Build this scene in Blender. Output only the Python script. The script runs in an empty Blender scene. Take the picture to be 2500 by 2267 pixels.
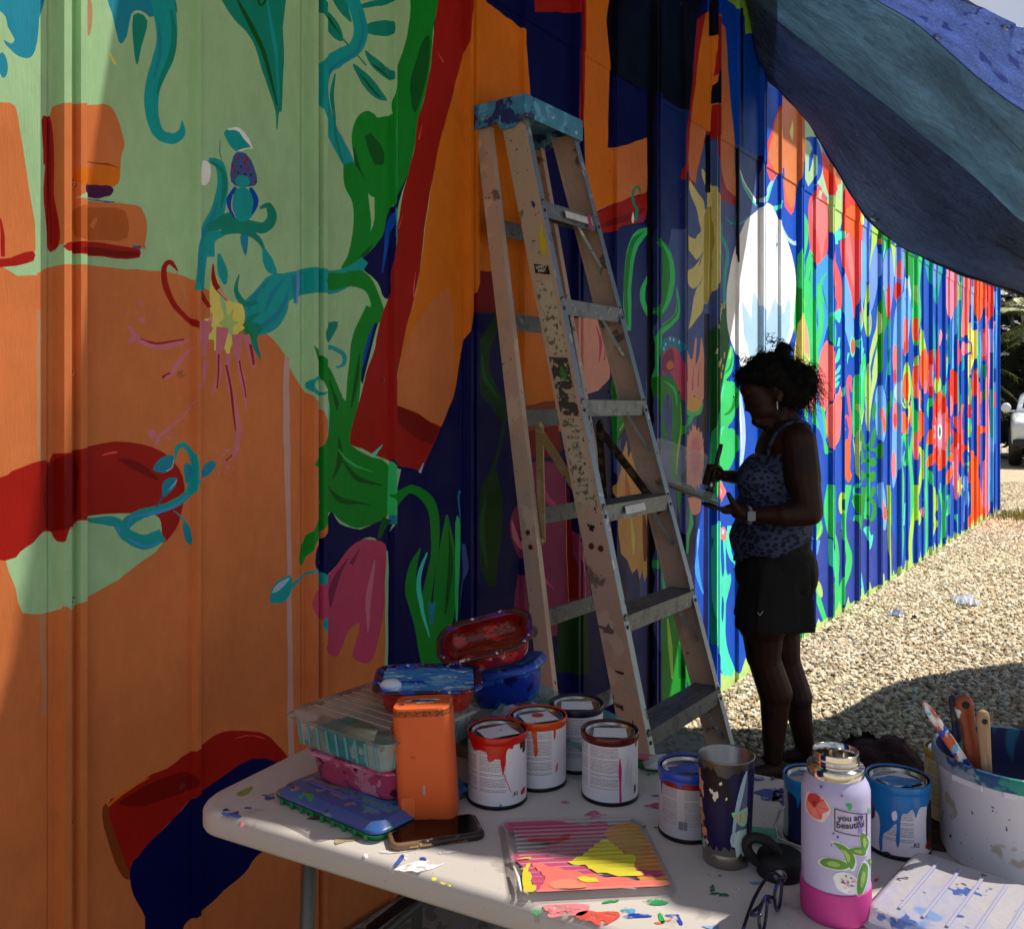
import bpy, bmesh, math, random
import numpy as np
from mathutils import Vector, Matrix, Euler, noise as mnoise
from mathutils.geometry import delaunay_2d_cdt
random.seed(7)
R = math.radians
sc = bpy.context.scene
# ---------------------------------------------------------------- camera
EYE, FOC, HOR = 1.5, 2200.0, 992.0          # eye height, focal length (photo pixels), horizon row
cam_d = bpy.data.cameras.new('camera'); cam = bpy.data.objects.new('camera', cam_d)
sc.collection.objects.link(cam); sc.camera = cam
cam.location = (0, 0, EYE); cam.rotation_euler = (R(90), 0, 0)
cam_d.sensor_width = 36; cam_d.lens = 36 * FOC / 2500
cam_d.shift_y = -(1133.5 - HOR) / 2500
cam_d.clip_start = .05; cam_d.clip_end = 500
# ---------------------------------------------------------------- light
SUN = Vector((.55, .2, .8)).normalized()     # towards the sun
sun_d = bpy.data.lights.new('sun', 'SUN'); sun = bpy.data.objects.new('sun', sun_d); sc.collection.objects.link(sun)
sun_d.energy = 5.0; sun_d.angle = R(.5); sun_d.color = (1, .95, .87)
sun.rotation_euler = SUN.to_track_quat('Z', 'Y').to_euler(); sun.location = (20, 6, 30)
w = bpy.data.worlds.new('World'); sc.world = w; w.use_nodes = True
nt = w.node_tree; nt.nodes.clear()
sky = nt.nodes.new('ShaderNodeTexSky'); sky.sky_type = 'NISHITA'; sky.sun_disc = False
sky.sun_elevation = math.asin(SUN.z); sky.sun_rotation = math.atan2(SUN.x, SUN.y)
tc = nt.nodes.new('ShaderNodeTexCoord'); nz = nt.nodes.new('ShaderNodeTexNoise')
nz.inputs['Scale'].default_value = 2.2; nz.inputs['Detail'].default_value = 7
rmp = nt.nodes.new('ShaderNodeMapRange'); rmp.inputs[1].default_value = .42; rmp.inputs[2].default_value = .62
cl = nt.nodes.new('ShaderNodeMix'); cl.data_type = 'RGBA'; cl.inputs[7].default_value = (5.2, 5.3, 6.0, 1)
bg = nt.nodes.new('ShaderNodeBackground'); bg.inputs[1].default_value = .05
out = nt.nodes.new('ShaderNodeOutputWorld')
nt.links.new(tc.outputs['Generated'], nz.inputs['Vector']); nt.links.new(nz.outputs['Fac'], rmp.inputs[0])
nt.links.new(rmp.outputs[0], cl.inputs[0]); nt.links.new(sky.outputs[0], cl.inputs[6])
nt.links.new(cl.outputs[2], bg.inputs[0]); nt.links.new(bg.outputs[0], out.inputs[0])
sc.view_settings.view_transform = 'Standard'; sc.view_settings.look = 'None'
sc.view_settings.gamma = 1; sc.view_settings.use_curve_mapping = False
sc.view_settings.exposure = 1.1
sc.cycles.use_denoising = True; sc.cycles.max_bounces = 8; sc.cycles.transparent_max_bounces = 16
sc.cycles.caustics_reflective = False; sc.cycles.caustics_refractive = False
# ---------------------------------------------------------------- helpers
COL = sc.collection
def lin(c):
    if isinstance(c, str): c = tuple(int(c[i:i+2], 16) for i in (0, 2, 4))
    return tuple((x / 255 / 12.92) if x / 255 <= .04045 else ((x / 255 + .055) / 1.055) ** 2.4 for x in c[:3]) + (1.0,)
def tag(o, label=None, cat=None, group=None, kind=None):
    if label: o['label'] = label
    if cat: o['category'] = cat
    if group: o['group'] = group
    if kind: o['kind'] = kind
    return o
def empty(name, loc, label, cat, group=None, rz=0, rot=None):
    o = bpy.data.objects.new(name, None); COL.objects.link(o); o.location = loc
    o.rotation_euler = rot if rot else (0, 0, rz); o.empty_display_size = .05
    return tag(o, label, cat, group)
def obj(name, verts, faces, mat=None, parent=None, smooth=False, loc=None, rot=None):
    me = bpy.data.meshes.new(name); me.from_pydata([tuple(v) for v in verts], [], [tuple(f) for f in faces]); me.update()
    return link(name, me, mat, parent, smooth, loc, rot)
def link(name, me, mat=None, parent=None, smooth=False, loc=None, rot=None):
    o = bpy.data.objects.new(name, me); COL.objects.link(o)
    if mat: me.materials.append(mat) if not isinstance(mat, (list, tuple)) else [me.materials.append(m) for m in mat]
    if parent: o.parent = parent
    if smooth: me.polygons.foreach_set('use_smooth', [True] * len(me.polygons))
    if loc: o.location = loc
    if rot: o.rotation_euler = rot
    return o
def bevel(o, wd, seg=2):
    m = o.modifiers.new('bevel', 'BEVEL'); m.width = wd; m.segments = seg; m.limit_method = 'ANGLE'; m.angle_limit = R(35)
    return o
class MB:                                      # collects shapes into one mesh
    def __init__(s): s.v = []; s.f = []
    def add(s, v, f):
        n = len(s.v); s.v += [tuple(x) for x in v]; s.f += [tuple(i + n for i in q) for q in f]; return s
    def box(s, c, d, m=None):
        x, y, z = d[0] / 2, d[1] / 2, d[2] / 2
        v = [Vector((a * x, b * y, e * z)) for a in (-1, 1) for b in (-1, 1) for e in (-1, 1)]
        if m is not None: v = [m @ q for q in v]
        v = [q + Vector(c) for q in v]
        return s.add(v, [(0, 1, 3, 2), (4, 6, 7, 5), (0, 4, 5, 1), (2, 3, 7, 6), (0, 2, 6, 4), (1, 5, 7, 3)])
    def tube(s, pts, r, seg=8, closed=False, cap=True):
        pts = [Vector(p) for p in pts]; n = len(pts); rs = r if isinstance(r, (list, tuple)) else [r] * n
        v = []; prev = None
        for i, p in enumerate(pts):
            a = pts[(i - 1) % n] if (i > 0 or closed) else p; b = pts[(i + 1) % n] if (i < n - 1 or closed) else p
            t = (b - a).normalized() if (b - a).length > 1e-9 else Vector((0, 0, 1))
            if prev is None: prev = t.orthogonal().normalized()
            u = (prev - t * prev.dot(t)); u = u.normalized() if u.length > 1e-6 else t.orthogonal().normalized(); prev = u; w_ = t.cross(u)
            for k in range(seg):
                g = 2 * math.pi * k / seg; v.append(p + (u * math.cos(g) + w_ * math.sin(g)) * rs[i])
        f = []
        for i in range(n if closed else n - 1):
            for k in range(seg):
                j = (i + 1) % n; f.append((i * seg + k, i * seg + (k + 1) % seg, j * seg + (k + 1) % seg, j * seg + k))
        if cap and not closed: f += [tuple(range(seg))[::-1], tuple((n - 1) * seg + k for k in range(seg))]
        return s.add(v, f)
    def ball(s, c, r, n=8, m=None):
        r = r if isinstance(r, (tuple, list)) else (r, r, r); v = []; f = []
        for i in range(n + 1):
            th = math.pi * i / n
            for k in range(2 * n):
                ph = math.pi * k / n
                q = Vector((r[0] * math.sin(th) * math.cos(ph), r[1] * math.sin(th) * math.sin(ph), r[2] * math.cos(th)))
                if m is not None: q = m @ q
                v.append(q + Vector(c))
        for i in range(n):
            for k in range(2 * n):
                a = i * 2 * n + k; b = i * 2 * n + (k + 1) % (2 * n)
                f.append((a, a + 2 * n, b + 2 * n, b))
        return s.add(v, f)
    def build(s, name, mat=None, parent=None, smooth=False, **k): return obj(name, s.v, s.f, mat, parent, smooth, **k)
def lathe(prof, seg=40, closed=False):
    v = []; f = []
    for (r, z) in prof:
        for k in range(seg):
            a = 2 * math.pi * k / seg; v.append((r * math.cos(a), r * math.sin(a), z))
    for i in range(len(prof) - 1):
        for k in range(seg):
            f.append((i * seg + k, i * seg + (k + 1) % seg, (i + 1) * seg + (k + 1) % seg, (i + 1) * seg + k))
    return v, f
def rr(wx, wy, r, z, n=5, sx=0, sy=0):         # rounded rectangle loop
    p = []
    for cx, cy, a0 in ((1, 1, 0), (-1, 1, 90), (-1, -1, 180), (1, -1, 270)):
        for k in range(n + 1):
            a = R(a0 + 90 * k / n); p.append((cx * (wx / 2 - r) + r * math.cos(a) + sx, cy * (wy / 2 - r) + r * math.sin(a) + sy, z))
    return p
def loft(loops, cap0=False, cap1=False):
    n = len(loops[0]); v = [q for L in loops for q in L]; f = []
    for i in range(len(loops) - 1):
        for k in range(n): f.append((i * n + k, i * n + (k + 1) % n, (i + 1) * n + (k + 1) % n, (i + 1) * n + k))
    if cap0: f.append(tuple(range(n))[::-1])
    if cap1: f.append(tuple((len(loops) - 1) * n + k for k in range(n)))
    return v, f
def spline(pts, n=4, closed=True):             # Catmull-Rom
    p = [np.array(q, float) for q in pts]; N = len(p); o = []
    rng = range(N) if closed else range(N - 1)
    for i in rng:
        a, b, c, d = (p[(i - 1) % N], p[i], p[(i + 1) % N], p[(i + 2) % N]) if closed else (p[max(i - 1, 0)], p[i], p[i + 1], p[min(i + 2, N - 1)])
        for k in range(n):
            t = k / n; o.append(.5 * ((2 * b) + (-a + c) * t + (2 * a - 5 * b + 4 * c - d) * t * t + (-a + 3 * b - 3 * c + d) * t ** 3))
    if not closed: o.append(p[-1])
    return [tuple(q) for q in o]
# ---- node materials
def mat(name, base, rough=.5, metal=0, layers=(), bump=None, trans=0, alpha=1, vary=None, coords='Object', spec=None, coat=0, translucent=0, paintattr=None, rvar=0, sss=0, ragged=None):
    """layers: (colour, scale, threshold, detail, seed[, stretch xyz]) painted over the base where noise exceeds the threshold"""
    m = bpy.data.materials.new(name); m.use_nodes = True; t = m.node_tree; P = t.nodes['Principled BSDF']
    N = t.nodes.new; L = t.links.new
    tc_ = N('ShaderNodeTexCoord').outputs[coords]
    def noise(scale, detail, seed, stretch=(1, 1, 1), ro=.55):
        mp = N('ShaderNodeMapping'); mp.inputs['Location'].default_value = (seed * 3.1, seed * 1.7, seed * 2.3); mp.inputs['Scale'].default_value = stretch
        L(tc_, mp.inputs[0]); n_ = N('ShaderNodeTexNoise'); n_.inputs['Scale'].default_value = scale; n_.inputs['Detail'].default_value = detail; n_.inputs['Roughness'].default_value = ro
        L(mp.outputs[0], n_.inputs['Vector']); return n_.outputs['Fac']
    def mix(fac, a, b, mode='MIX'):
        x = N('ShaderNodeMix'); x.data_type = 'RGBA'; x.blend_type = mode
        if isinstance(fac, (int, float)): x.inputs[0].default_value = fac
        else: L(fac, x.inputs[0])
        for i, q in ((6, a), (7, b)):
            if isinstance(q, tuple): x.inputs[i].default_value = q
            else: L(q, x.inputs[i])
        return x.outputs[2]
    def rng(v, a, b, c=0, d=1):
        x = N('ShaderNodeMapRange'); L(v, x.inputs[0]); x.inputs[1].default_value = a; x.inputs[2].default_value = b; x.inputs[3].default_value = c; x.inputs[4].default_value = d
        return x.outputs[0]
    if paintattr:
        a = N('ShaderNodeAttribute'); a.attribute_name = paintattr; c = a.outputs['Color']
    else: c = lin(base)
    if vary:                                   # (amount, scale, stretch): light and dark variation of the paint film
        am, scl, st = vary[:3]
        vm = N('ShaderNodeVectorMath'); vm.operation = 'SCALE'; L(rng(noise(scl, 6, 1.3, st), .3, .7, 1 - am, 1 + am * .8), vm.inputs['Scale'])
        if isinstance(c, tuple): vm.inputs[0].default_value = c[:3]
        else: L(c, vm.inputs[0])
        c = vm.outputs[0]
        if len(vary) > 3:
            v2 = N('ShaderNodeVectorMath'); v2.operation = 'SCALE'; L(rng(noise(vary[3], 8, 4.4, vary[4], .7), .3, .7, 1 - am * .7, 1 + am * .7), v2.inputs['Scale']); L(c, v2.inputs[0]); c = v2.outputs[0]
    for ly in layers:
        col, scl, th, det, seed = ly[:5]; st = ly[5] if len(ly) > 5 else (1, 1, 1)
        c = mix(rng(noise(scl, det, seed, st), th, th + .025), c, lin(col))
    if isinstance(c, tuple): P.inputs['Base Color'].default_value = c
    else: L(c, P.inputs['Base Color'])
    P.inputs['Roughness'].default_value = rough; P.inputs['Metallic'].default_value = metal
    if rvar: L(rng(noise(9, 4, 5.5), .3, .7, rough - rvar, rough + rvar), P.inputs['Roughness'])
    if spec is not None: P.inputs['Specular IOR Level'].default_value = spec
    P.inputs['Transmission Weight'].default_value = trans; P.inputs['Alpha'].default_value = alpha; P.inputs['Coat Weight'].default_value = coat
    if ragged: L(rng(noise(ragged, 7, 9.7, (1, 1, 1), .65), .37, .50), P.inputs['Alpha'])
    if sss: P.inputs['Subsurface Weight'].default_value = sss
    if bump:
        bs = bump if isinstance(bump[0], (tuple, list)) else [bump]; last = None
        for (scl, dist, det, *st) in bs:
            b = N('ShaderNodeBump'); b.inputs['Distance'].default_value = dist; b.inputs['Strength'].default_value = 1
            L(noise(scl, det, 8.8 + scl, st[0] if st else (1, 1, 1)), b.inputs['Height'])
            if last: L(last, b.inputs['Normal'])
            last = b.outputs[0]
        L(last, P.inputs['Normal'])
    if translucent:
        tr = N('ShaderNodeBsdfTranslucent'); mx = N('ShaderNodeMixShader'); mx.inputs[0].default_value = translucent
        if isinstance(c, tuple): tr.inputs[0].default_value = c
        else: L(c, tr.inputs[0])
        L(P.outputs[0], mx.inputs[1]); L(tr.outputs[0], mx.inputs[2]); L(mx.outputs[0], t.nodes['Material Output'].inputs[0])
    m['nodes_ready'] = 1
    return m
def at_table(u, v, h=0.0):                     # a point on the table top (or h above it) from where the photo shows it
    D = (EYE - .74 - h) * FOC / (v - HOR); return Vector(((u - 1250) / FOC * D, D, .74 + h))
def at(u, v, D): return Vector(((u - 1250) / FOC * D, D, EYE - (v - HOR) / FOC * D))
def cdt_fill(rings, lines=()):
    """triangulate the union of rings plus extra line segments; returns verts, tris"""
    V = []; E = []
    for r_ in rings:
        n0 = len(V); V += [Vector((float(a), float(b))) for a, b in r_]; E += [(n0 + i, n0 + (i + 1) % len(r_)) for i in range(len(r_))]
    for a, b in lines:
        n0 = len(V); V += [Vector(a), Vector(b)]; E.append((n0, n0 + 1))
    o = delaunay_2d_cdt(V, E, [], 0, 1e-6)
    return np.array([(q.x, q.y) for q in o[0]]), np.array([f for f in o[2] if len(f) == 3], int).reshape(-1, 3)
def compact(V, T):
    ids = sorted({int(i) for t in T for i in t}); mp = {a: b for b, a in enumerate(ids)}
    return V[ids], np.array([[mp[int(i)] for i in t] for t in T], int).reshape(-1, 3)
def largest(T):
    par = {}
    def fd(a):
        while par.setdefault(a, a) != a: par[a] = par[par[a]]; a = par[a]
        return a
    ed_ = {}
    for i, t in enumerate(T):
        fd(i)
        for a, b in ((0, 1), (1, 2), (2, 0)):
            e_ = tuple(sorted((int(t[a]), int(t[b]))))
            if e_ in ed_: par[fd(i)] = fd(ed_[e_])
            ed_[e_] = i
    for t in ():
        a, b, c = map(int, t); par[fd(a)] = fd(b); par[fd(b)] = fd(c)
    if not len(T): return T
    g_ = [fd(i) for i in range(len(T))]
    m_ = max(set(g_), key=g_.count); return T[[i for i, q in enumerate(g_) if q == m_]]
def winding(P, ring):
    """non-zero winding test of points P (n,2) in ring"""
    r_ = np.asarray(ring, float); lo = r_.min(0); hi = r_.max(0)
    ok = (P[:, 0] >= lo[0]) & (P[:, 0] <= hi[0]) & (P[:, 1] >= lo[1]) & (P[:, 1] <= hi[1]); res = np.zeros(len(P), bool)
    idx = np.nonzero(ok)[0]
    if not len(idx): return res
    p = P[idx]; x0, y0 = r_[:, 0], r_[:, 1]; x1, y1 = np.roll(x0, -1), np.roll(y0, -1); wn = np.zeros(len(p), int)
    for a, b, c, d in zip(x0, y0, x1, y1):
        cr = (c - a) * (p[:, 1] - b) - (p[:, 0] - a) * (d - b)
        wn += ((b <= p[:, 1]) & (d > p[:, 1]) & (cr > 0)).astype(int); wn -= ((b > p[:, 1]) & (d <= p[:, 1]) & (cr < 0)).astype(int)
    res[idx] = wn != 0; return res
def patch(name, ring, fn, m, parent=None, step=None, smooth=False):
    """flat outline (a, b) laid onto a surface through fn(a, b) -> point"""
    ring = [tuple(map(float, q)) for q in ring]; lines = []
    if step:
        xs = [q[0] for q in ring]; ys = [q[1] for q in ring]; x = min(xs) + step
        while x < max(xs): lines.append(((x, min(ys) - .01), (x, max(ys) + .01))); x += step
    V, T = cdt_fill([ring], lines)
    c = V[T].mean(1); T = T[winding(c, ring)]
    V, T = compact(V, T)
    return obj(name, [fn(a, b) for a, b in V], T.tolist(), m, parent, smooth)
def blob(cx, cy, rx, ry, seed=0, n=14, rough=.3, rot=0):
    rd = random.Random(seed); o = []
    for k in range(n):
        a = 2 * math.pi * k / n; q = 1 + rough * (rd.random() * 2 - 1); x = rx * q * math.cos(a); y = ry * q * math.sin(a)
        o.append((cx + x * math.cos(rot) - y * math.sin(rot), cy + x * math.sin(rot) + y * math.cos(rot)))
    return spline(o, 3)
def text_mesh(s, size, name, m, parent, fn, bold=False):
    cu = bpy.data.curves.new('t', 'FONT'); cu.body = s; cu.size = size; cu.align_x = 'CENTER'; cu.align_y = 'CENTER'; cu.resolution_u = 3
    if bold: cu.offset = size * .018
    o = bpy.data.objects.new('t', cu); COL.objects.link(o); bpy.context.view_layer.update()
    me = bpy.data.meshes.new_from_object(o.evaluated_get(bpy.context.evaluated_depsgraph_get())); bpy.data.objects.remove(o); bpy.data.curves.remove(cu)
    for v in me.vertices: v.co = fn(v.co.x, v.co.y)
    me.name = name; me.materials.clear(); return link(name, me, m, parent)
# ================================================================ MURAL (paint outlines laid out on the plane of the wall)
WX, WK = -2.32, .717                          # wall line: X = WX + WK * Y
CS = 1.2305                                    # metres along the wall per metre of Y
WN = Vector((.813, -.583, 0)).normalized(); WD = Vector((WK, 1, 0)).normalized()
def wall_pt(s, z, h=0.0):
    Y = s / CS; return Vector((WX + WK * Y, Y, z)) + WN * h
def wsz(u, v):
    D = -WX / (WK - (u - 1250) / FOC); return (D * CS, EYE - (v - HOR) / FOC * D)
FR = dict(F1=(0, 0, .4487), F2=(0, 800, .4487), F3=(700, 0, .4487), F4=(700, 780, .4487), F5=(1600, 0, .4487), F6=(1600, 780, .4487),
          G1=(1650, 400, .2188), G2=(1950, 500, .2188), G3=(1950, 850, .2188), G4=(1900, 1200, .2735), G5=(2200, 650, .1914), G6=(2200, 950, .2189),
          H1=(1450, 400, .2736), H2=(1450, 850, .2736), H3=(1450, 1300, .2735), H4=(1100, 950, .3008), H5=(200, 1700, .3472), H6=(1280, 0, .3009), O=(0, 0, 1))
PC = dict(pale='a2ca9c', orange='d07845', ora3='b4602c', orange2='d8741a', red='a01a12', dred='7a0e0a', navy='050a4e', ink='020414', midn='16296c', blue='064ab8', midb='243f9e', slate='465a98',
          green='128a2a', dgreen='0e5a1c', deep='123a12', teal='16a0a4', tealg='128a78', turq='48dcc0', lgreen='34c870', lime='a4d64a', lime2='aed07a', yel='e8dc70', cream='d6cc84', olive='a89a3a',
          pink='c4486c', mag='8a2e58', pink2='f08aa8', rose='d0788c', salmon='e09a88', coral='f0565a', coral2='f47878', ora='f4602a', red2='e03828', white='f2f4fa', wblue='a8cce8',
          lblue='64a8f0', pblue='6e94e8', peach='e0a860', lil='c8a09c', purple='4a1a4c', brown='8a4018', ltan='b88868', bteal='1e8aa8', sky='3c9ae8')
SH = []
def P(fr, c, pts, sm=3):
    ox, oy, k = FR[fr]; q = spline(pts, sm) if sm > 1 else pts
    SH.append(([wsz(ox + a * k, oy + b * k) for a, b in q], c))
def S(fr, c, pts, ws, sm=4):
    ox, oy, k = FR[fr]
    if not isinstance(ws, (list, tuple)): ws = [ws] * len(pts)
    while len(ws) < len(pts): ws = list(ws) + [ws[-1]]
    q = spline([(a, b, ww) for (a, b), ww in zip(pts, ws)], sm, False); Lf = []; Rt = []
    for i, (x, y, ww) in enumerate(q):
        a = q[max(i - 1, 0)]; b = q[min(i + 1, len(q) - 1)]; dx, dy = b[0] - a[0], b[1] - a[1]; l = math.hypot(dx, dy) or 1
        Lf.append((x - dy / l * ww / 2, y + dx / l * ww / 2)); Rt.append((x + dy / l * ww / 2, y - dx / l * ww / 2))
    SH.append(([wsz(ox + a * k, oy + b * k) for a, b in Lf + Rt[::-1]], c))
def EL(fr, c, cx, cy, rx, ry, n=14, rot=0):
    ca, sa = math.cos(rot), math.sin(rot)
    P(fr, c, [(cx + rx * math.cos(2 * math.pi * i / n) * ca - ry * math.sin(2 * math.pi * i / n) * sa, cy + rx * math.cos(2 * math.pi * i / n) * sa + ry * math.sin(2 * math.pi * i / n) * ca) for i in range(n)], 1)
def STAR(fr, c, cx, cy, rx, ry, n, inner=.5, seed=1, sm=3):
    rd = random.Random(seed); p = []
    for i in range(2 * n):
        a = math.pi * i / n; q = (1 if i % 2 == 0 else inner) * (1 + .18 * (rd.random() - .5)); p.append((cx + rx * q * math.cos(a), cy + ry * q * math.sin(a)))
    P(fr, c, p, sm)
# ---- grounds
P('O', 'pale', [(-300, -900), (1060, -900), (1060, 700), (947, 1320), (947, 2500), (-300, 2500)], 1)
P('O', 'midn', [(1600, -600), (1690, -300), (1690, 600), (1640, 1200), (1650, 1500), (1720, 1700), (1720, 2000), (1530, 2000), (1530, 1000), (1600, 500)], 1)  # shade of the mid wall is put into this darker blue
P('O', 'slate', [(1700, 560), (1700, 1050), (1650, 1200), (1660, 1450), (1560, 1500), (1570, 1000), (1590, 800), (1640, 560)], 1)
P('O', 'blue', [(1725, -600), (2438, -600), (2438, 1350), (2270, 1400), (1800, 1800), (1690, 1900), (1700, 1200), (1725, 1000)], 1)
P('O', 'slate', [(1680, 380), (1845, 380), (1850, 520), (1790, 800), (1720, 1000), (1690, 800)], 3)  # shaded tone of the blue ground, painted up to the tarp's shadow edge
P('G4', 'midb', [(420, 300), (1000, 300), (1000, 900), (460, 1300), (300, 1500), (150, 1400), (250, 1000), (320, 700)], 3)
# ---- left: pale green and orange grounds
P('O', 'orange', [(-400, 672), (45, 671), (90, 668), (110, 655), (145, 650), (250, 651), (360, 660), (404, 662), (449, 675), (500, 700), (560, 740), (650, 812), (673, 836), (695, 867), (709, 899), (736, 943), (754, 970), (776, 1006), (794, 1047), (803, 1078), (790, 1200), (800, 1330), (900, 1330), (937, 1370), (940, 1600), (943, 1800), (950, 2500), (-400, 2500)], 2)
S('F2', 'ltan', [(215, -100), (212, 400), (222, 900), (232, 1500), (236, 2100)], [26, 28, 22, 30, 24])
S('F2', 'lil', [(1563, 160), (1560, 600), (1572, 1200), (1580, 1800), (1588, 2500)], [30, 34, 22, 30, 30])
P('F1', 'ltan', [(465, 0), (500, 0), (505, 100), (498, 190), (478, 170)]); S('F1', 'yel', [(600, 290), (618, 330), (632, 352)], [8, 14, 5])
P('F1', 'orange', [(-300, 540), (0, 552), (60, 565), (85, 600), (100, 700), (120, 840), (150, 1000), (175, 1150), (190, 1300), (185, 1400), (100, 1420), (0, 1430), (-300, 1440)], 2)
P('F1', 'red', [(-300, 1400), (0, 1405), (90, 1390), (180, 1365), (186, 1420), (90, 1440), (0, 1450), (-300, 1460)], 2); S('F1', 'red', [(-10, 1190), (10, 1280), (15, 1390)], [8, 22, 24])
P('F1', 'orange', [(290, 590), (330, 575), (450, 570), (560, 568), (610, 590), (645, 650), (668, 730), (680, 790), (660, 850), (655, 960), (640, 1000), (600, 1020), (500, 1045), (440, 1060), (400, 1090), (440, 1092), (600, 1105), (740, 1115), (780, 1150), (802, 1230), (790, 1330), (760, 1355), (400, 1335), (330, 1330), (275, 1340), (262, 1200), (258, 900), (262, 700)])
P('F1', 'orange2', [(400, 920), (500, 915), (600, 900), (650, 925), (640, 995), (600, 1012), (500, 1010), (400, 1000)]); P('F1', 'ora3', [(390, 1150), (520, 1135), (680, 1150), (690, 1290), (520, 1305), (395, 1290)]); S('F1', 'orange', [(495, 1240), (525, 1195)], [30, 20])
S('F1', 'brown', [(440, 878), (520, 888), (600, 900), (650, 915)], [4, 8, 8, 3])
P('F1', 'purple', [(442, 1008), (520, 1004), (600, 1012), (618, 1040), (590, 1068), (520, 1078), (450, 1065)]); S('F1', 'slate', [(470, 1085), (560, 1095), (625, 1103)], [6, 10, 8])
P('F1', 'red', [(225, 655), (262, 633), (285, 660), (292, 900), (300, 1300), (285, 1368), (255, 1345), (235, 1100), (238, 900), (228, 890)]); S('F1', 'dred', [(268, 660), (262, 800), (268, 1000), (272, 1340)], [8, 14, 14, 8])
P('F1', 'red', [(310, 1340), (400, 1312), (560, 1322), (700, 1340), (757, 1355), (762, 1385), (735, 1402), (560, 1398), (400, 1385), (330, 1372)])
P('F1', 'dred', [(420, 1345), (560, 1350), (740, 1368), (740, 1395), (560, 1390), (420, 1375)]); S('F1', 'slate', [(720, 1340), (765, 1345)], [12, 18])
P('F1', 'bteal', [(-200, 0), (215, -60), (218, 100), (190, 280), (150, 320), (80, 292), (20, 225), (60, 237), (80, 215), (40, 150), (0, 70), (-200, 60)]); EL('F1', 'bteal', 10, 350, 26, 66)
P('F1', 'bteal', [(590, -80), (850, -80), (835, 90), (760, 60), (715, 80), (690, 200), (655, 240), (632, 180), (610, 80)]); P('F1', 'tealg', [(725, 85), (800, 110), (772, 250), (745, 347), (728, 270)]); P('F1', 'tealg', [(830, -60), (930, -60), (965, 75), (940, 60), (890, 80)])
S('F1', 'teal', [(870, -60), (900, 100), (908, 220), (885, 330), (842, 430), (822, 530), (828, 640), (870, 730), (935, 752), (985, 720), (990, 660)], [130, 122, 118, 108, 92, 78, 68, 60, 55, 42, 6])
S('F1', 'tealg', [(930, 60), (950, 220), (930, 330), (880, 430), (850, 520)], [14, 34, 34, 26, 8]); S('F1', 'bteal', [(860, 120), (872, 300), (838, 420)], [10, 24, 6])
P('F1', 'tealg', [(1205, -60), (1525, -60), (1536, 150), (1545, 320), (1535, 590), (1520, 612), (1515, 700), (1508, 690), (1500, 600), (1450, 440), (1390, 260), (1340, 170), (1270, 100)])
S('F1', 'dgreen', [(1290, 0), (1380, 160), (1450, 330), (1510, 570)], [10, 26, 20, 6]); S('F1', 'teal', [(1450, -20), (1490, 200), (1512, 420), (1518, 560)], [10, 20, 16, 4]); S('F1', 'dgreen', [(1400, -20), (1420, 30), (1460, -20)], 14)
# vine and leaves
S('F3', 'tealg', [(298, 205), (350, 262), (430, 360)], [6, 10, 8])
for lf in ([(120, -60), (180, 20), (240, 80), (290, 150), (302, 220), (262, 208), (205, 150), (150, 60)], [(225, -60), (300, -60), (335, 60), (350, 118), (330, 110), (280, 60)], [(380, 50), (450, 8), (565, -20), (568, 15), (480, 38)], [(418, 150), (450, 127), (520, 118), (568, 124), (568, 188), (500, 195), (440, 178)],
           [(422, 270), (480, 310), (540, 360), (568, 388), (566, 432), (520, 415), (460, 360)], [(358, 350), (430, 400), (480, 450), (520, 500), (545, 546), (480, 530), (420, 480), (385, 420)]): P('F3', 'tealg', lf)
for a in ([(180, 40), (240, 120), (290, 190)], [(460, 345), (510, 385), (555, 420)], [(400, 410), (450, 470), (510, 530)]): S('F3', 'dgreen', a, [4, 12, 4])
S('F3', 'teal', [(335, -60), (385, 80), (398, 180), (368, 262), (290, 310), (210, 360), (183, 450), (195, 560), (235, 680), (285, 790), (325, 870), (370, 970)], [80, 78, 78, 82, 92, 95, 86, 76, 66, 65, 62, 40])
S('F3', 'tealg', [(262, 400), (245, 520), (262, 640), (270, 760), (300, 880)], [8, 22, 14, 12, 10]); S('F3', 'bteal', [(395, 60), (410, 190), (370, 290), (270, 350), (205, 420)], [6, 16, 18, 16, 6]); S('F3', 'lil', [(262, 590), (300, 740), (350, 850)], [3, 5, 3])
P('F3', 'green', [(685, -60), (840, -60), (803, 130), (788, 300), (762, 480), (728, 600), (706, 720), (682, 860), (658, 960), (604, 1080), (565, 1120), (564, 700), (562, 560), (578, 480), (600, 370), (640, 240), (672, 100)])
P('F3', 'dgreen', [(735, 230), (778, 200), (765, 400), (712, 592), (682, 592), (672, 480), (692, 360)]); S('F3', 'lgreen', [(585, 480), (590, 700), (580, 900), (590, 1080)], [12, 24, 22, 8])
P('F3', 'green', [(350, 740), (380, 640), (430, 600), (475, 622), (490, 640), (550, 630), (575, 660), (575, 1085), (520, 1112), (490, 1080), (440, 1050), (400, 960), (360, 850)])
S('F3', 'dgreen', [(440, 730), (490, 830), (500, 900)], [40, 80, 40]); S('F3', 'dgreen', [(360, 800), (380, 900), (420, 980)], [8, 26, 8])
S('F3', 'green', [(330, 890), (370, 1000), (400, 1100), (410, 1250), (380, 1380), (330, 1480)], [50, 110, 92, 96, 90, 90]); S('F3', 'green', [(520, 1060), (515, 1200), (465, 1330), (390, 1430)], [90, 82, 62, 44]); S('F3', 'dgreen', [(470, 1330), (410, 1400), (380, 1460)], [6, 26, 20])
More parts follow.
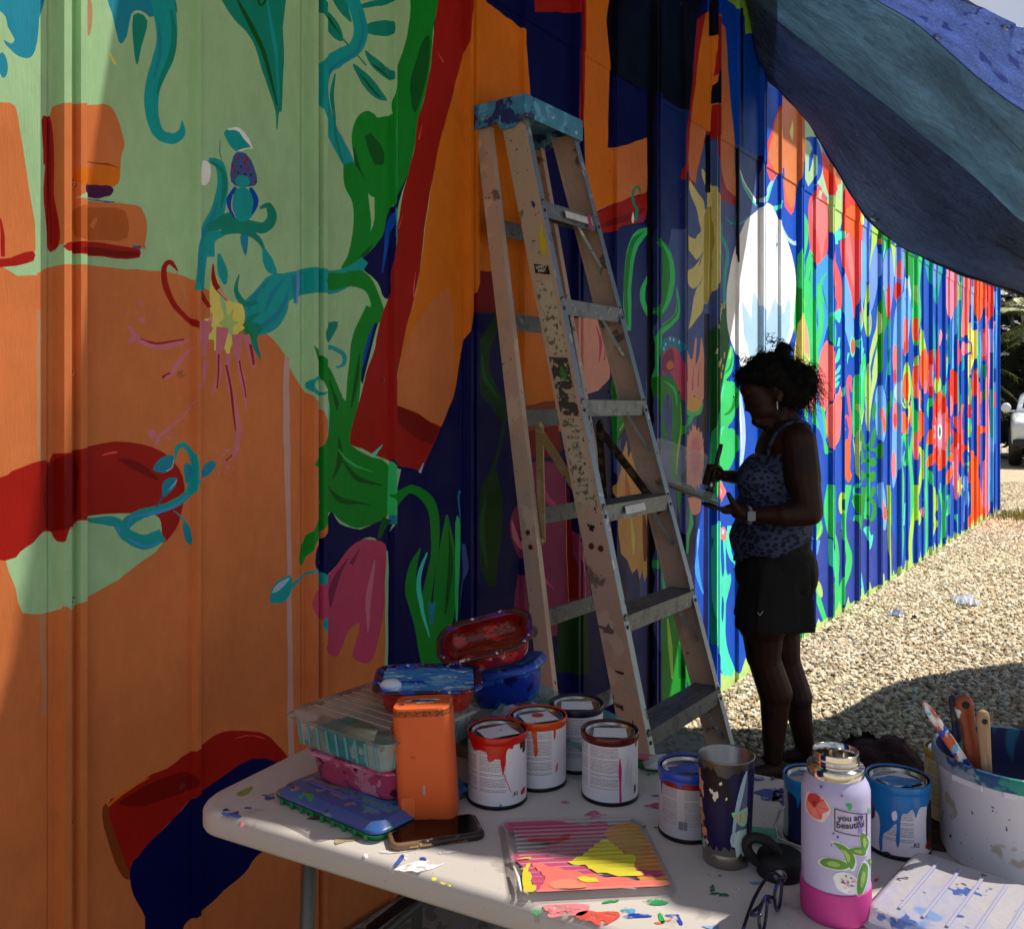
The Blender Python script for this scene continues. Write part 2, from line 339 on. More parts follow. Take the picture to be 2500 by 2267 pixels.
P('F3', 'navy', [(655, 960), (612, 1100), (590, 1200), (577, 1290), (572, 1400), (568, 1600), (530, 1620), (490, 1530), (398, 1450), (420, 1398), (480, 1345), (520, 1280), (540, 1180), (572, 1110), (615, 1045)]); S('F3', 'blue', [(600, 1100), (550, 1220), (540, 1340), (520, 1480)], [6, 26, 18, 8]); S('F3', 'bteal', [(580, 1130), (575, 1290)], [16, 10])
P('F4', 'navy', [(520, -60), (470, 120), (425, 290), (405, 352), (393, 260), (408, 150), (440, 60), (480, -60)]); S('F4', 'blue', [(480, 20), (435, 140), (410, 260)], [6, 26, 6])
# teal branch and flower head
S('F1', 'teal', [(1540, 1570), (1600, 1545), (1700, 1530), (1800, 1540), (1900, 1500), (1985, 1410)], [150, 135, 140, 125, 100, 50]); S('F1', 'bteal', [(1600, 1500), (1610, 1650)], [30, 24]); S('F1', 'pblue', [(1618, 1470), (1622, 1560), (1612, 1660)], [8, 16, 6])
P('F3', 'green', [(180, 1530), (230, 1492), (300, 1490), (345, 1470), (420, 1478), (470, 1530), (515, 1640), (535, 1738), (455, 1760), (455, 1650), (420, 1580), (350, 1560), (260, 1585), (200, 1565)])
P('F1', 'teal', [(1585, 1520), (1570, 1640), (1560, 1700), (1500, 1790), (1400, 1830), (1330, 1810), (1290, 1720), (1330, 1640), (1400, 1560), (1470, 1500), (1560, 1490)])
for a in ([(1550, 1520), (1480, 1600), (1440, 1700)], [(1575, 1560), (1530, 1680), (1440, 1790)], [(1470, 1520), (1390, 1600), (1350, 1690)], [(1500, 1700), (1450, 1760), (1380, 1790)]): S('F1', 'bteal', a, [6, 26, 8])
for a in ([(1300, 1490), (1285, 1580), (1330, 1650), (1400, 1640)], [(1360, 1640), (1300, 1690), (1280, 1720)], [(1420, 1700), (1360, 1740), (1320, 1800)]): S('F1', 'tealg', a, [6, 26, 34, 20])
P('F2', 'tealg', [(1310, -30), (1440, -10), (1402, 60), (1425, 182), (1372, 100), (1330, 40)]); S('F2', 'green', [(1320, -20), (1380, 60)], [30, 14])
STAR('F1', 'yel', 1225, 1790, 115, 150, 9, .62, 3); P('F1', 'yel', [(1150, 1520), (1180, 1500), (1210, 1600), (1260, 1640), (1320, 1660), (1330, 1760), (1250, 1830), (1150, 1760)]); S('F1', 'pale', [(1195, 1560), (1215, 1660), (1230, 1760)], [8, 26, 8])
STAR('F1', 'lime2', 1240, 1760, 60, 90, 6, .5, 5); S('F1', 'salmon', [(1150, 1700), (1130, 1790), (1110, 1850)], [10, 28, 22])
S('F1', 'red', [(965, 1475), (925, 1423), (895, 1455), (900, 1560), (950, 1660), (1020, 1730), (1098, 1785)], [10, 26, 28, 32, 28, 30, 38]); S('F1', 'ltan', [(960, 1480), (985, 1560), (1020, 1640)], [4, 8, 3])
S('F1', 'red', [(1163, 1440), (1172, 1540), (1235, 1632)], [8, 30, 14]); S('F1', 'red', [(1092, 1582), (1140, 1670)], [30, 22]); S('F1', 'salmon', [(1190, 1570), (1240, 1635)], [20, 10])
for pts, ww in (([(700, -10), (740, 58), (820, 90), (940, 92), (1025, 66)], [20, 32, 32, 28, 10]), ([(1045, 105), (980, 170), (940, 240), (880, 272)], [8, 26, 30, 22]), ([(1190, 80), (1192, 250), (1150, 365)], [24, 26, 6]), ([(1245, 140), (1240, 280), (1270, 420), (1295, 540), (1275, 680), (1215, 735)], [24, 28, 28, 28, 24, 6]),
                ([(1295, 150), (1318, 280), (1342, 460)], [26, 30, 8]), ([(1115, 170), (1100, 330)], [26, 8]), ([(1340, 40), (1365, 130), (1390, 215)], [40, 36, 18]), ([(1110, -40), (1100, 60), (1108, 150)], [80, 70, 30]), ([(1210, 0), (1200, 120)], [70, 40]), ([(1290, 40), (1290, 150)], [60, 40])): S('F2', 'rose', pts, ww)
for pts, ww in (([(760, 60), (850, 82), (1000, 68)], [4, 12, 8]), ([(930, 240), (885, 270)], [12, 16]), ([(1195, 140), (1180, 330)], [10, 8]), ([(1232, 200), (1262, 400), (1280, 560)], [10, 12, 6]), ([(1305, 180), (1335, 380)], [10, 8]), ([(1365, 90), (1385, 200)], [16, 12]), ([(1260, 690), (1225, 725)], [8, 8])): S('F2', 'red', pts, ww)
S('F2', 'rose', [(1055, 390), (1005, 480), (930, 535), (850, 600)], [3, 12, 18, 22])
for i, (x, y, q) in enumerate([(825, 575, 26), (850, 620, 14), (845, 665, 22), (860, 600, 16), (925, 595, 12), (905, 585, 8), (935, 570, 7), (1235, 665, 14), (1205, 690, 9), (1240, 760, 12), (1200, 740, 9), (1265, 765, 8), (718, 65, 20), (700, 80, 10), (1195, 790, 7), (1230, 790, 7)]): EL('F2', 'rose', x, y, q, q * .9, 8)
for x, y, q in ((760, 1650, 14), (775, 1740, 18), (760, 1730, 9), (690, 1700, 8), (740, 1700, 6)): EL('F1', 'rose', x, y, q, q, 8)
# bird
S('F1', 'teal', [(1140, 870), (1200, 900), (1215, 1000), (1190, 1120), (1140, 1250), (1095, 1380), (1080, 1580)], [20, 46, 62, 76, 95, 72, 66]); S('F1', 'tealg', [(1150, 880), (1215, 930), (1225, 1020), (1200, 1130)], [12, 22, 26, 8]); S('F1', 'bteal', [(1180, 1100), (1130, 1230), (1075, 1340), (1065, 1540)], [8, 26, 30, 20])
S('F1', 'teal', [(1190, 1380), (1215, 1480), (1225, 1545)], [16, 52, 16]); S('F1', 'teal', [(1150, 1400), (1150, 1310), (1220, 1265), (1310, 1250)], [40, 44, 40, 20])
S('F1', 'tealg', [(1130, 1240), (1250, 1200), (1350, 1230), (1440, 1240), (1482, 1180), (1460, 1120), (1412, 1132)], [44, 92, 70, 58, 50, 38, 12]); S('F1', 'tealg', [(1200, 1250), (1330, 1260), (1400, 1300), (1440, 1370)], [50, 42, 30, 12])
P('F1', 'teal', [(1432, 1348), (1478, 1400), (1500, 1450), (1508, 1492), (1462, 1482), (1430, 1420)]); P('F1', 'white', [(1108, 880), (1150, 900), (1142, 980), (1102, 1000)])
S('F1', 'tealg', [(1200, 760), (1198, 830), (1212, 880)], [4, 5, 3])
P('F1', 'teal', [(1220, 715), (1280, 703), (1330, 742), (1375, 805), (1330, 802), (1290, 825), (1250, 790)]); S('F1', 'white', [(1240, 704), (1300, 708), (1345, 760), (1372, 805)], [8, 20, 20, 6]); S('F1', 'white', [(1290, 822), (1340, 805), (1372, 806)], [4, 8, 5])
P('F1', 'slate', [(1270, 850), (1320, 825), (1365, 870), (1398, 990), (1340, 1012), (1262, 992)])
for x, y in ((1298, 853), (1343, 860), (1350, 912), (1270, 905), (1388, 985), (1330, 880), (1280, 935)): EL('F1', 'red', x, y, 7, 12, 7)
for x, y in ((1312, 905), (1335, 945), (1300, 940), (1365, 945), (1290, 970)): EL('F1', 'ink', x, y, 5, 7, 6)
EL('F1', 'teal', 1322, 1110, 70, 98); S('F1', 'blue', [(1285, 1015), (1246, 1100), (1272, 1185)], [16, 28, 10]); S('F1', 'blue', [(1362, 1015), (1392, 1090), (1372, 1165)], [16, 28, 10]); S('F1', 'lil', [(1272, 1060), (1262, 1130), (1282, 1185)], [3, 8, 3]); P('F1', 'bteal', [(1308, 1288), (1354, 1288), (1332, 1392)]); EL('F1', 'teal', 1322, 985, 38, 34)
# swirl: red band, pale wedge, blue vine
P('F2', 'pale', [(30, 1255), (110, 1205), (240, 1110), (320, 1110), (400, 1040), (500, 1015), (870, 1010), (885, 1165), (780, 1262), (640, 1370), (500, 1450), (400, 1490), (385, 1520), (355, 1525), (340, 1512), (310, 1508), (290, 1540), (130, 1556), (80, 1420)], 2)
P('F2', 'red', [(-300, 850), (0, 810), (60, 782), (170, 740), (240, 722), (260, 735), (285, 690), (330, 682), (430, 652), (560, 630), (700, 625), (820, 640), (900, 680), (970, 760), (1005, 860), (1002, 960), (975, 1060), (930, 1130), (880, 1172), (878, 1090), (868, 1030), (800, 1005), (650, 1008), (480, 1018), (430, 1040), (395, 1040), (380, 1090), (350, 1070), (325, 1150), (300, 1155), (280, 1105), (240, 1105), (180, 1170), (110, 1212), (30, 1258), (-300, 1180)], 2)
P('F2', 'dred', [(250, 760), (390, 690), (400, 880), (380, 1040), (330, 1080), (250, 1090)], 2); S('F2', 'red', [(430, 900), (600, 880), (780, 900)], [4, 16, 4]); S('F2', 'coral', [(560, 690), (640, 680)], [3, 8]); S('F2', 'dred', [(640, 720), (760, 760), (860, 830)], [10, 50, 10])
S('F2', 'teal', [(440, 1035), (560, 1050), (640, 1065), (690, 1130), (780, 1165), (880, 1125)], [12, 44, 56, 66, 76, 70]); S('F2', 'teal', [(672, 1120), (700, 1060), (770, 1010), (850, 990), (950, 960), (1020, 910), (1046, 830), (1044, 720), (1010, 640), (965, 648), (955, 715)], [40, 60, 58, 46, 46, 46, 36, 26, 32, 26, 6])
S('F2', 'sky', [(700, 1090), (720, 1030), (800, 1012), (950, 975), (1025, 915)], [6, 14, 16, 14, 6]); S('F2', 'sky', [(700, 1150), (780, 1185), (870, 1165)], [4, 12, 8]); S('F2', 'sky', [(640, 1080), (660, 1120)], 16)
for lf in ([(835, 770), (880, 700), (945, 690), (932, 760), (890, 792)], [(883, 912), (885, 850), (920, 820), (965, 820), (942, 880), (900, 917)], [(998, 740), (1030, 738), (1042, 800), (1015, 852), (1000, 800)], [(1085, 820), (1110, 750), (1150, 725), (1178, 745), (1140, 802)], [(1000, 1058), (1030, 1080), (1045, 1176), (1010, 1160), (995, 1100)]): P('F2', 'bteal', lf)
S('F2', 'slate', [(890, 915), (850, 975)], [12, 9]); S('F2', 'teal', [(1085, 820), (1040, 870)], [14, 14]); S('F2', 'teal', [(950, 995), (1000, 1040), (1012, 1080)], [4, 10, 10]); S('F2', 'wblue', [(900, 785), (935, 760), (945, 715)], [3, 5, 2]); S('F2', 'wblue', [(915, 885), (950, 850), (962, 825)], [3, 6, 2])
P('F2', 'teal', [(1465, 1492), (1480, 1420), (1520, 1370), (1580, 1350), (1588, 1430), (1550, 1490), (1500, 1497)]); P('F2', 'wblue', [(1480, 1440), (1510, 1390), (1572, 1360), (1560, 1390), (1510, 1430)]); S('F2', 'teal', [(1585, 1415), (1640, 1360), (1700, 1295)], [26, 12, 10])
# bottom-left shape
P('H5', 'brown', [(140, 830), (190, 790), (340, 1220), (300, 1272), (230, 1150)])
P('H5', 'red', [(180, 770), (260, 700), (400, 620), (500, 545), (600, 500), (700, 430), (790, 370), (850, 330), (950, 265), (1100, 238), (1250, 250), (1350, 310), (1430, 400), (1470, 480), (1500, 620), (1380, 620), (1350, 500), (1250, 480), (1100, 500), (950, 600), (850, 670), (780, 705), (650, 850), (500, 1000), (400, 1130), (345, 1180), (330, 1222), (270, 1060)])
S('H5', 'coral', [(1080, 290), (1180, 268), (1290, 300)], [2, 5, 2]); S('H5', 'dred', [(260, 760), (450, 700), (700, 600), (780, 640)], [20, 120, 150, 60]); S('H5', 'orange2', [(180, 772), (300, 675), (480, 575)], [16, 20, 6])
P('H5', 'navy', [(850, 660), (950, 590), (1100, 480), (1250, 432), (1350, 450), (1390, 520), (1400, 640), (1600, 900), (1400, 1000), (1225, 1120), (1150, 1230), (1000, 1360), (850, 1500), (800, 1540), (720, 1620), (700, 1750), (460, 1750), (440, 1560), (380, 1420), (340, 1320), (335, 1220), (360, 1160), (400, 1130), (500, 1000), (650, 850), (780, 705)])
# ---- plant, arch and leaves in the middle
P('F4', 'navy', [(240, 1040), (290, 1110), (400, 1138), (550, 1080), (556, 1180), (548, 1260), (480, 1190), (400, 1200), (330, 1270), (260, 1350), (200, 1396), (150, 1370), (118, 1330), (130, 1240), (190, 1150)]); S('F4', 'bteal', [(205, 1060), (200, 1200), (205, 1340)], [6, 14, 8]); S('F4', 'teal', [(130, 1360), (190, 1420)], [10, 60])
S('F4', 'green', [(118, 145), (200, 290), (262, 420), (275, 560), (235, 700), (190, 820)], [4, 74, 76, 92, 140, 170]); P('F4', 'green', [(150, 270), (200, 300), (230, 400), (188, 380)])
S('F4', 'green', [(470, -60), (395, 110), (372, 260), (352, 450), (320, 620)], [86, 82, 70, 70, 80]); S('F4', 'dgreen', [(230, 330), (275, 470), (290, 600)], [6, 22, 8]); S('F4', 'dgreen', [(395, 180), (375, 330), (345, 480)], [6, 22, 8])
P('F4', 'green', [(290, 440), (330, 470), (350, 600), (345, 670), (420, 730), (553, 795), (556, 1040), (500, 1100), (380, 1133), (300, 1100), (240, 1045), (200, 1080), (160, 1150), (120, 1230), (80, 1335), (64, 1300), (80, 1220), (120, 1130), (160, 1000), (150, 880), (170, 760), (230, 640)])
for a in ([(300, 760), (380, 860), (520, 900)], [(220, 900), (300, 980), (450, 1010)], [(280, 640), (290, 760), (250, 860)]): S('F4', 'dgreen', a, [6, 30, 6])
S('F4', 'lgreen', [(280, 700), (350, 780), (470, 830)], [4, 12, 4]); S('F4', 'lgreen', [(200, 940), (210, 1050)], [14, 6]); P('F4', 'lgreen', [(555, 782), (585, 790), (582, 1052), (550, 1052)]); S('F4', 'bteal', [(568, 1060), (566, 1110)], 24); S('F4', 'turq', [(485, 745), (520, 680)], [20, 3])
P('F4', 'pink', [(400, 1200), (470, 1195), (530, 1215), (542, 1260), (532, 1400), (530, 1560), (505, 1700), (470, 1840), (420, 1870), (360, 1830), (385, 1720), (392, 1650), (335, 1690), (300, 1780), (270, 1830), (190, 1800), (175, 1780), (205, 1710), (170, 1640), (120, 1592), (120, 1500), (160, 1440), (220, 1400), (290, 1310), (340, 1240)])
S('F4', 'mag', [(330, 1300), (250, 1450), (240, 1560)], [6, 40, 10]); S('F4', 'mag', [(400, 1240), (350, 1330)], [6, 26]); S('F4', 'rose', [(480, 1300), (450, 1500), (440, 1700)], [6, 30, 8]); EL('F4', 'teal', 180, 1655, 20, 40)
S('F4', 'dgreen', [(545, 1080), (500, 1190)], [40, 20])
S('F4', 'green', [(580, 985), (650, 932), (710, 932), (770, 985), (802, 1080), (805, 1250), (780, 1400), (755, 1600), (790, 1900)], [70, 44, 50, 60, 54, 44, 44, 60, 70]); S('F4', 'green', [(725, 1240), (680, 1370), (680, 1500), (720, 1650), (760, 1880)], [6, 52, 62, 60, 60]); S('F4', 'green', [(870, 1060), (872, 1250), (862, 1400), (850, 1600), (800, 1900)], [8, 84, 112, 122, 90])
S('F4', 'dgreen', [(880, 1150), (890, 1350), (860, 1600)], [6, 26, 12]); S('F4', 'turq', [(760, 1265), (720, 1400), (732, 1550), (775, 1730)], [8, 24, 24, 6]); S('F4', 'bteal', [(790, 1540), (785, 1660)], [40, 16]); P('F4', 'lgreen', [(915, 1105), (944, 1110), (940, 1300), (928, 1625), (918, 1625)]); S('F4', 'bteal', [(945, 930), (932, 970), (945, 1100)], [12, 10, 5]); S('F4', 'slate', [(955, 1220), (960, 1380), (940, 1560)], [12, 8, 4])
P('F4', 'tealg', [(175, 82), (200, 30), (280, 10), (240, 110), (200, 142)]); S('F4', 'teal', [(208, 150), (258, 155), (308, 190), (308, 245), (265, 262)], [22, 24, 24, 20, 8]); S('F4', 'teal', [(160, 300), (112, 350), (140, 405), (190, 395)], [14, 20, 20, 8]); S('F4', 'teal', [(215, 150), (205, 220), (195, 270)], [14, 14, 4]); S('F4', 'turq', [(205, 380), (228, 500), (222, 630)], [4, 11, 4])
# ---- red band and orange bars
P('F3', 'red', [(830, -60), (1000, -60), (985, 100), (962, 280), (922, 450), (882, 590), (842, 720), (812, 870), (792, 980), (770, 1100), (742, 1300), (722, 1480), (692, 1620), (660, 1740), (600, 2040), (595, 2203), (720, 2258), (838, 2322), (792, 2428), (738, 2560), (650, 2545), (590, 2530), (545, 2503), (440, 2455), (345, 2418), (342, 2378), (385, 2200), (430, 2028), (480, 1888), (520, 1700), (562, 1600), (568, 1400), (580, 1290), (610, 1180), (640, 1020), (690, 830), (715, 640), (750, 530), (780, 380), (800, 200)], 1)
P('F3', 'dred', [(600, 2203), (720, 2258), (835, 2322), (790, 2420), (700, 2380), (610, 2300)], 1)
for a in ([(700, 1480), (690, 1600), (700, 1720)], [(735, 680), (720, 760)], [(820, 290), (850, 340)], [(630, 1170), (605, 1240)]): S('F3', 'coral', a, [2, 6, 2])
S('F3', 'navy', [(560, 2500), (600, 2540), (740, 2570)], [4, 14, 10]); S('F3', 'wblue', [(725, 2570), (745, 2520)], [16, 4]); S('F3', 'turq', [(475, 2470), (520, 2420)], [22, 3])
P('F3', 'orange2', [(1000, -60), (1060, -60), (1085, 10), (1150, 60), (1270, 150), (1297, 180), (1312, 320), (1328, 520), (1345, 750), (1365, 950), (1380, 1300), (1400, 1738), (1480, 2100), (1500, 2350), (1230, 2350), (1215, 2000), (1200, 1705), (1240, 1705), (1210, 1500), (1040, 1470), (990, 1640), (978, 1740), (960, 1830), (930, 2040), (905, 2168), (870, 2250), (838, 2322), (720, 2258), (595, 2203), (602, 2040), (660, 1738), (700, 1600), (722, 1480), (745, 1300), (792, 980), (842, 720), (882, 590), (962, 280)], 1)
P('F3', 'orange', [(690, 1780), (880, 1560), (905, 1900), (890, 2180), (830, 2300), (720, 2250), (605, 2190), (620, 2000)], 2)
P('F3', 'dred', [(1040, 1472), (1130, 1480), (1210, 1500), (1240, 1700), (1120, 1702), (985, 1702), (990, 1640)], 1); P('F4', 'dred', [(1225, 620), (1330, 600), (1470, 560), (1500, 700), (1480, 745), (1240, 770)], 1); P('F4', 'brown', [(1225, 480), (1460, 440), (1470, 570), (1330, 600), (1225, 640)], 1)
P('H6', 'red', [(66, -200), (415, -200), (412, 112), (380, 106), (80, 104)], 1); P('H6', 'red', [(410, -200), (474, -200), (462, 400), (447, 800), (435, 1050), (398, 980), (415, 400), (418, 150)], 1)
P('H6', 'orange2', [(470, -200), (712, -200), (706, 250), (692, 500), (685, 800), (672, 1200), (740, 1198), (820, 1178), (1012, 1110), (1005, 1560), (900, 1590), (760, 1640), (610, 1705), (540, 1740), (450, 1300), (436, 1000), (452, 400)], 1)
P('H6', 'orange', [(720, 1220), (1008, 1130), (1003, 1540), (900, 1580), (730, 1640)], 1)
P('H6', 'ink', [(708, -200), (1420, -200), (1400, 130), (1360, 500), (1335, 900), (1100, 780), (760, 620), (700, 580)], 2)  # near-black ground: deep shade of the wall top put into the paint
P('H1', 'red', [(-60, 440), (40, 430), (160, 370), (270, 320), (400, 290), (482, 262), (470, 430), (440, 520), (280, 545), (200, 590), (100, 612), (40, 610), (-60, 600)], 2); S('H1', 'dred', [(60, 560), (200, 500), (330, 470), (440, 400)], [20, 60, 50, 20])
S('H1', 'tealg', [(412, 272), (405, 225), (375, 208), (350, 245), (345, 310), (360, 370), (385, 412), (375, 470), (370, 515)], [10, 22, 22, 22, 22, 22, 26, 30, 12]); P('H1', 'mag', [(390, 460), (442, 445), (442, 515), (385, 528)], 1); P('H1', 'white', [(346, 430), (356, 490), (345, 535), (334, 500)])
P('H1', 'midn', [(170, 610), (280, 555), (465, 530), (465, 1828), (170, 1828)], 1)
# ---- the large letter A
P('H6', 'red', [(1395, 160), (1460, 110), (1500, 88), (1560, 140), (1575, 200), (1560, 560), (1500, 850), (1370, 930), (1338, 1100), (1335, 1420), (1385, 1470), (1378, 1512), (1268, 1450), (1310, 1200), (1335, 900), (1370, 500)], 1)
P('H6', 'orange', [(1462, 118), (1495, 90), (1530, 130), (1568, 142), (1578, 175), (1625, 225), (1635, 350), (1645, 560), (1670, 850), (1700, 1150), (1710, 1340), (1718, 1605), (1650, 1560), (1610, 1490), (1590, 1250), (1575, 1120), (1475, 1060), (1450, 1200), (1400, 1400), (1390, 1492), (1345, 1452), (1330, 1300), (1345, 1050), (1380, 700), (1410, 450), (1440, 250)], 1)
P('H6', 'orange2', [(1462, 118), (1495, 90), (1530, 130), (1540, 300), (1520, 700), (1510, 850), (1480, 1040), (1345, 960), (1380, 700), (1410, 450), (1440, 250)], 1)
P('H6', 'red', [(1540, 140), (1580, 160), (1578, 560), (1520, 625), (1525, 400)], 1); P('H6', 'ink', [(1555, 560), (1567, 600), (1567, 852), (1505, 845), (1515, 720), (1530, 640)], 1); P('H6', 'red', [(1518, 856), (1578, 860), (1578, 1125), (1500, 1080)], 1)
P('H6', 'red', [(1470, 1062), (1520, 1080), (1582, 1130), (1600, 1400), (1640, 1530), (1714, 1602), (1710, 1672), (1600, 1632), (1570, 1540), (1555, 1350), (1530, 1150)], 1); P('H6', 'lime', [(1600, -200), (1900, -200), (1870, 60), (1850, 272), (1785, 277), (1780, 130), (1740, 112), (1700, 50), (1640, 2)], 1)
# ---- cream leaf creature, coils and flowers
P('G1', 'cream', [(290, 50), (320, 90), (345, 120), (370, 180), (395, 240), (430, 300), (450, 400), (460, 520), (480, 640), (500, 800), (505, 950), (500, 1100), (470, 1230), (430, 1350), (390, 1450), (350, 1560), (310, 1560), (300, 1640), (230, 1740), (150, 1840), (150, 1800), (180, 1640), (200, 1500), (240, 1370), (200, 1398), (150, 1360), (135, 1280), (135, 1190), (200, 1160), (260, 1080), (300, 980), (240, 1075), (190, 1020), (140, 950), (130, 880), (130, 800), (215, 840), (240, 800), (280, 745), (260, 640), (230, 500), (180, 380), (150, 280), (155, 180), (180, 220), (230, 300), (280, 360), (315, 420), (322, 500), (345, 480), (350, 300), (322, 230), (290, 120)], 2)
P('G1', 'olive', [(318, 560), (345, 480), (395, 480), (400, 900), (395, 1450), (350, 1555), (310, 1555), (312, 900)], 1); S('G1', 'cream', [(368, 500), (372, 900), (360, 1500)], [6, 10, 6]); P('G1', 'cream', [(95, 700), (118, 740), (112, 800), (90, 780)]); P('G1', 'olive', [(118, 780), (142, 790), (140, 950), (112, 900)], 1); P('G1', 'olive', [(100, 1185), (135, 1180), (132, 1340), (105, 1335)], 1); S('G1', 'slate', [(305, 985), (275, 1080), (260, 1150)], [4, 10, 2]); S('G1', 'slate', [(300, 1260), (270, 1340), (235, 1390)], [3, 8, 2])
S('G1', 'teal', [(522, 660), (505, 760), (530, 860), (572, 960), (572, 1080), (552, 1200), (540, 1400), (548, 1580)], [5, 22, 36, 30, 40, 36, 28, 32]); S('G1', 'tealg', [(505, 1010), (515, 1060), (525, 1110)], [30, 22, 3])
P('G1', 'dgreen', [(480, 1555), (560, 1570), (580, 1828), (600, 2050), (560, 2500), (360, 2500), (330, 2000), (400, 1828), (440, 1680)]); P('H2', 'dgreen', [(1040, -20), (1210, -20), (1150, 300), (1095, 500), (1055, 700), (1045, 950), (1035, 800), (1030, 300)])
for x, y in ((480, 1600), (510, 1590), (535, 1575), (455, 1660), (445, 1710), (425, 1800), (500, 1640)): S('G1', 'cream', [(x, y - 35), (x + 6, y + 35)], [12, 14])
for x, y in ((1120, 40), (1135, 110), (1085, 140), (1150, 170), (1110, 200), (1165, 60), (1060, 30), (1140, 240)): S('H2', 'cream', [(x, y - 25), (x - 4, y + 25)], [12, 9])
P('F6', 'lgreen', [(408, 140), (425, 220), (412, 290), (382, 330), (428, 340), (444, 430), (428, 530), (392, 590), (432, 600), (442, 700), (414, 790), (372, 850), (335, 900), (300, 980), (290, 860), (305, 620), (330, 480), (365, 330)]); S('F6', 'green', [(375, 520), (420, 480), (436, 400)], [6, 18, 6]); S('F6', 'green', [(370, 300), (405, 260), (418, 200)], [4, 12, 4]); S('F6', 'turq', [(335, 700), (350, 620), (372, 580)], [8, 18, 5]); S('F6', 'turq', [(345, 480), (355, 420), (372, 350)], [5, 14, 4]); S('F6', 'lime2', [(350, 460), (356, 400)], [6, 9]); S('F6', 'lime', [(410, 160), (402, 210)], [6, 9])
S('F6', 'wblue', [(458, 380), (470, 500), (478, 640), (465, 800)], [10, 22, 26, 14]); S('F6', 'white', [(455, 400), (462, 520), (468, 700)], [4, 8, 5])
P('G1', 'white', [(900, 530), (960, 450), (1010, 430), (1080, 470), (1120, 560), (1160, 660), (1220, 790), (1280, 960), (1330, 1180), (1342, 1400), (1335, 1600), (1322, 1828), (1200, 2150), (1050, 2350), (850, 2400), (700, 2200), (580, 1850), (565, 1600), (570, 1400), (600, 1200), (640, 1000), (700, 820), (780, 640), (850, 570)])
P('G1', 'wblue', [(730, 1520), (760, 1570), (840, 1722), (850, 1560), (862, 1420), (900, 1480), (925, 1580), (965, 1630), (1022, 1742), (1060, 1620), (1105, 1490), (1140, 1570), (1202, 1672), (1235, 1570), (1262, 1480), (1282, 1560), (1275, 1828), (1200, 2100), (1000, 2350), (880, 2380), (760, 1900)], 1)
for a in ([(860, 700), (830, 950), (835, 1180)], [(1110, 640), (1125, 850), (1120, 1040)], [(1170, 900), (1165, 1100), (1190, 1300)], [(880, 1450), (890, 1600), (885, 1828)]): S('G1', 'wblue', a, [3, 12, 4])
S('G1', 'turq', [(702, 30), (750, 220), (828, 370), (905, 460)], [5, 22, 24, 34]); S('G1', 'white', [(712, 60), (770, 220), (850, 350), (905, 440)], [5, 14, 18, 22]); S('G1', 'wblue', [(1112, 140), (1060, 230), (1012, 350), (925, 425)], [14, 40, 52, 60]); S('G1', 'turq', [(1095, 190), (1052, 300), (1020, 420)], [5, 22, 12]); S('G1', 'turq', [(1192, 410), (1150, 480), (1090, 500)], [14, 40, 60]); S('G1', 'wblue', [(1345, 880), (1300, 880), (1230, 800), (1180, 680)], [52, 38, 24, 10]); S('G1', 'teal', [(560, 595), (620, 662), (700, 668), (765, 640), (800, 600)], [6, 22, 22, 24, 12])
# coils
S('H1', 'lgreen', [(478, 590), (400, 640), (345, 750), (315, 900), (298, 1080), (298, 1300), (315, 1490)], [60, 92, 84, 76, 66, 72, 30]); S('H1', 'green', [(440, 600), (360, 680), (318, 800), (295, 950), (282, 1150), (290, 1340), (305, 1450)], [8, 36, 40, 40, 34, 34, 12])
S('H1', 'green', [(530, 690), (610, 740), (657, 860), (662, 1030), (640, 1180), (590, 1290), (520, 1352)], [60, 92, 102, 102, 102, 112, 110]); S('H1', 'lgreen', [(590, 680), (665, 790), (695, 900), (698, 1050), (665, 1210), (600, 1350)], [8, 34, 40, 44, 42, 16])
S('H1', 'lgreen', [(475, 1010), (435, 1130), (440, 1250), (495, 1345)], [16, 46, 44, 60]); S('H1', 'lgreen', [(735, 1100), (752, 1240), (735, 1360), (660, 1440), (570, 1500), (530, 1620), (525, 1900), (560, 2100)], [6, 28, 50, 62, 70, 52, 46, 50]); S('H1', 'green', [(745, 1200), (738, 1330), (660, 1420), (560, 1480)], [5, 14, 20, 10])
P('H1', 'salmon', [(-200, 1380), (0, 1385), (60, 1400), (110, 1500), (138, 1620), (142, 1828), (140, 1915), (60, 2000), (0, 2030), (-200, 2030)], 2); S('H1', 'pink', [(20, 1450), (60, 1600), (40, 1780)], [6, 26, 6]); S('H1', 'pink', [(100, 1560), (90, 1760)], [4, 12])
EL('H1', 'bteal', 690, 1630, 110, 90)
for x, y in ((680, 1560), (712, 1570), (760, 1590), (640, 1610), (625, 1650)): EL('H1', 'wblue', x, y, 9, 20, 8)
P('H2', 'pink', [(585, 90), (640, 30), (680, -10), (740, 10), (790, 110), (802, 300), (805, 480), (765, 400), (720, 300), (680, 220), (588, 232)]); P('H2', 'mag', [(600, 110), (650, 30), (700, 10), (720, 120), (700, 200), (620, 215)]); EL('H2', 'orange', 680, 150, 36, 42, 9)
P('H2', 'salmon', [(806, -20), (850, 60), (878, 105), (905, -90), (918, -60), (908, 150), (945, 40), (955, -100), (972, -40), (985, 200), (978, 460), (890, 420), (808, 520)], 2)
for a in ([(830, 60), (835, 300)], [(890, 160), (880, 380)], [(940, 120), (930, 340)]): S('H2', 'pink', a, [4, 12])
P('H2', 'peach', [(808, 520), (830, 440), (850, 470), (870, 390), (895, 450), (925, 395), (940, 460), (968, 430), (968, 490), (930, 555), (880, 575), (830, 540)], 1)
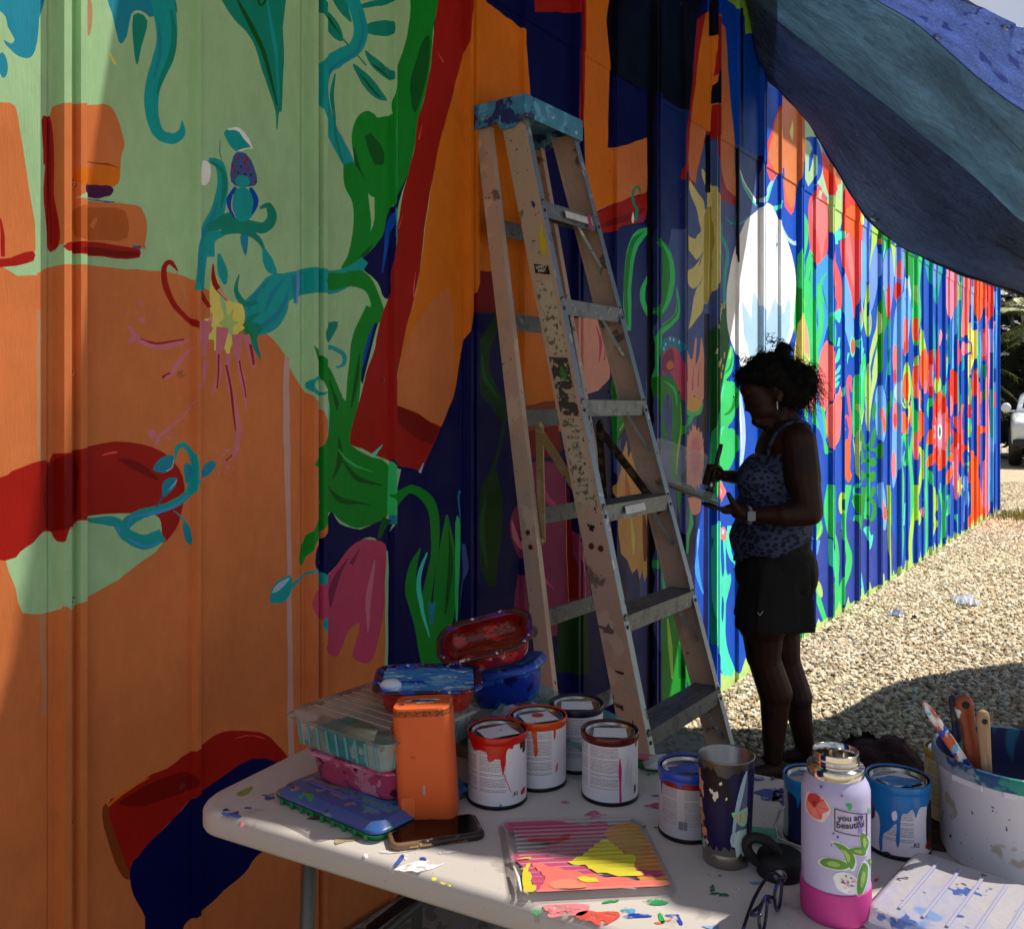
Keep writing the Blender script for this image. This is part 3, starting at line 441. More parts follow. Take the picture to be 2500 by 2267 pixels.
S('H2', 'lgreen', [(808, 520), (855, 580), (930, 575), (968, 500)], [16, 42, 42, 16]); S('H2', 'lgreen', [(880, 585), (850, 655), (800, 705), (760, 800), (745, 900)], [36, 42, 34, 26, 20])
STAR('H2', 'salmon', 895, 980, 100, 290, 22, .9, 4, 1); STAR('H2', 'rose', 905, 960, 60, 220, 16, .6, 9, 1); P('H2', 'salmon', [(828, 1340), (945, 1330), (952, 1440), (900, 1490), (830, 1440)])
P('H2', 'green', [(510, 262), (600, 250), (700, 272), (752, 350), (782, 500), (782, 700), (755, 900), (742, 1145), (675, 1145), (688, 900), (702, 600), (690, 430), (640, 410), (612, 600), (662, 780), (640, 790), (580, 640), (628, 820), (600, 835), (560, 700), (538, 430), (508, 430)]); S('H2', 'lime', [(770, 480), (778, 700), (750, 920), (738, 1120)], [4, 14, 16, 8]); S('H2', 'dgreen', [(600, 420), (590, 560)], [22, 8]); S('H2', 'dgreen', [(660, 410), (655, 540)], [20, 5]); S('H2', 'lgreen', [(620, 290), (720, 370), (740, 520)], [5, 22, 5])
S('H2', 'lgreen', [(850, 1440), (860, 1560), (830, 1680), (820, 1828)], [30, 56, 50, 40]); S('H2', 'green', [(760, 1150), (770, 1400), (800, 1600)], [40, 46, 30]); EL('H2', 'slate', 808, 1480, 46, 190)
# magenta flower and peach brush marks behind the ladder
P('H4', 'mag', [(660, 600), (820, 590), (900, 625), (930, 720), (942, 950), (1000, 1200), (1110, 1500), (1122, 1760), (900, 1980), (540, 1980), (545, 1500), (640, 1400), (560, 1372), (510, 1250), (480, 1100), (520, 960), (600, 890), (640, 800)]); S('H4', 'rose', [(500, 1060), (530, 1200), (600, 1330)], [10, 44, 14]); S('H4', 'pink', [(720, 640), (760, 850), (880, 960)], [10, 60, 12]); S('H4', 'rose', [(1010, 1180), (1060, 1450), (1080, 1700)], [6, 44, 30]); S('H4', 'pink', [(620, 1560), (700, 1500), (840, 1620)], [10, 50, 10]); S('H4', 'dred', [(955, 800), (962, 1200), (975, 1700)], [18, 44, 50]); S('H4', 'peach', [(935, 700), (940, 1200), (960, 1760)], [2, 5, 3])
P('H4', 'deep', [(870, 1828), (1110, 1760), (1130, 2300), (860, 2300)], 1); P('H4', 'navy', [(640, 1380), (700, 1400), (560, 1510), (548, 1420)], 2)
P('H2', 'green', [(165, 190), (250, 450), (320, 560), (305, 660), (240, 760), (170, 880), (155, 500)], 2); S('H2', 'lime', [(300, 600), (230, 740)], [4, 12]); S('H2', 'dgreen', [(200, 330), (240, 560)], [4, 24])
P('H2', 'peach', [(165, 1250), (220, 1060), (290, 820), (305, 980), (330, 900), (350, 1000), (380, 940), (400, 1010), (455, 1150), (500, 1828), (480, 2000), (450, 2090), (430, 1980), (405, 2070), (385, 1960), (340, 2010), (300, 1900), (240, 1828), (200, 1500)], 1); S('H2', 'brown', [(440, 1450), (460, 1700), (455, 1900)], [14, 56, 20]); S('H2', 'orange', [(280, 1100), (300, 1300), (290, 1500)], [8, 50, 10]); S('H2', 'yel', [(330, 1500), (350, 1700), (350, 1850)], [6, 30, 6])
P('H2', 'slate', [(165, 900), (240, 800), (240, 1080), (210, 1190), (190, 1190), (170, 1100)], 1)
P('H3', 'slate', [(500, 160), (600, 60), (700, 460), (620, 520), (610, 1000), (520, 1000)], 2); P('H3', 'lgreen', [(505, 238), (570, 245), (625, 290), (665, 370), (702, 465), (622, 505), (605, 380), (575, 320), (505, 300)])
P('H3', 'green', [(598, 770), (740, 690), (770, 900), (812, 1150), (825, 1385), (612, 1500), (606, 1100), (590, 900)], 2); S('H3', 'lime', [(660, 760), (680, 1000), (700, 1300)], [12, 36, 16]); S('H3', 'dgreen', [(760, 1000), (780, 1300)], [20, 40]); P('H3', 'green', [(780, 740), (830, 900), (880, 1100), (905, 1345), (850, 1385), (800, 1100)], 2); S('H3', 'lime', [(850, 1050), (880, 1300)], [4, 14]); P('H3', 'turq', [(880, 1130), (940, 1320), (905, 1350)], 1); P('H3', 'lgreen', [(740, 1700), (1010, 1600), (1010, 1690), (760, 1828), (600, 1900), (600, 1850)], 1); S('H3', 'orange2', [(680, 1880), (850, 1770), (1010, 1640)], [6, 12, 6])
P('H3', 'turq', [(1048, -60), (1112, -60), (1130, 180), (1145, 392), (1166, 300), (1150, 60), (1175, 60), (1178, 300), (1192, 382), (1216, 362), (1222, 452), (1192, 560), (1175, 700), (1182, 1000), (1242, 1180), (1302, 1400), (1250, 1442), (1200, 1410), (1120, 1180), (1060, 1000), (1045, 800), (1050, 500)]); P('H3', 'blue', [(1145, 560), (1160, 640), (1150, 805), (1135, 700)]); P('H3', 'tealg', [(1040, 0), (1050, 60), (1045, 500), (1062, 980), (1030, 900), (1035, 400)], 2)
STAR('H3', 'coral2', 1150, 10, 42, 70, 5, .8, 3); EL('H3', 'wblue', 1152, -8, 12, 26); STAR('F6', 'coral2', 348, 935, 34, 62, 5, .8, 6); EL('F6', 'wblue', 348, 935, 12, 26); S('H3', 'turq', [(1215, -60), (1200, 100), (1225, 220), (1285, 300), (1290, 380)], [50, 44, 30, 36, 10]); P('H3', 'sky', [(925, 130), (952, 400), (982, 565), (905, 362), (915, 200)]); S('H3', 'lblue', [(940, -40), (930, 60), (925, 160)], [14, 22, 8])
# ---- second letter A, spiral and letters under the tarp
P('F5', 'pale', [(800, 600), (870, 720), (900, 800), (930, 860), (1000, 960), (1040, 1040), (1100, 1110), (1135, 1150), (1122, 1235), (1015, 1205), (1003, 1262), (985, 1082), (935, 1085), (880, 1000), (830, 1022), (805, 960), (803, 700)], 1)
P('F5', 'red2', [(690, 520), (712, 530), (690, 700), (650, 850), (645, 985), (625, 978), (600, 900), (606, 780), (648, 650)], 1); P('F5', 'orange', [(702, 528), (722, 543), (772, 580), (792, 640), (788, 850), (772, 1000), (757, 1125), (740, 1145), (715, 1100), (702, 1000), (697, 910), (660, 962), (607, 852), (642, 700), (682, 560)], 1)
P('F5', 'coral', [(694, 950), (702, 1000), (716, 1092), (740, 1132), (757, 1112), (752, 1150), (738, 1170), (704, 1125)], 1); P('F5', 'coral', [(605, 850), (630, 905), (655, 960), (645, 985), (622, 975), (600, 900)], 1); P('F5', 'yel', [(742, 655), (748, 700), (742, 772), (727, 720)], 1)
S('F5', 'blue', [(812, 755), (852, 765), (876, 820), (888, 900), (872, 975), (825, 1025)], [8, 40, 42, 38, 30, 6]); S('F5', 'blue', [(866, 790), (845, 850), (838, 900), (832, 935)], [14, 20, 14, 5])
P('F5', 'red2', [(902, 815), (945, 880), (990, 1030), (965, 1070), (938, 1062), (908, 950)], 1); P('F5', 'orange', [(925, 850), (1005, 965), (1008, 1000), (985, 1010), (955, 985)], 1); P('F5', 'red2', [(1020, 1010), (1100, 1100), (1130, 1160), (1128, 1230), (1062, 1325), (1018, 1282), (1014, 1120)], 1)
P('G2', 'ora', [(545, 20), (640, 30), (655, 200), (722, 222), (712, 300), (642, 410), (560, 320), (495, 290), (500, 130)]); P('G2', 'yel', [(670, 60), (700, 50), (722, 100), (720, 210), (670, 235), (640, 180), (655, 90)], 1)
P('G1', 'coral', [(1588, 235), (1640, 330), (1682, 420), (1702, 500), (1706, 700), (1692, 950), (1652, 1130), (1596, 1352), (1560, 1180), (1500, 960), (1480, 700), (1480, 450), (1512, 350)]); P('G1', 'coral2', [(1588, 330), (1640, 400), (1690, 520), (1690, 780), (1660, 860), (1650, 960), (1622, 1100), (1600, 920), (1575, 830), (1530, 700), (1520, 450)]); P('G1', 'lime2', [(1680, 400), (1760, 380), (1828, 420), (1828, 700), (1760, 800), (1710, 760), (1706, 520)]); S('G1', 'pale', [(1610, 300), (1600, 370), (1580, 410)], [40, 22, 14]); S('G1', 'pale', [(1700, 350), (1688, 420)], [30, 16])
# ---- plants of the sunlit stretch
S('G1', 'lgreen', [(1390, 480), (1448, 640), (1452, 850), (1412, 1050), (1372, 1240)], [5, 44, 46, 44, 40]); P('G1', 'lgreen', [(1362, 950), (1400, 1080), (1430, 1150), (1478, 1000), (1500, 950), (1532, 1080), (1542, 1300), (1585, 1400), (1622, 1550), (1600, 1900), (1330, 1900), (1342, 1400)])
P('G1', 'green', [(1342, 1350), (1366, 1400), (1362, 1900), (1330, 1900)], 1)
for a, c in (([(1452, 1090), (1432, 1300), (1440, 1430)], 'blue'), ([(1502, 1190), (1480, 1450), (1502, 1610)], 'blue'), ([(1412, 1100), (1420, 1180)], 'blue'), ([(1380, 1500), (1400, 1700), (1390, 1880)], 'lime'), ([(1460, 1500), (1470, 1828)], 'green')): S('G1', c, a, [4, 15, 4])
P('G2', 'sky', [(160, 740), (240, 640), (335, 560), (345, 900), (352, 1250), (302, 1420), (200, 1840), (140, 1840), (150, 1000)]); S('G2', 'lgreen', [(60, 820), (110, 1100), (135, 1400), (120, 1900)], [100, 122, 122, 100]); S('G2', 'lgreen', [(220, 880), (222, 1050), (252, 1200), (242, 1400), (192, 1600), (200, 1840)], [34, 62, 52, 60, 60, 62]); S('G2', 'lgreen', [(310, 760), (255, 850), (245, 1000), (310, 1120)], [16, 32, 28, 10]); S('G2', 'blue', [(170, 1050), (190, 1200), (212, 1360)], [4, 26, 4]); S('G2', 'green', [(260, 900), (290, 1060), (320, 1180)], [6, 16, 5])
P('G2', 'yel', [(0, 1200), (40, 1300), (92, 1450), (122, 1700), (112, 1900), (-60, 1900), (-20, 1400)]); P('G2', 'salmon', [(25, 1220), (70, 1290), (107, 1450), (117, 1700), (60, 1655), (30, 1450)]); P('G3', 'lime2', [(0, 60), (100, 60), (112, 600), (95, 780), (0, 640)], 1)
P('G2', 'turq', [(380, 300), (520, 300), (500, 370), (440, 400), (440, 440), (400, 430), (362, 380)])
P('G2', 'coral', [(400, 425), (380, 480), (355, 560), (345, 700), (360, 900), (410, 1030), (425, 1120), (400, 1222), (440, 1205), (476, 1130), (482, 950), (467, 800), (430, 680), (394, 590), (386, 500)]); S('G2', 'coral2', [(385, 500), (372, 620), (385, 760), (420, 900)], [8, 36, 34, 8])
P('G2', 'coral', [(550, 308), (600, 340), (640, 400), (702, 300), (712, 350), (692, 500), (662, 700), (652, 900), (637, 1100), (621, 1275), (590, 1150), (550, 950), (500, 760), (475, 600), (463, 400), (520, 380)]); S('G2', 'coral2', [(550, 330), (560, 520), (590, 720), (612, 900)], [30, 66, 50, 10]); S('G2', 'salmon', [(530, 360), (560, 320)], [20, 30])
P('G2', 'lblue', [(490, 780), (520, 768), (560, 900), (592, 1050), (612, 1280), (612, 1500), (580, 1610), (540, 1480), (500, 1300), (484, 1100)]); P('G2', 'pblue', [(735, 100), (815, 200), (812, 270), (772, 500), (782, 700), (742, 1000), (702, 1160), (660, 1100), (650, 900), (682, 650), (712, 400)]); P('G2', 'lblue', [(700, 400), (760, 480), (765, 700), (740, 950), (700, 1120), (670, 900), (690, 620)])
P('G2', 'turq', [(410, 1270), (440, 1310), (465, 1300), (470, 1160), (400, 1200), (340, 1200), (340, 1280)]); P('G2', 'lgreen', [(340, 1250), (400, 1300), (418, 1400), (412, 1560), (380, 1600), (345, 1560), (335, 1400)]); P('G2', 'sky', [(348, 1290), (382, 1330), (394, 1450), (380, 1530), (345, 1480)])
S('G2', 'lime', [(845, 230), (840, 420), (812, 600), (782, 850), (752, 1050), (742, 1300), (765, 1470)], [70, 58, 32, 26, 26, 30, 16]); S('G2', 'orange', [(880, 380), (895, 440)], 20); P('G2', 'pblue', [(860, 450), (890, 560), (892, 750), (862, 1000), (802, 1205), (770, 1150), (775, 900), (800, 650), (830, 520)])
P('G2', 'green', [(885, 270), (1035, 400), (1022, 480), (962, 600), (932, 750), (952, 950), (962, 1100), (1000, 1280), (962, 1400), (932, 1600), (900, 1840), (858, 1840), (870, 1300), (902, 900), (902, 500)]); S('G2', 'turq', [(955, 370), (962, 480), (930, 640), (922, 800), (952, 950)], [5, 16, 16, 16, 6])
P('G2', 'pblue', [(1000, 480), (1042, 560), (1062, 750), (1052, 1000), (1022, 1200), (1000, 1272), (970, 1150), (950, 900), (930, 750), (950, 620)]); EL('G2', 'coral', 1002, 1080, 27, 195); S('G2', 'turq', [(1000, 1272), (1005, 1500), (1000, 1900)], [14, 20, 10]); S('G2', 'lime', [(1052, 430), (1068, 600), (1072, 800)], [50, 34, 12])
P('G2', 'pblue', [(1090, 465), (1182, 515), (1172, 800), (1152, 1000), (1100, 1125), (1080, 1000), (1074, 700)]); EL('G2', 'coral2', 1116, 720, 28, 112, rot=.06); EL('G2', 'red2', 1090, 960, 22, 105, rot=.04)
P('G2', 'green', [(1182, 500), (1265, 550), (1262, 900), (1212, 832), (1190, 750)]); P('G2', 'wblue', [(1185, 800), (1212, 850), (1232, 780), (1252, 1000), (1242, 1150), (1190, 1100), (1178, 950)], 1)
P('G2', 'lblue', [(1140, 1030), (1212, 920), (1247, 1150), (1237, 1400), (1192, 1690), (1160, 1600), (1120, 1700), (1062, 1840), (1050, 1600), (1068, 1250), (1100, 1100)]); EL('G2', 'coral2', 1186, 1460, 24, 215); EL('G2', 'red2', 1180, 1600, 14, 80); EL('G2', 'coral2', 1085, 1740, 30, 135)
P('G2', 'lgreen', [(1285, 550), (1372, 590), (1352, 900), (1367, 1200), (1352, 1350), (1302, 1562), (1268, 1500), (1258, 1200), (1268, 800)]); S('G2', 'green', [(1265, 560), (1262, 900), (1270, 1150)], [20, 24, 10]); EL('G2', 'ora', 1292, 1390, 28, 135); S('G2', 'lime2', [(1290, 900), (1300, 1130)], [20, 6])
P('G2', 'teal', [(1408, 600), (1500, 620), (1595, 680), (1582, 850), (1532, 1105), (1480, 940), (1440, 820)]); P('G2', 'pblue', [(1480, 640), (1545, 670), (1522, 940), (1490, 820)]); P('G2', 'pink2', [(1635, 700), (1755, 760), (1757, 950), (1742, 1120), (1700, 1285), (1660, 1220), (1640, 1050), (1632, 850)]); S('G2', 'coral2', [(1700, 760), (1702, 1000), (1695, 1260)], [6, 12, 5])
for x, y, a, b in ((690, 1240, 25, 135), (786, 1310, 18, 115), (602, 1580, 22, 90)): EL('G2', 'turq', x, y, a + 9, b + 30); EL('G2', 'ora', x, y, a, b)
S('G2', 'lime2', [(880, 1120), (880, 1350), (850, 1500), (802, 1700), (770, 1900)], [4, 30, 52, 40, 24]); S('G2', 'lime2', [(872, 1600), (850, 1760), (830, 1900)], [4, 30, 30]); S('G2', 'turq', [(648, 1190), (655, 1350), (690, 1500), (700, 1700), (660, 1850)], [8, 26, 34, 32, 40]); S('G2', 'turq', [(560, 1650), (545, 1720), (545, 1770)], [24, 14, 4]); S('G2', 'turq', [(670, 1490), (635, 1520), (640, 1600)], [10, 14, 4])
S('G2', 'lblue', [(1350, 1330), (1400, 1500), (1420, 1650)], [4, 14, 5]); P('G2', 'lime', [(1360, 1380), (1412, 1560), (1420, 1640), (1350, 1680)]); S('G2', 'teal', [(1497, 1180), (1500, 1400), (1510, 1600), (1530, 1800)], [6, 40, 36, 10]); S('G2', 'teal', [(1540, 1200), (1555, 1500), (1540, 1800)], [5, 16, 14])
S('G2', 'pink2', [(1580, 1390), (1585, 1460), (1570, 1570)], [10, 34, 12]); S('G2', 'pink2', [(1635, 1400), (1640, 1480), (1625, 1560)], [6, 28, 8]); S('G2', 'teal', [(1690, 1270), (1670, 1450), (1680, 1600), (1650, 1828)], [20, 22, 26, 24]); S('G2', 'lblue', [(1750, 1230), (1730, 1450), (1715, 1700)], [5, 12, 8])
# G3
S('G3', 'lgreen', [(-10, 640), (60, 700), (100, 820)], [30, 50, 10])
P('G3', 'coral2', [(310, -90), (350, 0), (388, 150), (385, 300), (362, 500), (332, 620), (290, 710), (262, 735), (230, 600), (210, 420), (212, 250), (240, 60)])
for a, ww in (([(452, 0), (432, 120), (385, 180)], [20, 46, 6]), ([(462, 190), (432, 260), (385, 310)], [20, 38, 5]), ([(462, 300), (422, 340), (380, 395)], [20, 36, 5]), ([(450, 370), (410, 420), (372, 450)], [20, 44, 6]), ([(500, 400), (490, 480), (475, 590)], [4, 18, 4]), ([(455, 1480 - 1600), (440, -20)], [20, 30])): S('G3', 'turq', a, ww)
P('G3', 'coral2', [(462, 418), (482, 560), (472, 800), (462, 980), (430, 1062), (350, 1133), (325, 1000), (300, 900), (310, 700), (350, 600), (390, 530), (442, 505)]); S('G3', 'salmon', [(465, 430), (440, 510), (380, 540), (330, 680)], [6, 14, 16, 6]); P('G3', 'coral2', [(130, 190), (182, 300), (192, 500), (182, 650), (150, 745), (120, 600), (124, 400)])
P('G3', 'lgreen', [(190, 500), (240, 700), (282, 900), (305, 1050), (342, 1155), (290, 1172), (268, 1000), (220, 900), (160, 850), (150, 750)]); P('G3', 'sky', [(200, 480), (232, 620), (262, 760), (282, 900), (284, 1050), (230, 900), (190, 700)]); S('G3', 'lgreen', [(262, 650), (285, 800), (300, 1000)], [40, 30, 22])
S('G3', 'coral', [(592, 488), (578, 400), (585, 335), (568, 308), (548, 370), (550, 500), (566, 650), (580, 800), (574, 950), (560, 1060), (545, 1170)], [14, 22, 18, 22, 30, 28, 28, 28, 32, 38, 44]); S('G3', 'coral', [(520, 915), (505, 850), (512, 775), (540, 755), (560, 850), (575, 940)], [12, 22, 24, 22, 22, 14]); P('G3', 'ora', [(532, 1010), (572, 1080), (577, 1200), (572, 1350), (592, 1420), (570, 1480), (545, 1492), (510, 1400), (494, 1250), (505, 1120)])
P('G3', 'lgreen', [(612, 330), (660, 280), (700, 150), (742, 60), (747, 300), (732, 600), (702, 850), (662, 900), (610, 1000), (600, 700)]); S('G3', 'turq', [(735, 180), (700, 350), (680, 520), (700, 680)], [6, 34, 44, 10]); S('G3', 'turq', [(720, 0), (690, 120), (660, 220), (645, 320)], [20, 34, 30, 8])
P('G3', 'lime2', [(780, 90), (802, 300), (802, 450), (762, 720), (742, 600), (748, 300)]); P('G3', 'lime2', [(872, 20), (878, 300), (832, 500), (802, 700), (775, 960), (742, 720), (798, 500), (822, 300)]); S('G3', 'lime', [(790, 300), (780, 560), (772, 900)], [5, 16, 4])
for a, ww in (([(635, 620), (658, 760), (690, 860)], [10, 26, 8]), ([(728, 680), (695, 850)], [8, 18]), ([(645, 850), (640, 1050), (632, 1200), (642, 1470)], [8, 22, 16, 5]), ([(698, 875), (660, 1050), (635, 1210)], [6, 20, 10]), ([(608, 1010), (632, 1190)], [6, 18])): S('G3', 'lime2', a, ww)
P('G3', 'lblue', [(885, 415), (930, 440), (967, 520), (977, 650), (977, 800), (965, 985), (930, 1052), (888, 1022), (862, 900), (848, 650), (858, 500)]); P('G3', 'coral2', [(894, 655), (930, 655), (962, 740), (972, 900), (940, 965), (900, 862), (888, 750)]); EL('G3', 'ora', 950, 862, 20, 88)
S('G3', 'green', [(1035, 470), (1022, 600), (985, 720), (972, 920)], [16, 52, 22, 6]); S('G3', 'teal', [(1000, 0), (985, 260), (960, 480)], [6, 10, 8])
P('G3', 'lblue', [(1062, -100), (1142, -20), (1150, 300), (1147, 600), (1137, 900), (1108, 950), (1137, 1050), (1112, 1300), (1082, 1480), (1050, 1555), (1038, 1300), (1045, 900), (1050, 600), (1060, 400)]); P('G3', 'wblue', [(1120, 350), (1150, 330), (1147, 600), (1110, 620), (1060, 480)])
for y, a, b, c in ((120, 27, 170, 'coral2'), (320, 17, 90, 'red2'), (760, 28, 165, 'coral2'), (800, 18, 80, 'red2'), (1300, 25, 160, 'coral2')): EL('G3', c, 1075 - (y > 1200) * 15, y, a, b)
EL('G3', 'lime', 1205, 400, 46, 250); EL('G3', 'ora', 1195, 430, 36, 158); S('G3', 'lime', [(1155, 600), (1180, 660), (1225, 660), (1210, 840), (1190, 980)], [12, 22, 44, 30, 10]); EL('G3', 'ora', 1172, 830, 31, 132); EL('G3', 'ora', 1256, 730, 14, 150)
S('G3', 'lime', [(1300, 80), (1302, 200)], [10, 56]); EL('G3', 'ora', 1298, 375, 36, 188); EL('G3', 'coral2', 1300, 470, 20, 85); S('G3', 'lgreen', [(1245, 300), (1270, 600), (1285, 900), (1245, 1200), (1262, 1500), (1270, 1900)], [14, 26, 44, 36, 40, 44]); EL('G3', 'ora', 1400, 240, 52, 250); EL('G3', 'coral2', 1408, 430, 26, 80); EL('G3', 'red2', 1470, 280, 34, 275); STAR('G3', 'pink2', 1467, 310, 20, 150, 9, .7, 3, 1); EL('G3', 'turq', 1467, 290, 7, 40); EL('G3', 'ora', 1350, 560, 16, 110)
S('G3', 'lgreen', [(775, 960), (770, 1150), (772, 1350), (775, 1500), (762, 1700), (745, 1900)], [6, 30, 34, 40, 42, 40])
for x, y, a, b, r_ in ((708, 1000, 22, 95, -.12), (742, 1100, 18, 60, -.5), (832, 990, 24, 120, .15), (888, 1145, 26, 88, .08), (830, 1130, 40, 22, .3), (702, 1210, 20, 90, 0), (740, 1250, 40, 22, .2), (825, 1270, 42, 50, 0), (700, 1420, 32, 65, 0), (745, 1420, 30, 25, 0), (822, 1430, 40, 60, .2), (700, 1600, 30, 34, .3), (825, 1600, 30, 66, .3), (840, 700, 22, 110, .1)): EL('G3', 'green', x, y, a, b, rot=r_)
S('G3', 'lgreen', [(655, 1490), (625, 1580), (640, 1680), (615, 1700), (650, 1790), (710, 1860)], [12, 44, 50, 44, 50, 60]); EL('G3', 'blue', 650, 1585, 22, 40); EL('G3', 'lime', 478, 1730, 34, 120); EL('G3', 'midb', 486, 1740, 13, 60)
EL('G3', 'ora', 1352, 850, 34, 195); EL('G3', 'coral2', 1296, 1085, 23, 160); S('G3', 'turq', [(1350, 480), (1345, 640), (1352, 690)], [5, 10, 20])
S('G3', 'lime', [(1332, 1345), (1325, 1220), (1345, 1105), (1372, 1200), (1372, 1350), (1342, 1550), (1312, 1700), (1290, 1900)], [14, 24, 32, 32, 36, 38, 36, 44]); S('G3', 'lgreen', [(1182, 1145), (1165, 1240), (1185, 1305), (1217, 1200), (1200, 1050), (1170, 970), (1140, 1100), (1145, 1300), (1162, 1500), (1148, 1900)], [10, 22, 26, 38, 38, 36, 32, 28, 32, 34]); S('G3', 'lgreen', [(1445, 770), (1440, 680), (1470, 560), (1495, 700), (1470, 900), (1430, 1100), (1425, 1400), (1420, 1900)], [8, 24, 40, 24, 18, 22, 24, 26])
S('G3', 'turq', [(1660, 100), (1640, 300), (1600, 520), (1610, 620)], [18, 26, 22, 10]); S('G3', 'teal', [(1720, 0), (1718, 220), (1700, 420)], [18, 18, 8]); S('G3', 'teal', [(1780, 0), (1770, 400), (1790, 700)], [20, 28, 12]); EL('G3', 'lime', 1550, 410, 40, 115); EL('G3', 'red2', 1550, 180, 27, 220); EL('G3', 'red2', 1632, 130, 19, 125); EL('G3', 'red2', 1712, 440, 46, 215); EL('G3', 'coral2', 1700, 640, 22, 120); EL('G3', 'coral', 1765, 620, 20, 200); EL('G3', 'coral', 1780, 80, 18, 120)
for k in range(12):
    a = 2 * math.pi * k / 12 + .2; EL('G3', 'ora' if k % 3 == 0 else 'red2', 1570 + 82 * math.cos(a), 920 + 330 * math.sin(a), 30, 130, 10, rot=.35 * math.cos(a) * math.sin(a))
STAR('G3', 'red2', 1570, 920, 115, 330, 9, .75, 2); STAR('G3', 'pink2', 1570, 930, 78, 290, 13, .6, 8, 1); EL('G3', 'white', 1573, 930, 26, 90); EL('G3', 'tealg', 1573, 930, 14, 60); EL('G3', 'blue', 1574, 930, 5, 30)
for x, y, a, b, r_ in ((1462, 985, 30, 95, .2), (1468, 1230, 28, 105, .35), (1635, 740, 20, 90, .2), (1662, 920, 32, 92, 0), (1642, 1190, 24, 90, 0), (1700, 1210, 38, 60, .4), (1680, 1410, 36, 130, .4), (1762, 900, 24, 150, -.2)): EL('G3', 'ora', x, y, a, b, rot=r_)
STAR('G3', 'red2', 1775, 1110, 95, 300, 8, .55, 12); EL('G3', 'lblue', 1775, 1095, 12, 36); STAR('G3', 'pink2', 1745, 1400, 36, 290, 7, .6, 5, 1); STAR('G3', 'yel', 1795, 1540, 34, 150, 7, .5, 6, 1); S('G3', 'teal', [(1690, 940), (1672, 1100), (1640, 1300), (1620, 1600), (1610, 1900)], [26, 36, 26, 34, 30]); S('G3', 'lgreen', [(1450, 1360), (1470, 1480), (1510, 1620), (1530, 1760)], [14, 36, 42, 26]); S('G3', 'lgreen', [(1650, 1850), (1672, 1740), (1665, 1640), (1640, 1700)], [14, 22, 22, 10]); S('G3', 'turq', [(1580, 1500), (1580, 1620)], [8, 14])
# G4 stems
S('G4', 'lgreen', [(470, -60), (442, 120), (450, 280), (500, 450), (520, 600), (505, 800), (515, 1000), (500, 1180)], [66, 72, 62, 62, 52, 70, 90, 100]); S('G4', 'lgreen', [(630, -60), (590, 200), (590, 400), (632, 560), (622, 700), (572, 850), (545, 1000), (535, 1120)], [56, 42, 42, 52, 56, 52, 60, 50]); S('G4', 'turq', [(450, 420), (465, 600), (480, 780)], [10, 34, 12]); EL('G4', 'lime', 568, 100, 25, 98); EL('G4', 'midb', 576, 115, 9, 50)
S('G4', 'green', [(762, -40), (742, 200), (725, 400)], [44, 36, 26]); S('G4', 'turq', [(728, 380), (720, 600), (745, 800), (770, 960)], [22, 16, 18, 10]); S('G4', 'green', [(690, 30), (705, 130), (735, 260)], [60, 52, 44]); S('G4', 'lgreen', [(672, 260), (700, 215), (715, 330)], [14, 34, 28]); S('G4', 'green', [(790, 60), (850, 100), (856, 200), (825, 250), (785, 210)], [50, 34, 38, 32, 14]); P('G4', 'turq', [(758, 335), (800, 308), (828, 390), (846, 380), (840, 450), (820, 515), (800, 470), (785, 395)])
P('G4', 'lblue', [(882, -60), (940, -60), (967, 180), (962, 325), (935, 333), (900, 200)]); P('G4', 'coral2', [(903, 70), (935, 68), (962, 200), (967, 262), (940, 232), (908, 140)]); EL('G4', 'ora', 952, 190, 17, 64)
S('G4', 'lime', [(985, -60), (990, 200), (990, 400), (1000, 790)], [32, 30, 28, 26]); S('G4', 'green', [(1008, 0), (1012, 300)], [12, 8]); S('G4', 'lgreen', [(1105, -40), (1095, 200), (1110, 400), (1095, 700)], [28, 24, 22, 14]); S('G4', 'turq', [(1130, 100), (1120, 300)], [8, 14]); S('G4', 'lime', [(1230, -60), (1222, 100), (1200, 250), (1180, 450), (1185, 660)], [44, 40, 36, 32, 32]); S('G4', 'lgreen', [(1195, -20), (1195, 120), (1180, 260)], [26, 30, 10]); EL('G4', 'lime', 1250, 232, 25, 74); STAR('G4', 'pink2', 1280, 180, 14, 50, 5, .5, 3, 1)
S('G4', 'lgreen', [(1320, -40), (1325, 300), (1320, 590)], [26, 24, 18]); S('G4', 'lime', [(1385, -40), (1402, 120), (1385, 200), (1400, 300), (1368, 430)], [26, 30, 30, 22, 10]); S('G4', 'lgreen', [(1440, -20), (1470, 200), (1450, 490)], [18, 24, 18]); S('G4', 'teal', [(1478, -60), (1475, 200)], [22, 14]); S('G4', 'turq', [(1492, 180), (1510, 210), (1522, 120), (1510, 30)], [10, 14, 14, 12]); S('G4', 'turq', [(1680, 160), (1700, 80), (1695, 0)], [5, 14, 8]); S('G4', 'turq', [(1575, 200), (1580, 370)], [10, 8])
S('G4', 'lgreen', [(360, 260), (370, 350), (330, 430)], [50, 52, 30]); S('G4', 'lime', [(385, 300), (360, 390), (325, 440)], [10, 18, 14]); S('G4', 'lblue', [(360, 430), (345, 560)], [30, 10]); S('G4', 'lime2', [(340, 650), (320, 800), (330, 900)], [20, 34, 20]); S('G4', 'lgreen', [(330, 850), (370, 1000), (420, 1150)], [40, 46, 40]); EL('G4', 'lime2', 368, 870, 24, 78, rot=-.2); S('G4', 'lgreen', [(200, 1190), (215, 1280)], [110, 90])
P('G4', 'ora', [(1735, -60), (1800, -60), (1815, 100), (1828, 262), (1680, 335), (1690, 250), (1722, 150)], 2)
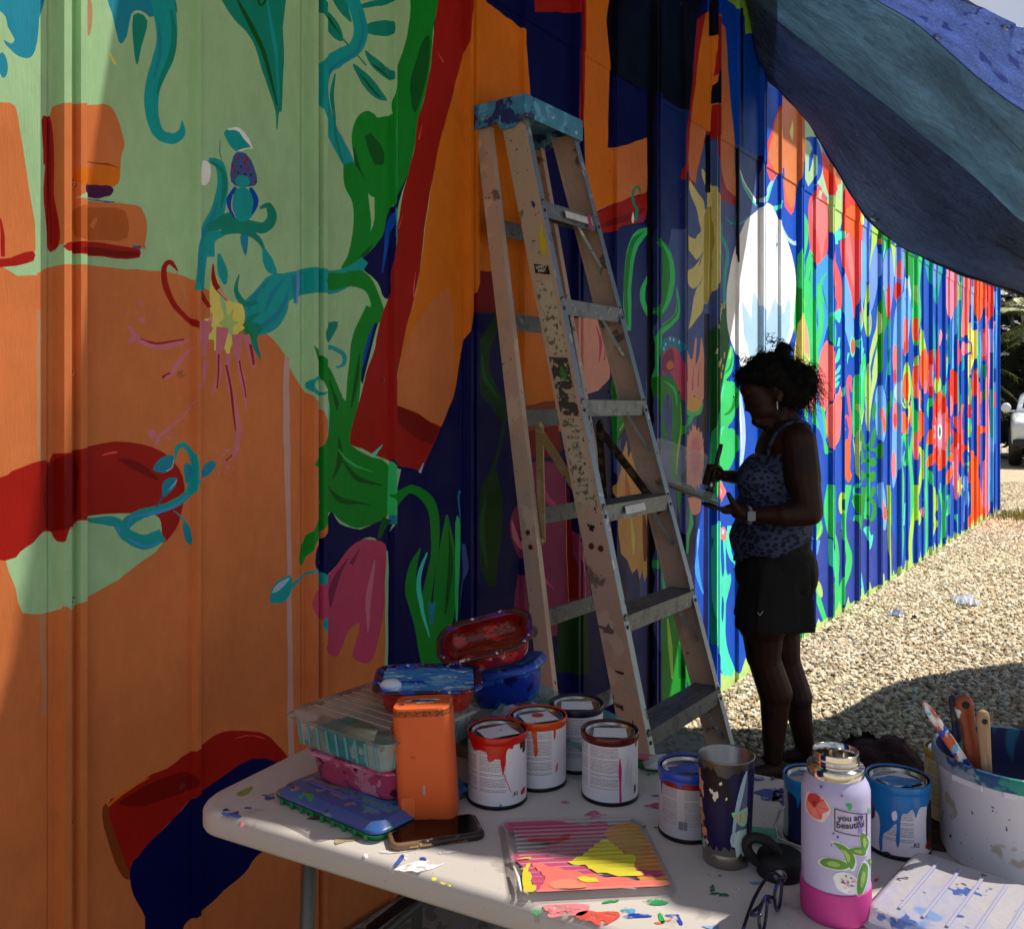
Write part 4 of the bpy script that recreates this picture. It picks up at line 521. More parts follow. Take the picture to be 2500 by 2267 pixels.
# far end
P('G5', 'coral2', [(790, 120), (872, 150), (872, 500), (850, 800), (770, 905), (778, 600), (790, 400)]); P('G5', 'ora', [(922, 170), (1045, 220), (1042, 550), (1002, 685), (960, 692), (930, 600)]); P('G5', 'red2', [(1060, 240), (1162, 280), (1166, 550), (1120, 692), (1070, 662), (1048, 400)]); STAR('G5', 'coral2', 1075, 480, 22, 220, 6, .6, 3, 1); S('G5', 'lblue', [(900, 260), (900, 800)], [44, 40]); S('G5', 'teal', [(745, 90), (745, 500), (738, 950)], [52, 44, 28]); S('G5', 'lime', [(745, 200), (740, 430)], [22, 20]); S('G5', 'lblue', [(700, 400), (670, 700), (660, 1000), (660, 1300)], [8, 26, 14, 30])
S('G5', 'lblue', [(1195, 320), (1200, 480), (1220, 620)], [36, 40, 30]); S('G5', 'pblue', [(960, 700), (1000, 1000), (990, 1400)], [60, 50, 30]); S('G5', 'turq', [(1000, 760), (985, 1100), (1000, 1500)], [12, 30, 12]); S('G5', 'pblue', [(1130, 800), (1140, 1100)], [50, 30])
P('G5', 'yel', [(870, 715), (912, 820), (962, 805), (962, 1000), (940, 1150), (900, 1300), (838, 1460), (830, 1300), (850, 1150), (882, 1100), (892, 1000), (862, 950), (850, 850)]); EL('G5', 'navy', 890, 1050, 20, 90); EL('G5', 'orange', 908, 1130, 10, 60); P('G5', 'yel', [(850, 980), (885, 1000), (880, 1080), (850, 1100)])
EL('G5', 'coral', 722, 1090, 20, 160); EL('G5', 'pink2', 795, 1050, 26, 95); EL('G5', 'red2', 938, 1470, 32, 190, rot=.08); EL('G5', 'coral2', 955, 1350, 22, 60); S('G5', 'teal', [(790, 1150), (795, 1290), (775, 1330)], [24, 26, 10]); S('G5', 'teal', [(720, 1260), (730, 1600), (760, 1900)], [20, 24, 30]); S('G5', 'red2', [(1045, 800), (1050, 1000), (1040, 1200)], [16, 30, 16]); S('G5', 'coral2', [(1045, 850), (1040, 1150)], [8, 14])
P('G5', 'pink2', [(1048, 640), (1105, 690), (1132, 1200), (1102, 1900), (1076, 1900), (1092, 1300), (1075, 900)]); S('G5', 'lime', [(1150, 950), (1162, 1400), (1160, 1900)], [10, 28, 30]); S('G5', 'green', [(1040, 1250), (1060, 1500), (1045, 1700)], [22, 28, 24]); S('G5', 'lime', [(860, 1400), (880, 1600), (860, 1900)], [16, 34, 40]); S('G5', 'ora', [(835, 1560), (842, 1700), (835, 1850)], [20, 34, 20]); S('G5', 'pink2', [(975, 1400), (980, 1700), (985, 2000)], [14, 44, 50]); S('G5', 'ora', [(1015, 1600), (1010, 1750)], [22, 22])
P('G6', 'pink2', [(960, -100), (985, 400), (980, 700), (972, 1000), (990, 1335), (900, 1405), (905, 1000), (920, 600), (938, 200), (945, -100)]); P('G6', 'ora', [(862, 300), (872, 600), (862, 900), (872, 1200), (892, 1465), (735, 1562), (740, 1480), (800, 1300), (812, 1000), (832, 700), (820, 500)]); S('G6', 'lime', [(870, 900), (880, 1250), (905, 1440)], [6, 12, 12]); P('G6', 'ora', [(838, 420), (915, 415), (915, 480), (850, 490)]); S('G6', 'pink2', [(850, 0), (850, 200), (855, 400)], [40, 44, 30]); S('G6', 'teal', [(995, 0), (1005, 250), (1000, 480), (990, 800)], [20, 24, 30, 16]); S('G6', 'lblue', [(980, 500), (1000, 700), (975, 1100), (985, 1300)], [20, 34, 24, 14])
STAR('G6', 'red2', 755, 250, 40, 130, 6, .6, 4); EL('G6', 'turq', 752, 430, 34, 110); EL('G6', 'lime', 750, 450, 16, 80); S('G6', 'yel', [(745, 560), (752, 700)], [6, 14]); STAR('G6', 'lgreen', 735, 830, 28, 140, 8, .6, 4, 1); S('G6', 'red2', [(770, 800), (765, 1040)], [20, 24]); EL('G6', 'lblue', 705, 1050, 16, 90); S('G6', 'lblue', [(715, 1120), (705, 1300), (700, 1480)], [6, 10, 8]); EL('G6', 'lblue', 748, 1240, 9, 80); S('G6', 'coral', [(690, 170), (660, 350), (680, 620)], [20, 34, 30])
S('G6', 'lblue', [(1028, -80), (1030, 300), (1022, 600), (1012, 900)], [26, 30, 34, 14]); S('G6', 'sky', [(1000, 700), (1010, 1000), (992, 1250)], [16, 30, 14]); S('G6', 'coral2', [(1040, 20), (1036, 200)], [16, 12]); S('G5', 'sky', [(1215, 600), (1200, 900), (1195, 1300)], [30, 40, 30]); S('G5', 'pink2', [(1185, 700), (1165, 900), (1175, 1100)], [14, 26, 12])
S('O', 'ora', [(2396, 1290), (2380, 1200), (2372, 1100)], [30, 22, 10])
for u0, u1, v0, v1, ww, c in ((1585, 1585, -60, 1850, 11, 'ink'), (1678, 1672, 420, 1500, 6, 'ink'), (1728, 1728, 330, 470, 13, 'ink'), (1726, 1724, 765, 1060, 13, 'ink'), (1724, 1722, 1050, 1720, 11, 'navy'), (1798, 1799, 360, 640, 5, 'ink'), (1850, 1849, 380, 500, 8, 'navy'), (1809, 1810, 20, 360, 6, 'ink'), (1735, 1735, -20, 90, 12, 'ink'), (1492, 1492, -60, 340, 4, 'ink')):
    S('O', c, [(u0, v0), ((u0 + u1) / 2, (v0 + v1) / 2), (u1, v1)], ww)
P('F4', 'deep', [(1160, -80), (1185, -60), (1120, 130), (1100, 250), (1140, 360), (1195, 460), (1192, 560), (1130, 500), (1050, 380), (1025, 250), (1040, 130), (1100, 40)]); S('F4', 'deep', [(1190, 500), (1170, 640), (1128, 800)], [14, 16, 22]); P('F4', 'deep', [(1128, 790), (1168, 950), (1172, 1100), (1152, 1300), (1132, 1460), (1060, 1380), (1020, 1250), (1010, 1100), (1040, 950), (1090, 850)]); S('F4', 'dgreen', [(1060, 180), (1080, 320), (1150, 430)], [5, 22, 8]); S('F4', 'dgreen', [(1080, 950), (1060, 1150), (1090, 1350)], [5, 30, 8])
# yellow-green fringe where the paint meets the gravel
rd = random.Random(3); D0 = 4.35; q = []
while D0 < 13.0: q.append((D0 * CS, rd.uniform(.010, .028) if rd.random() < .6 else rd.uniform(.04, .095))); D0 += rd.uniform(.02, .06)
SH.append(([(4.3 * CS, -.2)] + q + [(13.03 * CS, -.2)], 'lime2'))
# ================================================================ SETTING: ground and gravel
m_soil = mat('gravel_bed', 'a3957a', .95, layers=[('7d715b', 60, .5, 6, 1), ('c8bca2', 90, .56, 6, 2), ('8c8068', 4, .62, 4, 3)], bump=[(70, .02, 6), (9, .03, 3)], coords='Object')
g = obj('ground', [(-60, -40, -.012), (90, -40, -.012), (90, 140, -.012), (-60, 140, -.012)], [(0, 1, 2, 3)], m_soil); tag(g, kind='structure')
rd = np.random.default_rng(5)
stones = []
m_st = [mat('stone_' + n, c, .85, layers=[(c2, 60, .55, 4, i)], bump=(90, .004, 3)) for i, (n, c, c2) in enumerate((('tan', 'c4ae88', 'a6906c'), ('cream', 'dfd0b0', 'c0ad8a'), ('grey', 'a69b84', '877d68'), ('brown', '9a805c', '7c6446'), ('white', 'eee4cc', 'd0c2a6')))]
stc = bpy.data.collections.new('gravel_stones')
for i in range(9):
    bm = bmesh.new(); bmesh.ops.create_icosphere(bm, subdivisions=1, radius=1)
    for v in bm.verts: v.co = Vector((v.co.x * 1.0, v.co.y * (.6 + .3 * rd.random()), v.co.z * (.45 + .25 * rd.random()))) * (1 + .28 * (rd.random() - .5) * 2)
    me = bpy.data.meshes.new('pebble'); bm.to_mesh(me); bm.free(); me.materials.append(m_st[(0, 1, 0, 2, 1, 3, 0, 4, 2)[i]])
    o = bpy.data.objects.new('pebble', me); stc.objects.link(o)
# gravel: points on the visible stretch, denser near the camera
def patch_pts(n, y0, y1, z_amp=.006):
    y = y0 + (y1 - y0) * rd.random(n); lo = WX + WK * y + .02; hi = y * .80 + 1.2
    x = lo + (hi - lo) * rd.random(n); return np.stack([x, y, rd.random(n) * z_amp - .008], 1)
area = lambda y0, y1: ((y0 + y1) / 2 * .80 + 1.2 - (WX + WK * (y0 + y1) / 2)) * (y1 - y0)
PT = np.concatenate([patch_pts(int(area(a, b) * dn), a, b) for a, b, dn in ((2.2, 3.2, 1500), (3.2, 6.5, 2900), (6.5, 10, 2500), (10, 14.5, 1900))])
extra = np.stack([7.0 + 7 * rd.random(9000), 13 + 5 * rd.random(9000), np.full(9000, -.006)], 1)
PT = np.concatenate([PT, extra])
me = bpy.data.meshes.new('gravel'); me.vertices.add(len(PT)); me.vertices.foreach_set('co', PT.ravel()); me.update()
gv = bpy.data.objects.new('gravel', me); COL.objects.link(gv); tag(gv, 'loose tan and cream limestone gravel covering the yard', 'gravel', kind='stuff')
ng = bpy.data.node_groups.new('scatter', 'GeometryNodeTree')
ng.interface.new_socket('Geometry', in_out='INPUT', socket_type='NodeSocketGeometry'); ng.interface.new_socket('Geometry', in_out='OUTPUT', socket_type='NodeSocketGeometry')
n = ng.nodes; gi = n.new('NodeGroupInput'); go = n.new('NodeGroupOutput'); ip = n.new('GeometryNodeInstanceOnPoints'); ci = n.new('GeometryNodeCollectionInfo')
ci.inputs[0].default_value = stc; ci.inputs['Separate Children'].default_value = True; ci.inputs['Reset Children'].default_value = True; ip.inputs['Pick Instance'].default_value = True
rv = n.new('FunctionNodeRandomValue'); rv.data_type = 'FLOAT_VECTOR'; rv.inputs[0].default_value = (-.6, -.6, 0); rv.inputs[1].default_value = (.6, .6, 6.28)
rs = n.new('FunctionNodeRandomValue'); rs.inputs[2].default_value = .0085; rs.inputs[3].default_value = .0215; rs.inputs['Seed'].default_value = 4
ng.links.new(gi.outputs[0], ip.inputs['Points']); ng.links.new(ci.outputs[0], ip.inputs['Instance']); ng.links.new(rv.outputs[0], ip.inputs['Rotation']); ng.links.new(rs.outputs[1], ip.inputs['Scale']); ng.links.new(ip.outputs[0], go.inputs[0])
md = gv.modifiers.new('scatter', 'NODES'); md.node_group = ng
# ================================================================ the painted metal wall
bld = empty('metal_building', wall_pt(6, 0), 'ribbed metal building painted with a bright mural of flowers, vines and letters', 'building')
m_paint = mat('mural_paint', 'ffffff', .42, paintattr='paint', vary=(.11, 4, (1, 1, .7), 30, (1, 1, .5)), bump=[(260, .0006, 2, (1, 1, .12)), (1.6, .012, 2)], rvar=.08, spec=.12)
m_back = mat('bare_metal', '8a8d90', .5, .6)
kD0, kDS = 1.884, .5575; S0, SS = kD0 * CS, kDS * CS
MAJ = [(-.004, 0), (-.001, -.003), (.002, 0), (.012, 0), (.020, .026), (.036, .026), (.042, .008), (.050, .008), (.056, .026), (.070, .026), (.080, 0)]
MIN = [(SS / 2, 0), (SS / 2 + .006, .015), (SS / 2 + .017, .015), (SS / 2 + .024, 0)]
KR = range(-3, 21); bx_s = []; bx_h = []
for k in KR:
    for a, h in MAJ + (MIN if k < 20 else []): bx_s.append(S0 + k * SS + a); bx_h.append(h)
smax = bx_s[-1]; smin = bx_s[0]
ZT, ZB, ZS = 4.25, -.13, 2.93
clipr = lambda r_: r_
rngj = random.Random(11)
rings = []
for r_, c in SH:
    if max(p[0] for p in r_) < smin or min(p[0] for p in r_) > smax: continue
    if min(p[0] for p in r_) < 5.6 * CS:
        q_ = []
        for i_, p0_ in enumerate(r_):
            p1_ = r_[(i_ + 1) % len(r_)]; d_ = math.hypot(p1_[0] - p0_[0], p1_[1] - p0_[1]); n_ = 1 if d_ > 6 else max(1, min(60, int(d_ / .022)))
            for j_ in range(n_):
                t_ = j_ / n_; x_, y_ = p0_[0] + (p1_[0] - p0_[0]) * t_, p0_[1] + (p1_[1] - p0_[1]) * t_; w_ = mnoise.noise_vector(Vector((x_ * 14, y_ * 14, 0))) * .005; q_.append((x_ + w_.x, y_ + w_.y))
        r_ = q_
    rings.append(([(min(max(a, smin - .3), smax + .2), min(max(b + (rngj.random() - .5) * .0022, -.5), 4.8)) for a, b in r_], c))
lines = [((s, ZB - .6), (s, ZT + .6)) for s in bx_s] + [((smin - .4, z), (smax + .3, z)) for z in (ZB, ZS, ZT)]
V, T = cdt_fill([r_ for r_, c in rings], lines)
C = V[T].mean(1); inb = (C[:, 0] > smin) & (C[:, 0] < smax) & (C[:, 1] > ZB) & (C[:, 1] < ZT); T = T[inb]; C = C[inb]
colr = np.tile(np.array(lin(PC['navy'])), (len(T), 1))
for r_, c in rings: colr[winding(C, r_)] = lin(PC[c])
hs = np.interp(V[:, 0], bx_s, bx_h)
pan = np.floor((C[:, 0] - (S0 - .004)) / SS + 1e-9).astype(int); up = C[:, 1] > ZS
for k in range(-3, 21):
    for lev in (0, 1):
        sel = (pan == k) & (up == bool(lev)); t_ = T[sel]
        if not len(t_): continue
        idx, inv = np.unique(t_, return_inverse=True); off = .0045 * lev + (.0008 if k % 2 else 0)
        vv = [wall_pt(V[i, 0], V[i, 1] - (.012 if lev and abs(V[i, 1] - ZS) < 1e-4 else 0), hs[i] + off) for i in idx]
        o = obj('wall_panel', vv, inv.reshape(-1, 3).tolist(), m_paint, bld); me = o.data
        a = me.attributes.new('paint', 'FLOAT_COLOR', 'FACE'); cc = colr[sel]; a.data.foreach_set('color', cc.astype(np.float32).ravel())
# backing, end flashing, roof and eave
def quadwall(s0, s1, z0, z1, h0, h1):
    c = [wall_pt(s, 0, h) for s in (s0, s1) for h in (h0, h1)]; v = [Vector((q.x, q.y, z)) for q in c for z in (z0, z1)]
    return v, [(0, 1, 3, 2), (4, 6, 7, 5), (0, 4, 5, 1), (2, 3, 7, 6), (0, 2, 6, 4), (1, 5, 7, 3)]
v, f = quadwall(smin, smax - .01, ZB, ZT, -3.5, -.012); obj('wall', v, f, m_back, bld)
m_white = mat('white_trim', 'c9d4dc', .5, layers=[('9ab8ee', 3, .56, 3, 2)])
v, f = quadwall(smax - .004, smax + .035, ZB, ZT, -.1, .012); bevel(obj('corner_flashing', v, f, m_white, bld), .004)
m_roof = mat('roof_sheet', 'a8b0b4', .4, .7)
v, f = quadwall(smin - .3, smax + .3, ZT + .004, ZT + .05, -3.9, .46); obj('roof', v, f, m_roof, bld)
m_rust = mat('rusty_angle', '7a3c18', .8, layers=[('4a2a18', 30, .5, 5, 3)])
v, f = quadwall(smin, 4.2 * CS, -.005, .028, -.004, .005)
# screws: hex washer heads painted over
rows = (.12, .60, 1.08, 1.57, 1.98, 2.50, 3.00, 3.45); sb = MB(); hv, hf = lathe([(0, .006), (.0045, .006), (.0055, .0045), (.0055, .0015), (.0095, .0015), (.010, 0)], 8); sb.add(hv, hf)
proto = None; ns = 0
cpaint = {}
def paint_at(s, z):
    res = 'navy'; p = np.array([[s, z]])
    for r_, c in rings:
        if winding(p, r_)[0]: res = c
    return res
wm = Matrix((WD, Vector((0, 0, 1)), WN)).transposed().to_4x4()
mshs = {}
for k in range(-1, 20):
    for j, z in enumerate(rows):
        for a, hh in ((.046, .008), (SS / 2 - .03, 0)):
            if a > .1 and (j % 2 == 0): continue
            s = S0 + k * SS + a; zz = z + rngj.uniform(-.015, .015)
            if s > 11 * CS or ns > 190: continue
            c = paint_at(s, zz)
            if c not in mshs:
                me = bpy.data.meshes.new('screw'); me.from_pydata(hv, [], hf); me.materials.append(mat('screw_' + c, PC[c], .45, layers=[('2a2420', 200, .56, 2, 4)])); mshs[c] = me
            o = bpy.data.objects.new('screw', mshs[c]); COL.objects.link(o); o.parent = bld
            o.matrix_parent_inverse = Matrix.Identity(4); p = wall_pt(s + rngj.uniform(-.004, .004), zz, hh + .001 + (.0045 if zz > ZS else 0)); o.matrix_local = Matrix.Translation(p) @ wm; ns += 1
# parts above were built in world coordinates: bring the building's origin back under them
bld.location = (0, 0, 0)
# concrete footing beside the ladder
m_con = mat('concrete', '8d8c84', .9, layers=[('6c6b64', 25, .52, 6, 2), ('5a7a4a', 12, .66, 4, 3)], bump=(60, .004, 5))
v, f = quadwall(2.3 * CS, 4.2 * CS, -.12, .022, .02, .36); o = obj('concrete_footing', v, f, m_con); bevel(o, .01); tag(o, kind='structure')
# grass tuft at the far corner
gb = MB(); rg = random.Random(9)
m_gr = mat('dry_grass', '6f7a34', .9, layers=[('a0843c', 8, .55, 3, 1)])
for i in range(1500):
    a = rg.random(); x = 6.75 + rg.gauss(.45, .42); y = 12.15 + rg.gauss(0, .30)
    if (x - (WX + WK * y)) * .813 < .04: continue
    h = rg.uniform(.03, .11); dx, dy = rg.uniform(-.05, .05), rg.uniform(-.05, .05); gb.add([(x - .006, y, 0), (x + .006, y, 0), (x + dx, y + dy, h)], [(0, 1, 2)])
o = gb.build('grass', m_gr); tag(o, 'patch of dry yellowish grass at the far corner of the painted wall', 'grass', kind='stuff')
# ================================================================ tarp over the yard
def tarp_tex(base, dark, lt): return dict(base=base, layers=[(dark, 5, .53, 5, 3, (1.2, .8, 1)), (lt, 22, .60, 6, 7, (.5, 1.5, .6))])
m_t1 = mat('tarp_slate', '56698a', .5, coords='UV', vary=(.40, 1.6, (.6, 1.6, 1), 9, (1.1, 3.0, 1)), layers=[('7f9cac', 22, .69, 8, 7, (1, 2.4, 1))], bump=[(8, .07, 7, (1, 3, 1)), (24, .04, 5, (1, 2.4, 1)), (300, .0015, 1)], translucent=.28)  # both grey sheets: streaks colour in crease light and shade, plus rubbed coating
m_t2 = mat('tarp_teal', '7f9cae', .45, coords='UV', vary=(.36, 1.3, (.6, 1.6, 1), 9, (1.1, 2.8, 1)), layers=[('34505e', 20, .70, 8, 11, (1, 2.4, 1))], bump=[(8, .07, 7, (1, 3, 1)), (24, .04, 5, (1, 2.4, 1)), (300, .0015, 1)], translucent=.34)
m_t3 = mat('tarp_blue', '92ace6', .4, coords='UV', vary=(.22, 3, (.8, 1.6, 1), 12, (1, 2, 1)), layers=[('f0f4ff', 60, .60, 7, 4, (1, 1.6, 1)), ('7486cc', 6, .60, 7, 8)], bump=[(14, .05, 6, (1, 2, 1))], translucent=.36)  # white specks colour in sunlight sparkling through pinholes
m_hem = mat('tarp_hem', '14181e', .7)
Fc = [(1.02, 4.66, 4.15), (1.34, 5.1, 3.83), (1.47, 5.3, 3.49), (1.60, 5.31, 3.34), (1.73, 5.27, 3.167), (1.828, 5.15, 2.90), (1.948, 5.0, 2.573), (2.07, 4.9, 2.40), (2.182, 4.84, 2.31), (2.40, 4.74, 2.187), (2.675, 4.72, 2.088), (2.97, 4.90, 1.98), (3.48, 5.4, 1.95), (4.3, 5.75, 1.95)]
Bc = [(.98, 4.60, 4.18), (1.30, 4.95, 3.78), (1.366, 5.0, 3.73), (1.50, 4.90, 3.55), (1.72, 4.78, 3.30), (1.93, 4.66, 3.06), (2.08, 4.58, 2.88), (2.22, 4.50, 2.72), (2.34, 4.45, 2.58), (2.42, 4.42, 2.48), (2.52, 4.42, 2.40), (2.85, 4.5, 2.30), (3.4, 4.75, 2.2), (4.3, 5.0, 2.15)]
Ac = [(.93, 4.52, 4.2), (1.15, 4.60, 4.05), (1.35, 4.55, 3.86), (1.50, 4.50, 3.72), (1.62, 4.42, 3.60), (1.736, 4.30, 3.44), (1.86, 4.20, 3.30), (1.93, 4.18, 3.23), (2.02, 4.12, 3.10), (2.12, 4.08, 2.98), (2.29, 4.03, 2.82), (2.6, 4.05, 2.68), (3.2, 4.2, 2.55), (4.3, 4.4, 2.4)]
Sc = [(.62, 4.10, 4.24), (.80, 4.09, 4.13), (1.05, 4.06, 3.96), (1.30, 4.03, 3.80), (1.52, 3.97, 3.65), (1.70, 3.87, 3.43), (1.915, 3.785, 3.205), (1.98, 3.775, 3.165), (2.04, 3.77, 3.13), (2.10, 3.765, 3.10), (2.14, 3.76, 3.08), (2.5, 3.70, 3.03), (3.1, 3.6, 3.00), (4.3, 3.5, 2.95)]
def res(c, n=200): 
    q = spline(c, 8, False); idx = np.linspace(0, len(q) - 1, n); q = np.array(q); return np.array([[np.interp(i, range(len(q)), q[:, k]) for k in range(3)] for i in idx])
cur = [res(c) for c in (Fc, Bc, Ac, Sc)]
tarp = empty('tarp', (0, 0, 0), 'large blue and grey tarpaulin hanging from the wall across the upper right, edge sagging low', 'tarp')
def sheet(name, a, b, m_, rows_=70, sag=.05, wr=.02, back=False):
    v = []; f = []; n_ = len(a)
    for j in range(rows_ + 1):
        t = j / rows_
        for i in range(n_):
            p = a[i] * (1 - t) + b[i] * t; z = p[2] - sag * math.sin(math.pi * t) * min(1, i / 27)
            q = Vector((p[0], p[1], z)); i_ = i / 2.22; nn = mnoise.noise(Vector((i_ * .10, t * 3.5 + (5 if back else 0), 3.3))) * wr * 2.0 + mnoise.noise(Vector((i_ * .16 + t * 3, t * 13, 8.1))) * wr * .8 + abs(mnoise.noise(Vector((i_ * .22 + t * 5, t * 26 + 3 * mnoise.noise(Vector((i_ * .1, t * 4, 1))), 2.1)))) * wr * .55 + mnoise.noise(Vector((i_ * .6 + t * 12, t * 46, 5.1))) * wr * .16
            q += Vector((.2, -.75, .6)) * nn * math.sin(math.pi * min(1, t * 1.0)) ** .5; v.append(q)
    for j in range(rows_):
        for i in range(n_ - 1): f.append((j * n_ + i, j * n_ + i + 1, (j + 1) * n_ + i + 1, (j + 1) * n_ + i))
    o = obj(name, v, f, m_, tarp, True); ul = o.data.uv_layers.new(name='UVMap')
    for li, l_ in enumerate(o.data.loops): ul.data[li].uv = ((l_.vertex_index % n_) / n_ * 4.0, (l_.vertex_index // n_) / rows_ * 1.1)
    s_ = o.modifiers.new('thick', 'SOLIDIFY'); s_.thickness = .002; return o
sheet('slate_sheet', cur[0], cur[1], m_t1, sag=.10, wr=.028); sheet('teal_sheet', cur[1], cur[2], m_t2, sag=.03, wr=.024, back=True); sheet('blue_sheet', cur[2], cur[3], m_t3, 30, .0, .008)
hb = MB(); hb.tube([Vector(p) + Vector((0, 0, mnoise.noise(Vector(p) * 9) * .012)) for p in cur[0]], [.0045 + .016 * max(0, (i / 2.22 - 52) / 38) for i in range(200)], 8); hb.build('hem', m_hem, tarp, True)
hb = MB(); hb.tube([Vector(p) for p in cur[2]], .0022, 6); hb.build('seam', m_hem, tarp, True)
m_met = mat('steel', 'b8b8b8', .3, 1.0)
gm = MB(); gm.tube([(.016 * math.cos(a), .016 * math.sin(a), 0) for a in np.linspace(0, 2 * math.pi, 14)[:-1]], .005, 6, True); gme = None
for c_, i, off in ((2, 111, -.02), (2, 160, -.02), (2, 58, -.02), (0, 96, .03), (0, 147, .04), (3, 133, .04)):
    p = Vector(cur[c_][i]); q = Vector(cur[(c_ + 1) % 4 if c_ < 3 else 2][i]); p = p + (q - p).normalized() * .035 + Vector((-.01, -.012, -.008))
    o = gm.build('grommet', m_met, tarp, True) if gme is None else bpy.data.objects.new('grommet', gme)
    if gme is None: gme = o.data
    else: COL.objects.link(o); o.parent = tarp
    o.location = p; o.rotation_euler = (R(48), R(10), R(20))
# unseen cloth added overhead, edge shaped for the shadow line on table and wall
E_ = [(-.80, 2.12), (-.5, 2.18), (-.23, 2.244), (.2, 2.33), (.611, 2.412), (.95, 2.42), (1.224, 2.34), (1.377, 2.28), (1.51, 2.25), (1.725, 2.17), (1.82, 2.155), (2.0, 2.10), (2.034, 2.02), (2.144, 1.98), (2.353, 2.067), (3.0, 2.2), (4.5, 2.6), (10.0, 2.6)]  # right end stretched far out to cut skylight on the wall
ZC = 3.35
far_ = [(.56, 4.02), (.9, 4.04), (1.3, 4.03), (1.8, 3.93), (2.05, 3.83), (2.3, 3.80), (2.8, 3.78), (3.4, 3.75), (4.5, 3.7), (10.0, 3.7)][::-1]
ring = E_ + far_
added_canopy = empty('added_shade_cloth', (0, 0, 0), 'unseen cloth and net added overhead to shade table and wall, above the view', 'tarp')
m_can = mat('added_canopy_cloth', '3f5878', .6, bump=(9, .03, 4), translucent=.04)
vv, tt = cdt_fill([ring]); cc = vv[tt].mean(1); tt = tt[winding(cc, ring)]
obj('dark_sheet', [(a, b, ZC) for a, b in vv], tt.tolist(), m_can, added_canopy)
m_thin = mat('sun_dimming_net', '30363c', .9); t_ = m_thin.node_tree; tp = t_.nodes.new('ShaderNodeBsdfTransparent'); tp.inputs[0].default_value = (1, .97, .92, 1); mx = t_.nodes.new('ShaderNodeMixShader'); mx.inputs[0].default_value = .45
t_.links.new(t_.nodes['Principled BSDF'].outputs[0], mx.inputs[1]); t_.links.new(tp.outputs[0], mx.inputs[2]); t_.links.new(mx.outputs[0], t_.nodes['Material Output'].inputs[0])
ring2 = [(x, y) for x, y in E_] + [(9.9, .2), (3.0, -.4), (-1.9, .5)]
vv, tt = cdt_fill([ring2]); cc = vv[tt].mean(1); tt = tt[winding(cc, ring2)]
obj('added_sun_dimmer', [(a, b, ZC + .004) for a, b in vv], tt.tolist(), m_thin, added_canopy)  # unseen net added to let only part of the sun through
# ================================================================ STEP LADDER leaning folded against the wall
def lad_mat(n, base): return mat(n, base, .45, .25, layers=[('b2a79a', 14, .58, 8, 2), ('3a2c28', 60, .675, 5, 5), ('d0bcac', 6, .60, 5, 8), ('1c2a6a', 38, .735, 2, 11), ('a01a14', 30, .735, 4, 14), ('c8b820', 11, .745, 4, 17), ('7a6a60', 9, .63, 9, 21)], bump=(300, .0006, 2, (1, 1, .05)), coords='Object')
m_alu = lad_mat('worn_aluminium', 'c2a99a'); m_step = mat('step_metal', '6d747b', .38, .55, layers=[('5a6066', 22, .56, 9, 2), ('8fa0ac', 60, .63, 6, 4), ('20242a', 60, .68, 3, 6), ('1a4a9a', 30, .75, 2, 9)], bump=(500, .0006, 1)); m_flange = mat('flange_metal', '8595a2', .4, .5, layers=[('2a3036', 45, .66, 4, 2), ('b8c2c8', 20, .62, 4, 7)])
m_cap = mat('blue_plastic_cap', '3d86b4', .55, layers=[('16306e', 12, .57, 8, 2), ('2a9a6a', 14, .66, 6, 5), ('b8b8a8', 13, .65, 7, 8), ('7a4a3a', 22, .66, 6, 12), ('5aa8d0', 16, .58, 8, 15)], vary=(.25, 20, (1, 1, 1)))
m_dark = mat('dark_steel', '3c3128', .5, .6, layers=[('6a5a44', 30, .55, 5, 3)]); m_brass = mat('zinc_brown', 'a08c66', .45, .6, layers=[('a89878', 35, .56, 5, 3), ('3a3020', 50, .66, 4, 5)]); m_rivet = mat('red_rivet', '5a1612', .5); m_blk = mat('black_rubber', '0c0c0d', .6)
LA = .93470736; ld = Vector((math.cos(LA), math.sin(LA), 0)); ln = Vector((math.sin(LA), -math.cos(LA), 0)); LC = Vector((.53932699, 2.79811366, 0)); z6 = .56381183
def lp(z, side, back=0.0, w_in=0.0):           # point on the front line of a rail
    c = LC - ln * .25440293 * (z - z6) - ld * .017 * (z - z6); wd = .5201613 - .10075589 * (z - z6); return c + ld * side * (wd / 2 - w_in) - ln * back + Vector((0, 0, z))
ladder = empty('stepladder', lp(0, -1), 'tall paint-spattered aluminium stepladder leaning folded against the dark blue wall', 'ladder'); inv = Matrix.Translation(-ladder.location)
def cchan(name, z0, z1, side, b0, b1, dep, fl, m, mflange=None, front_flange=True):
    """C-section rail: web on the outside, flanges pointing inwards"""
    vs = []
    for z, b in ((z0, b0), (z1, b1)):
        prof = [(0, 0), (0, fl), (.003, fl), (.003, .003), (dep - .003, .003), (dep - .003, fl), (dep, fl), (dep, 0)]
        for a, q in prof: vs.append(inv @ lp(z, side, b + a, q))
    f = [(i, (i + 1) % 8, 8 + (i + 1) % 8, 8 + i) for i in range(8)] + [tuple(range(8))[::-1], tuple(range(8, 16))]
    o = obj(name, vs, f, [m, mflange or m], ladder)
    for p in o.data.polygons:
        if p.index in (0, 1): p.material_index = 1
    return o
ZTOP = 2.465
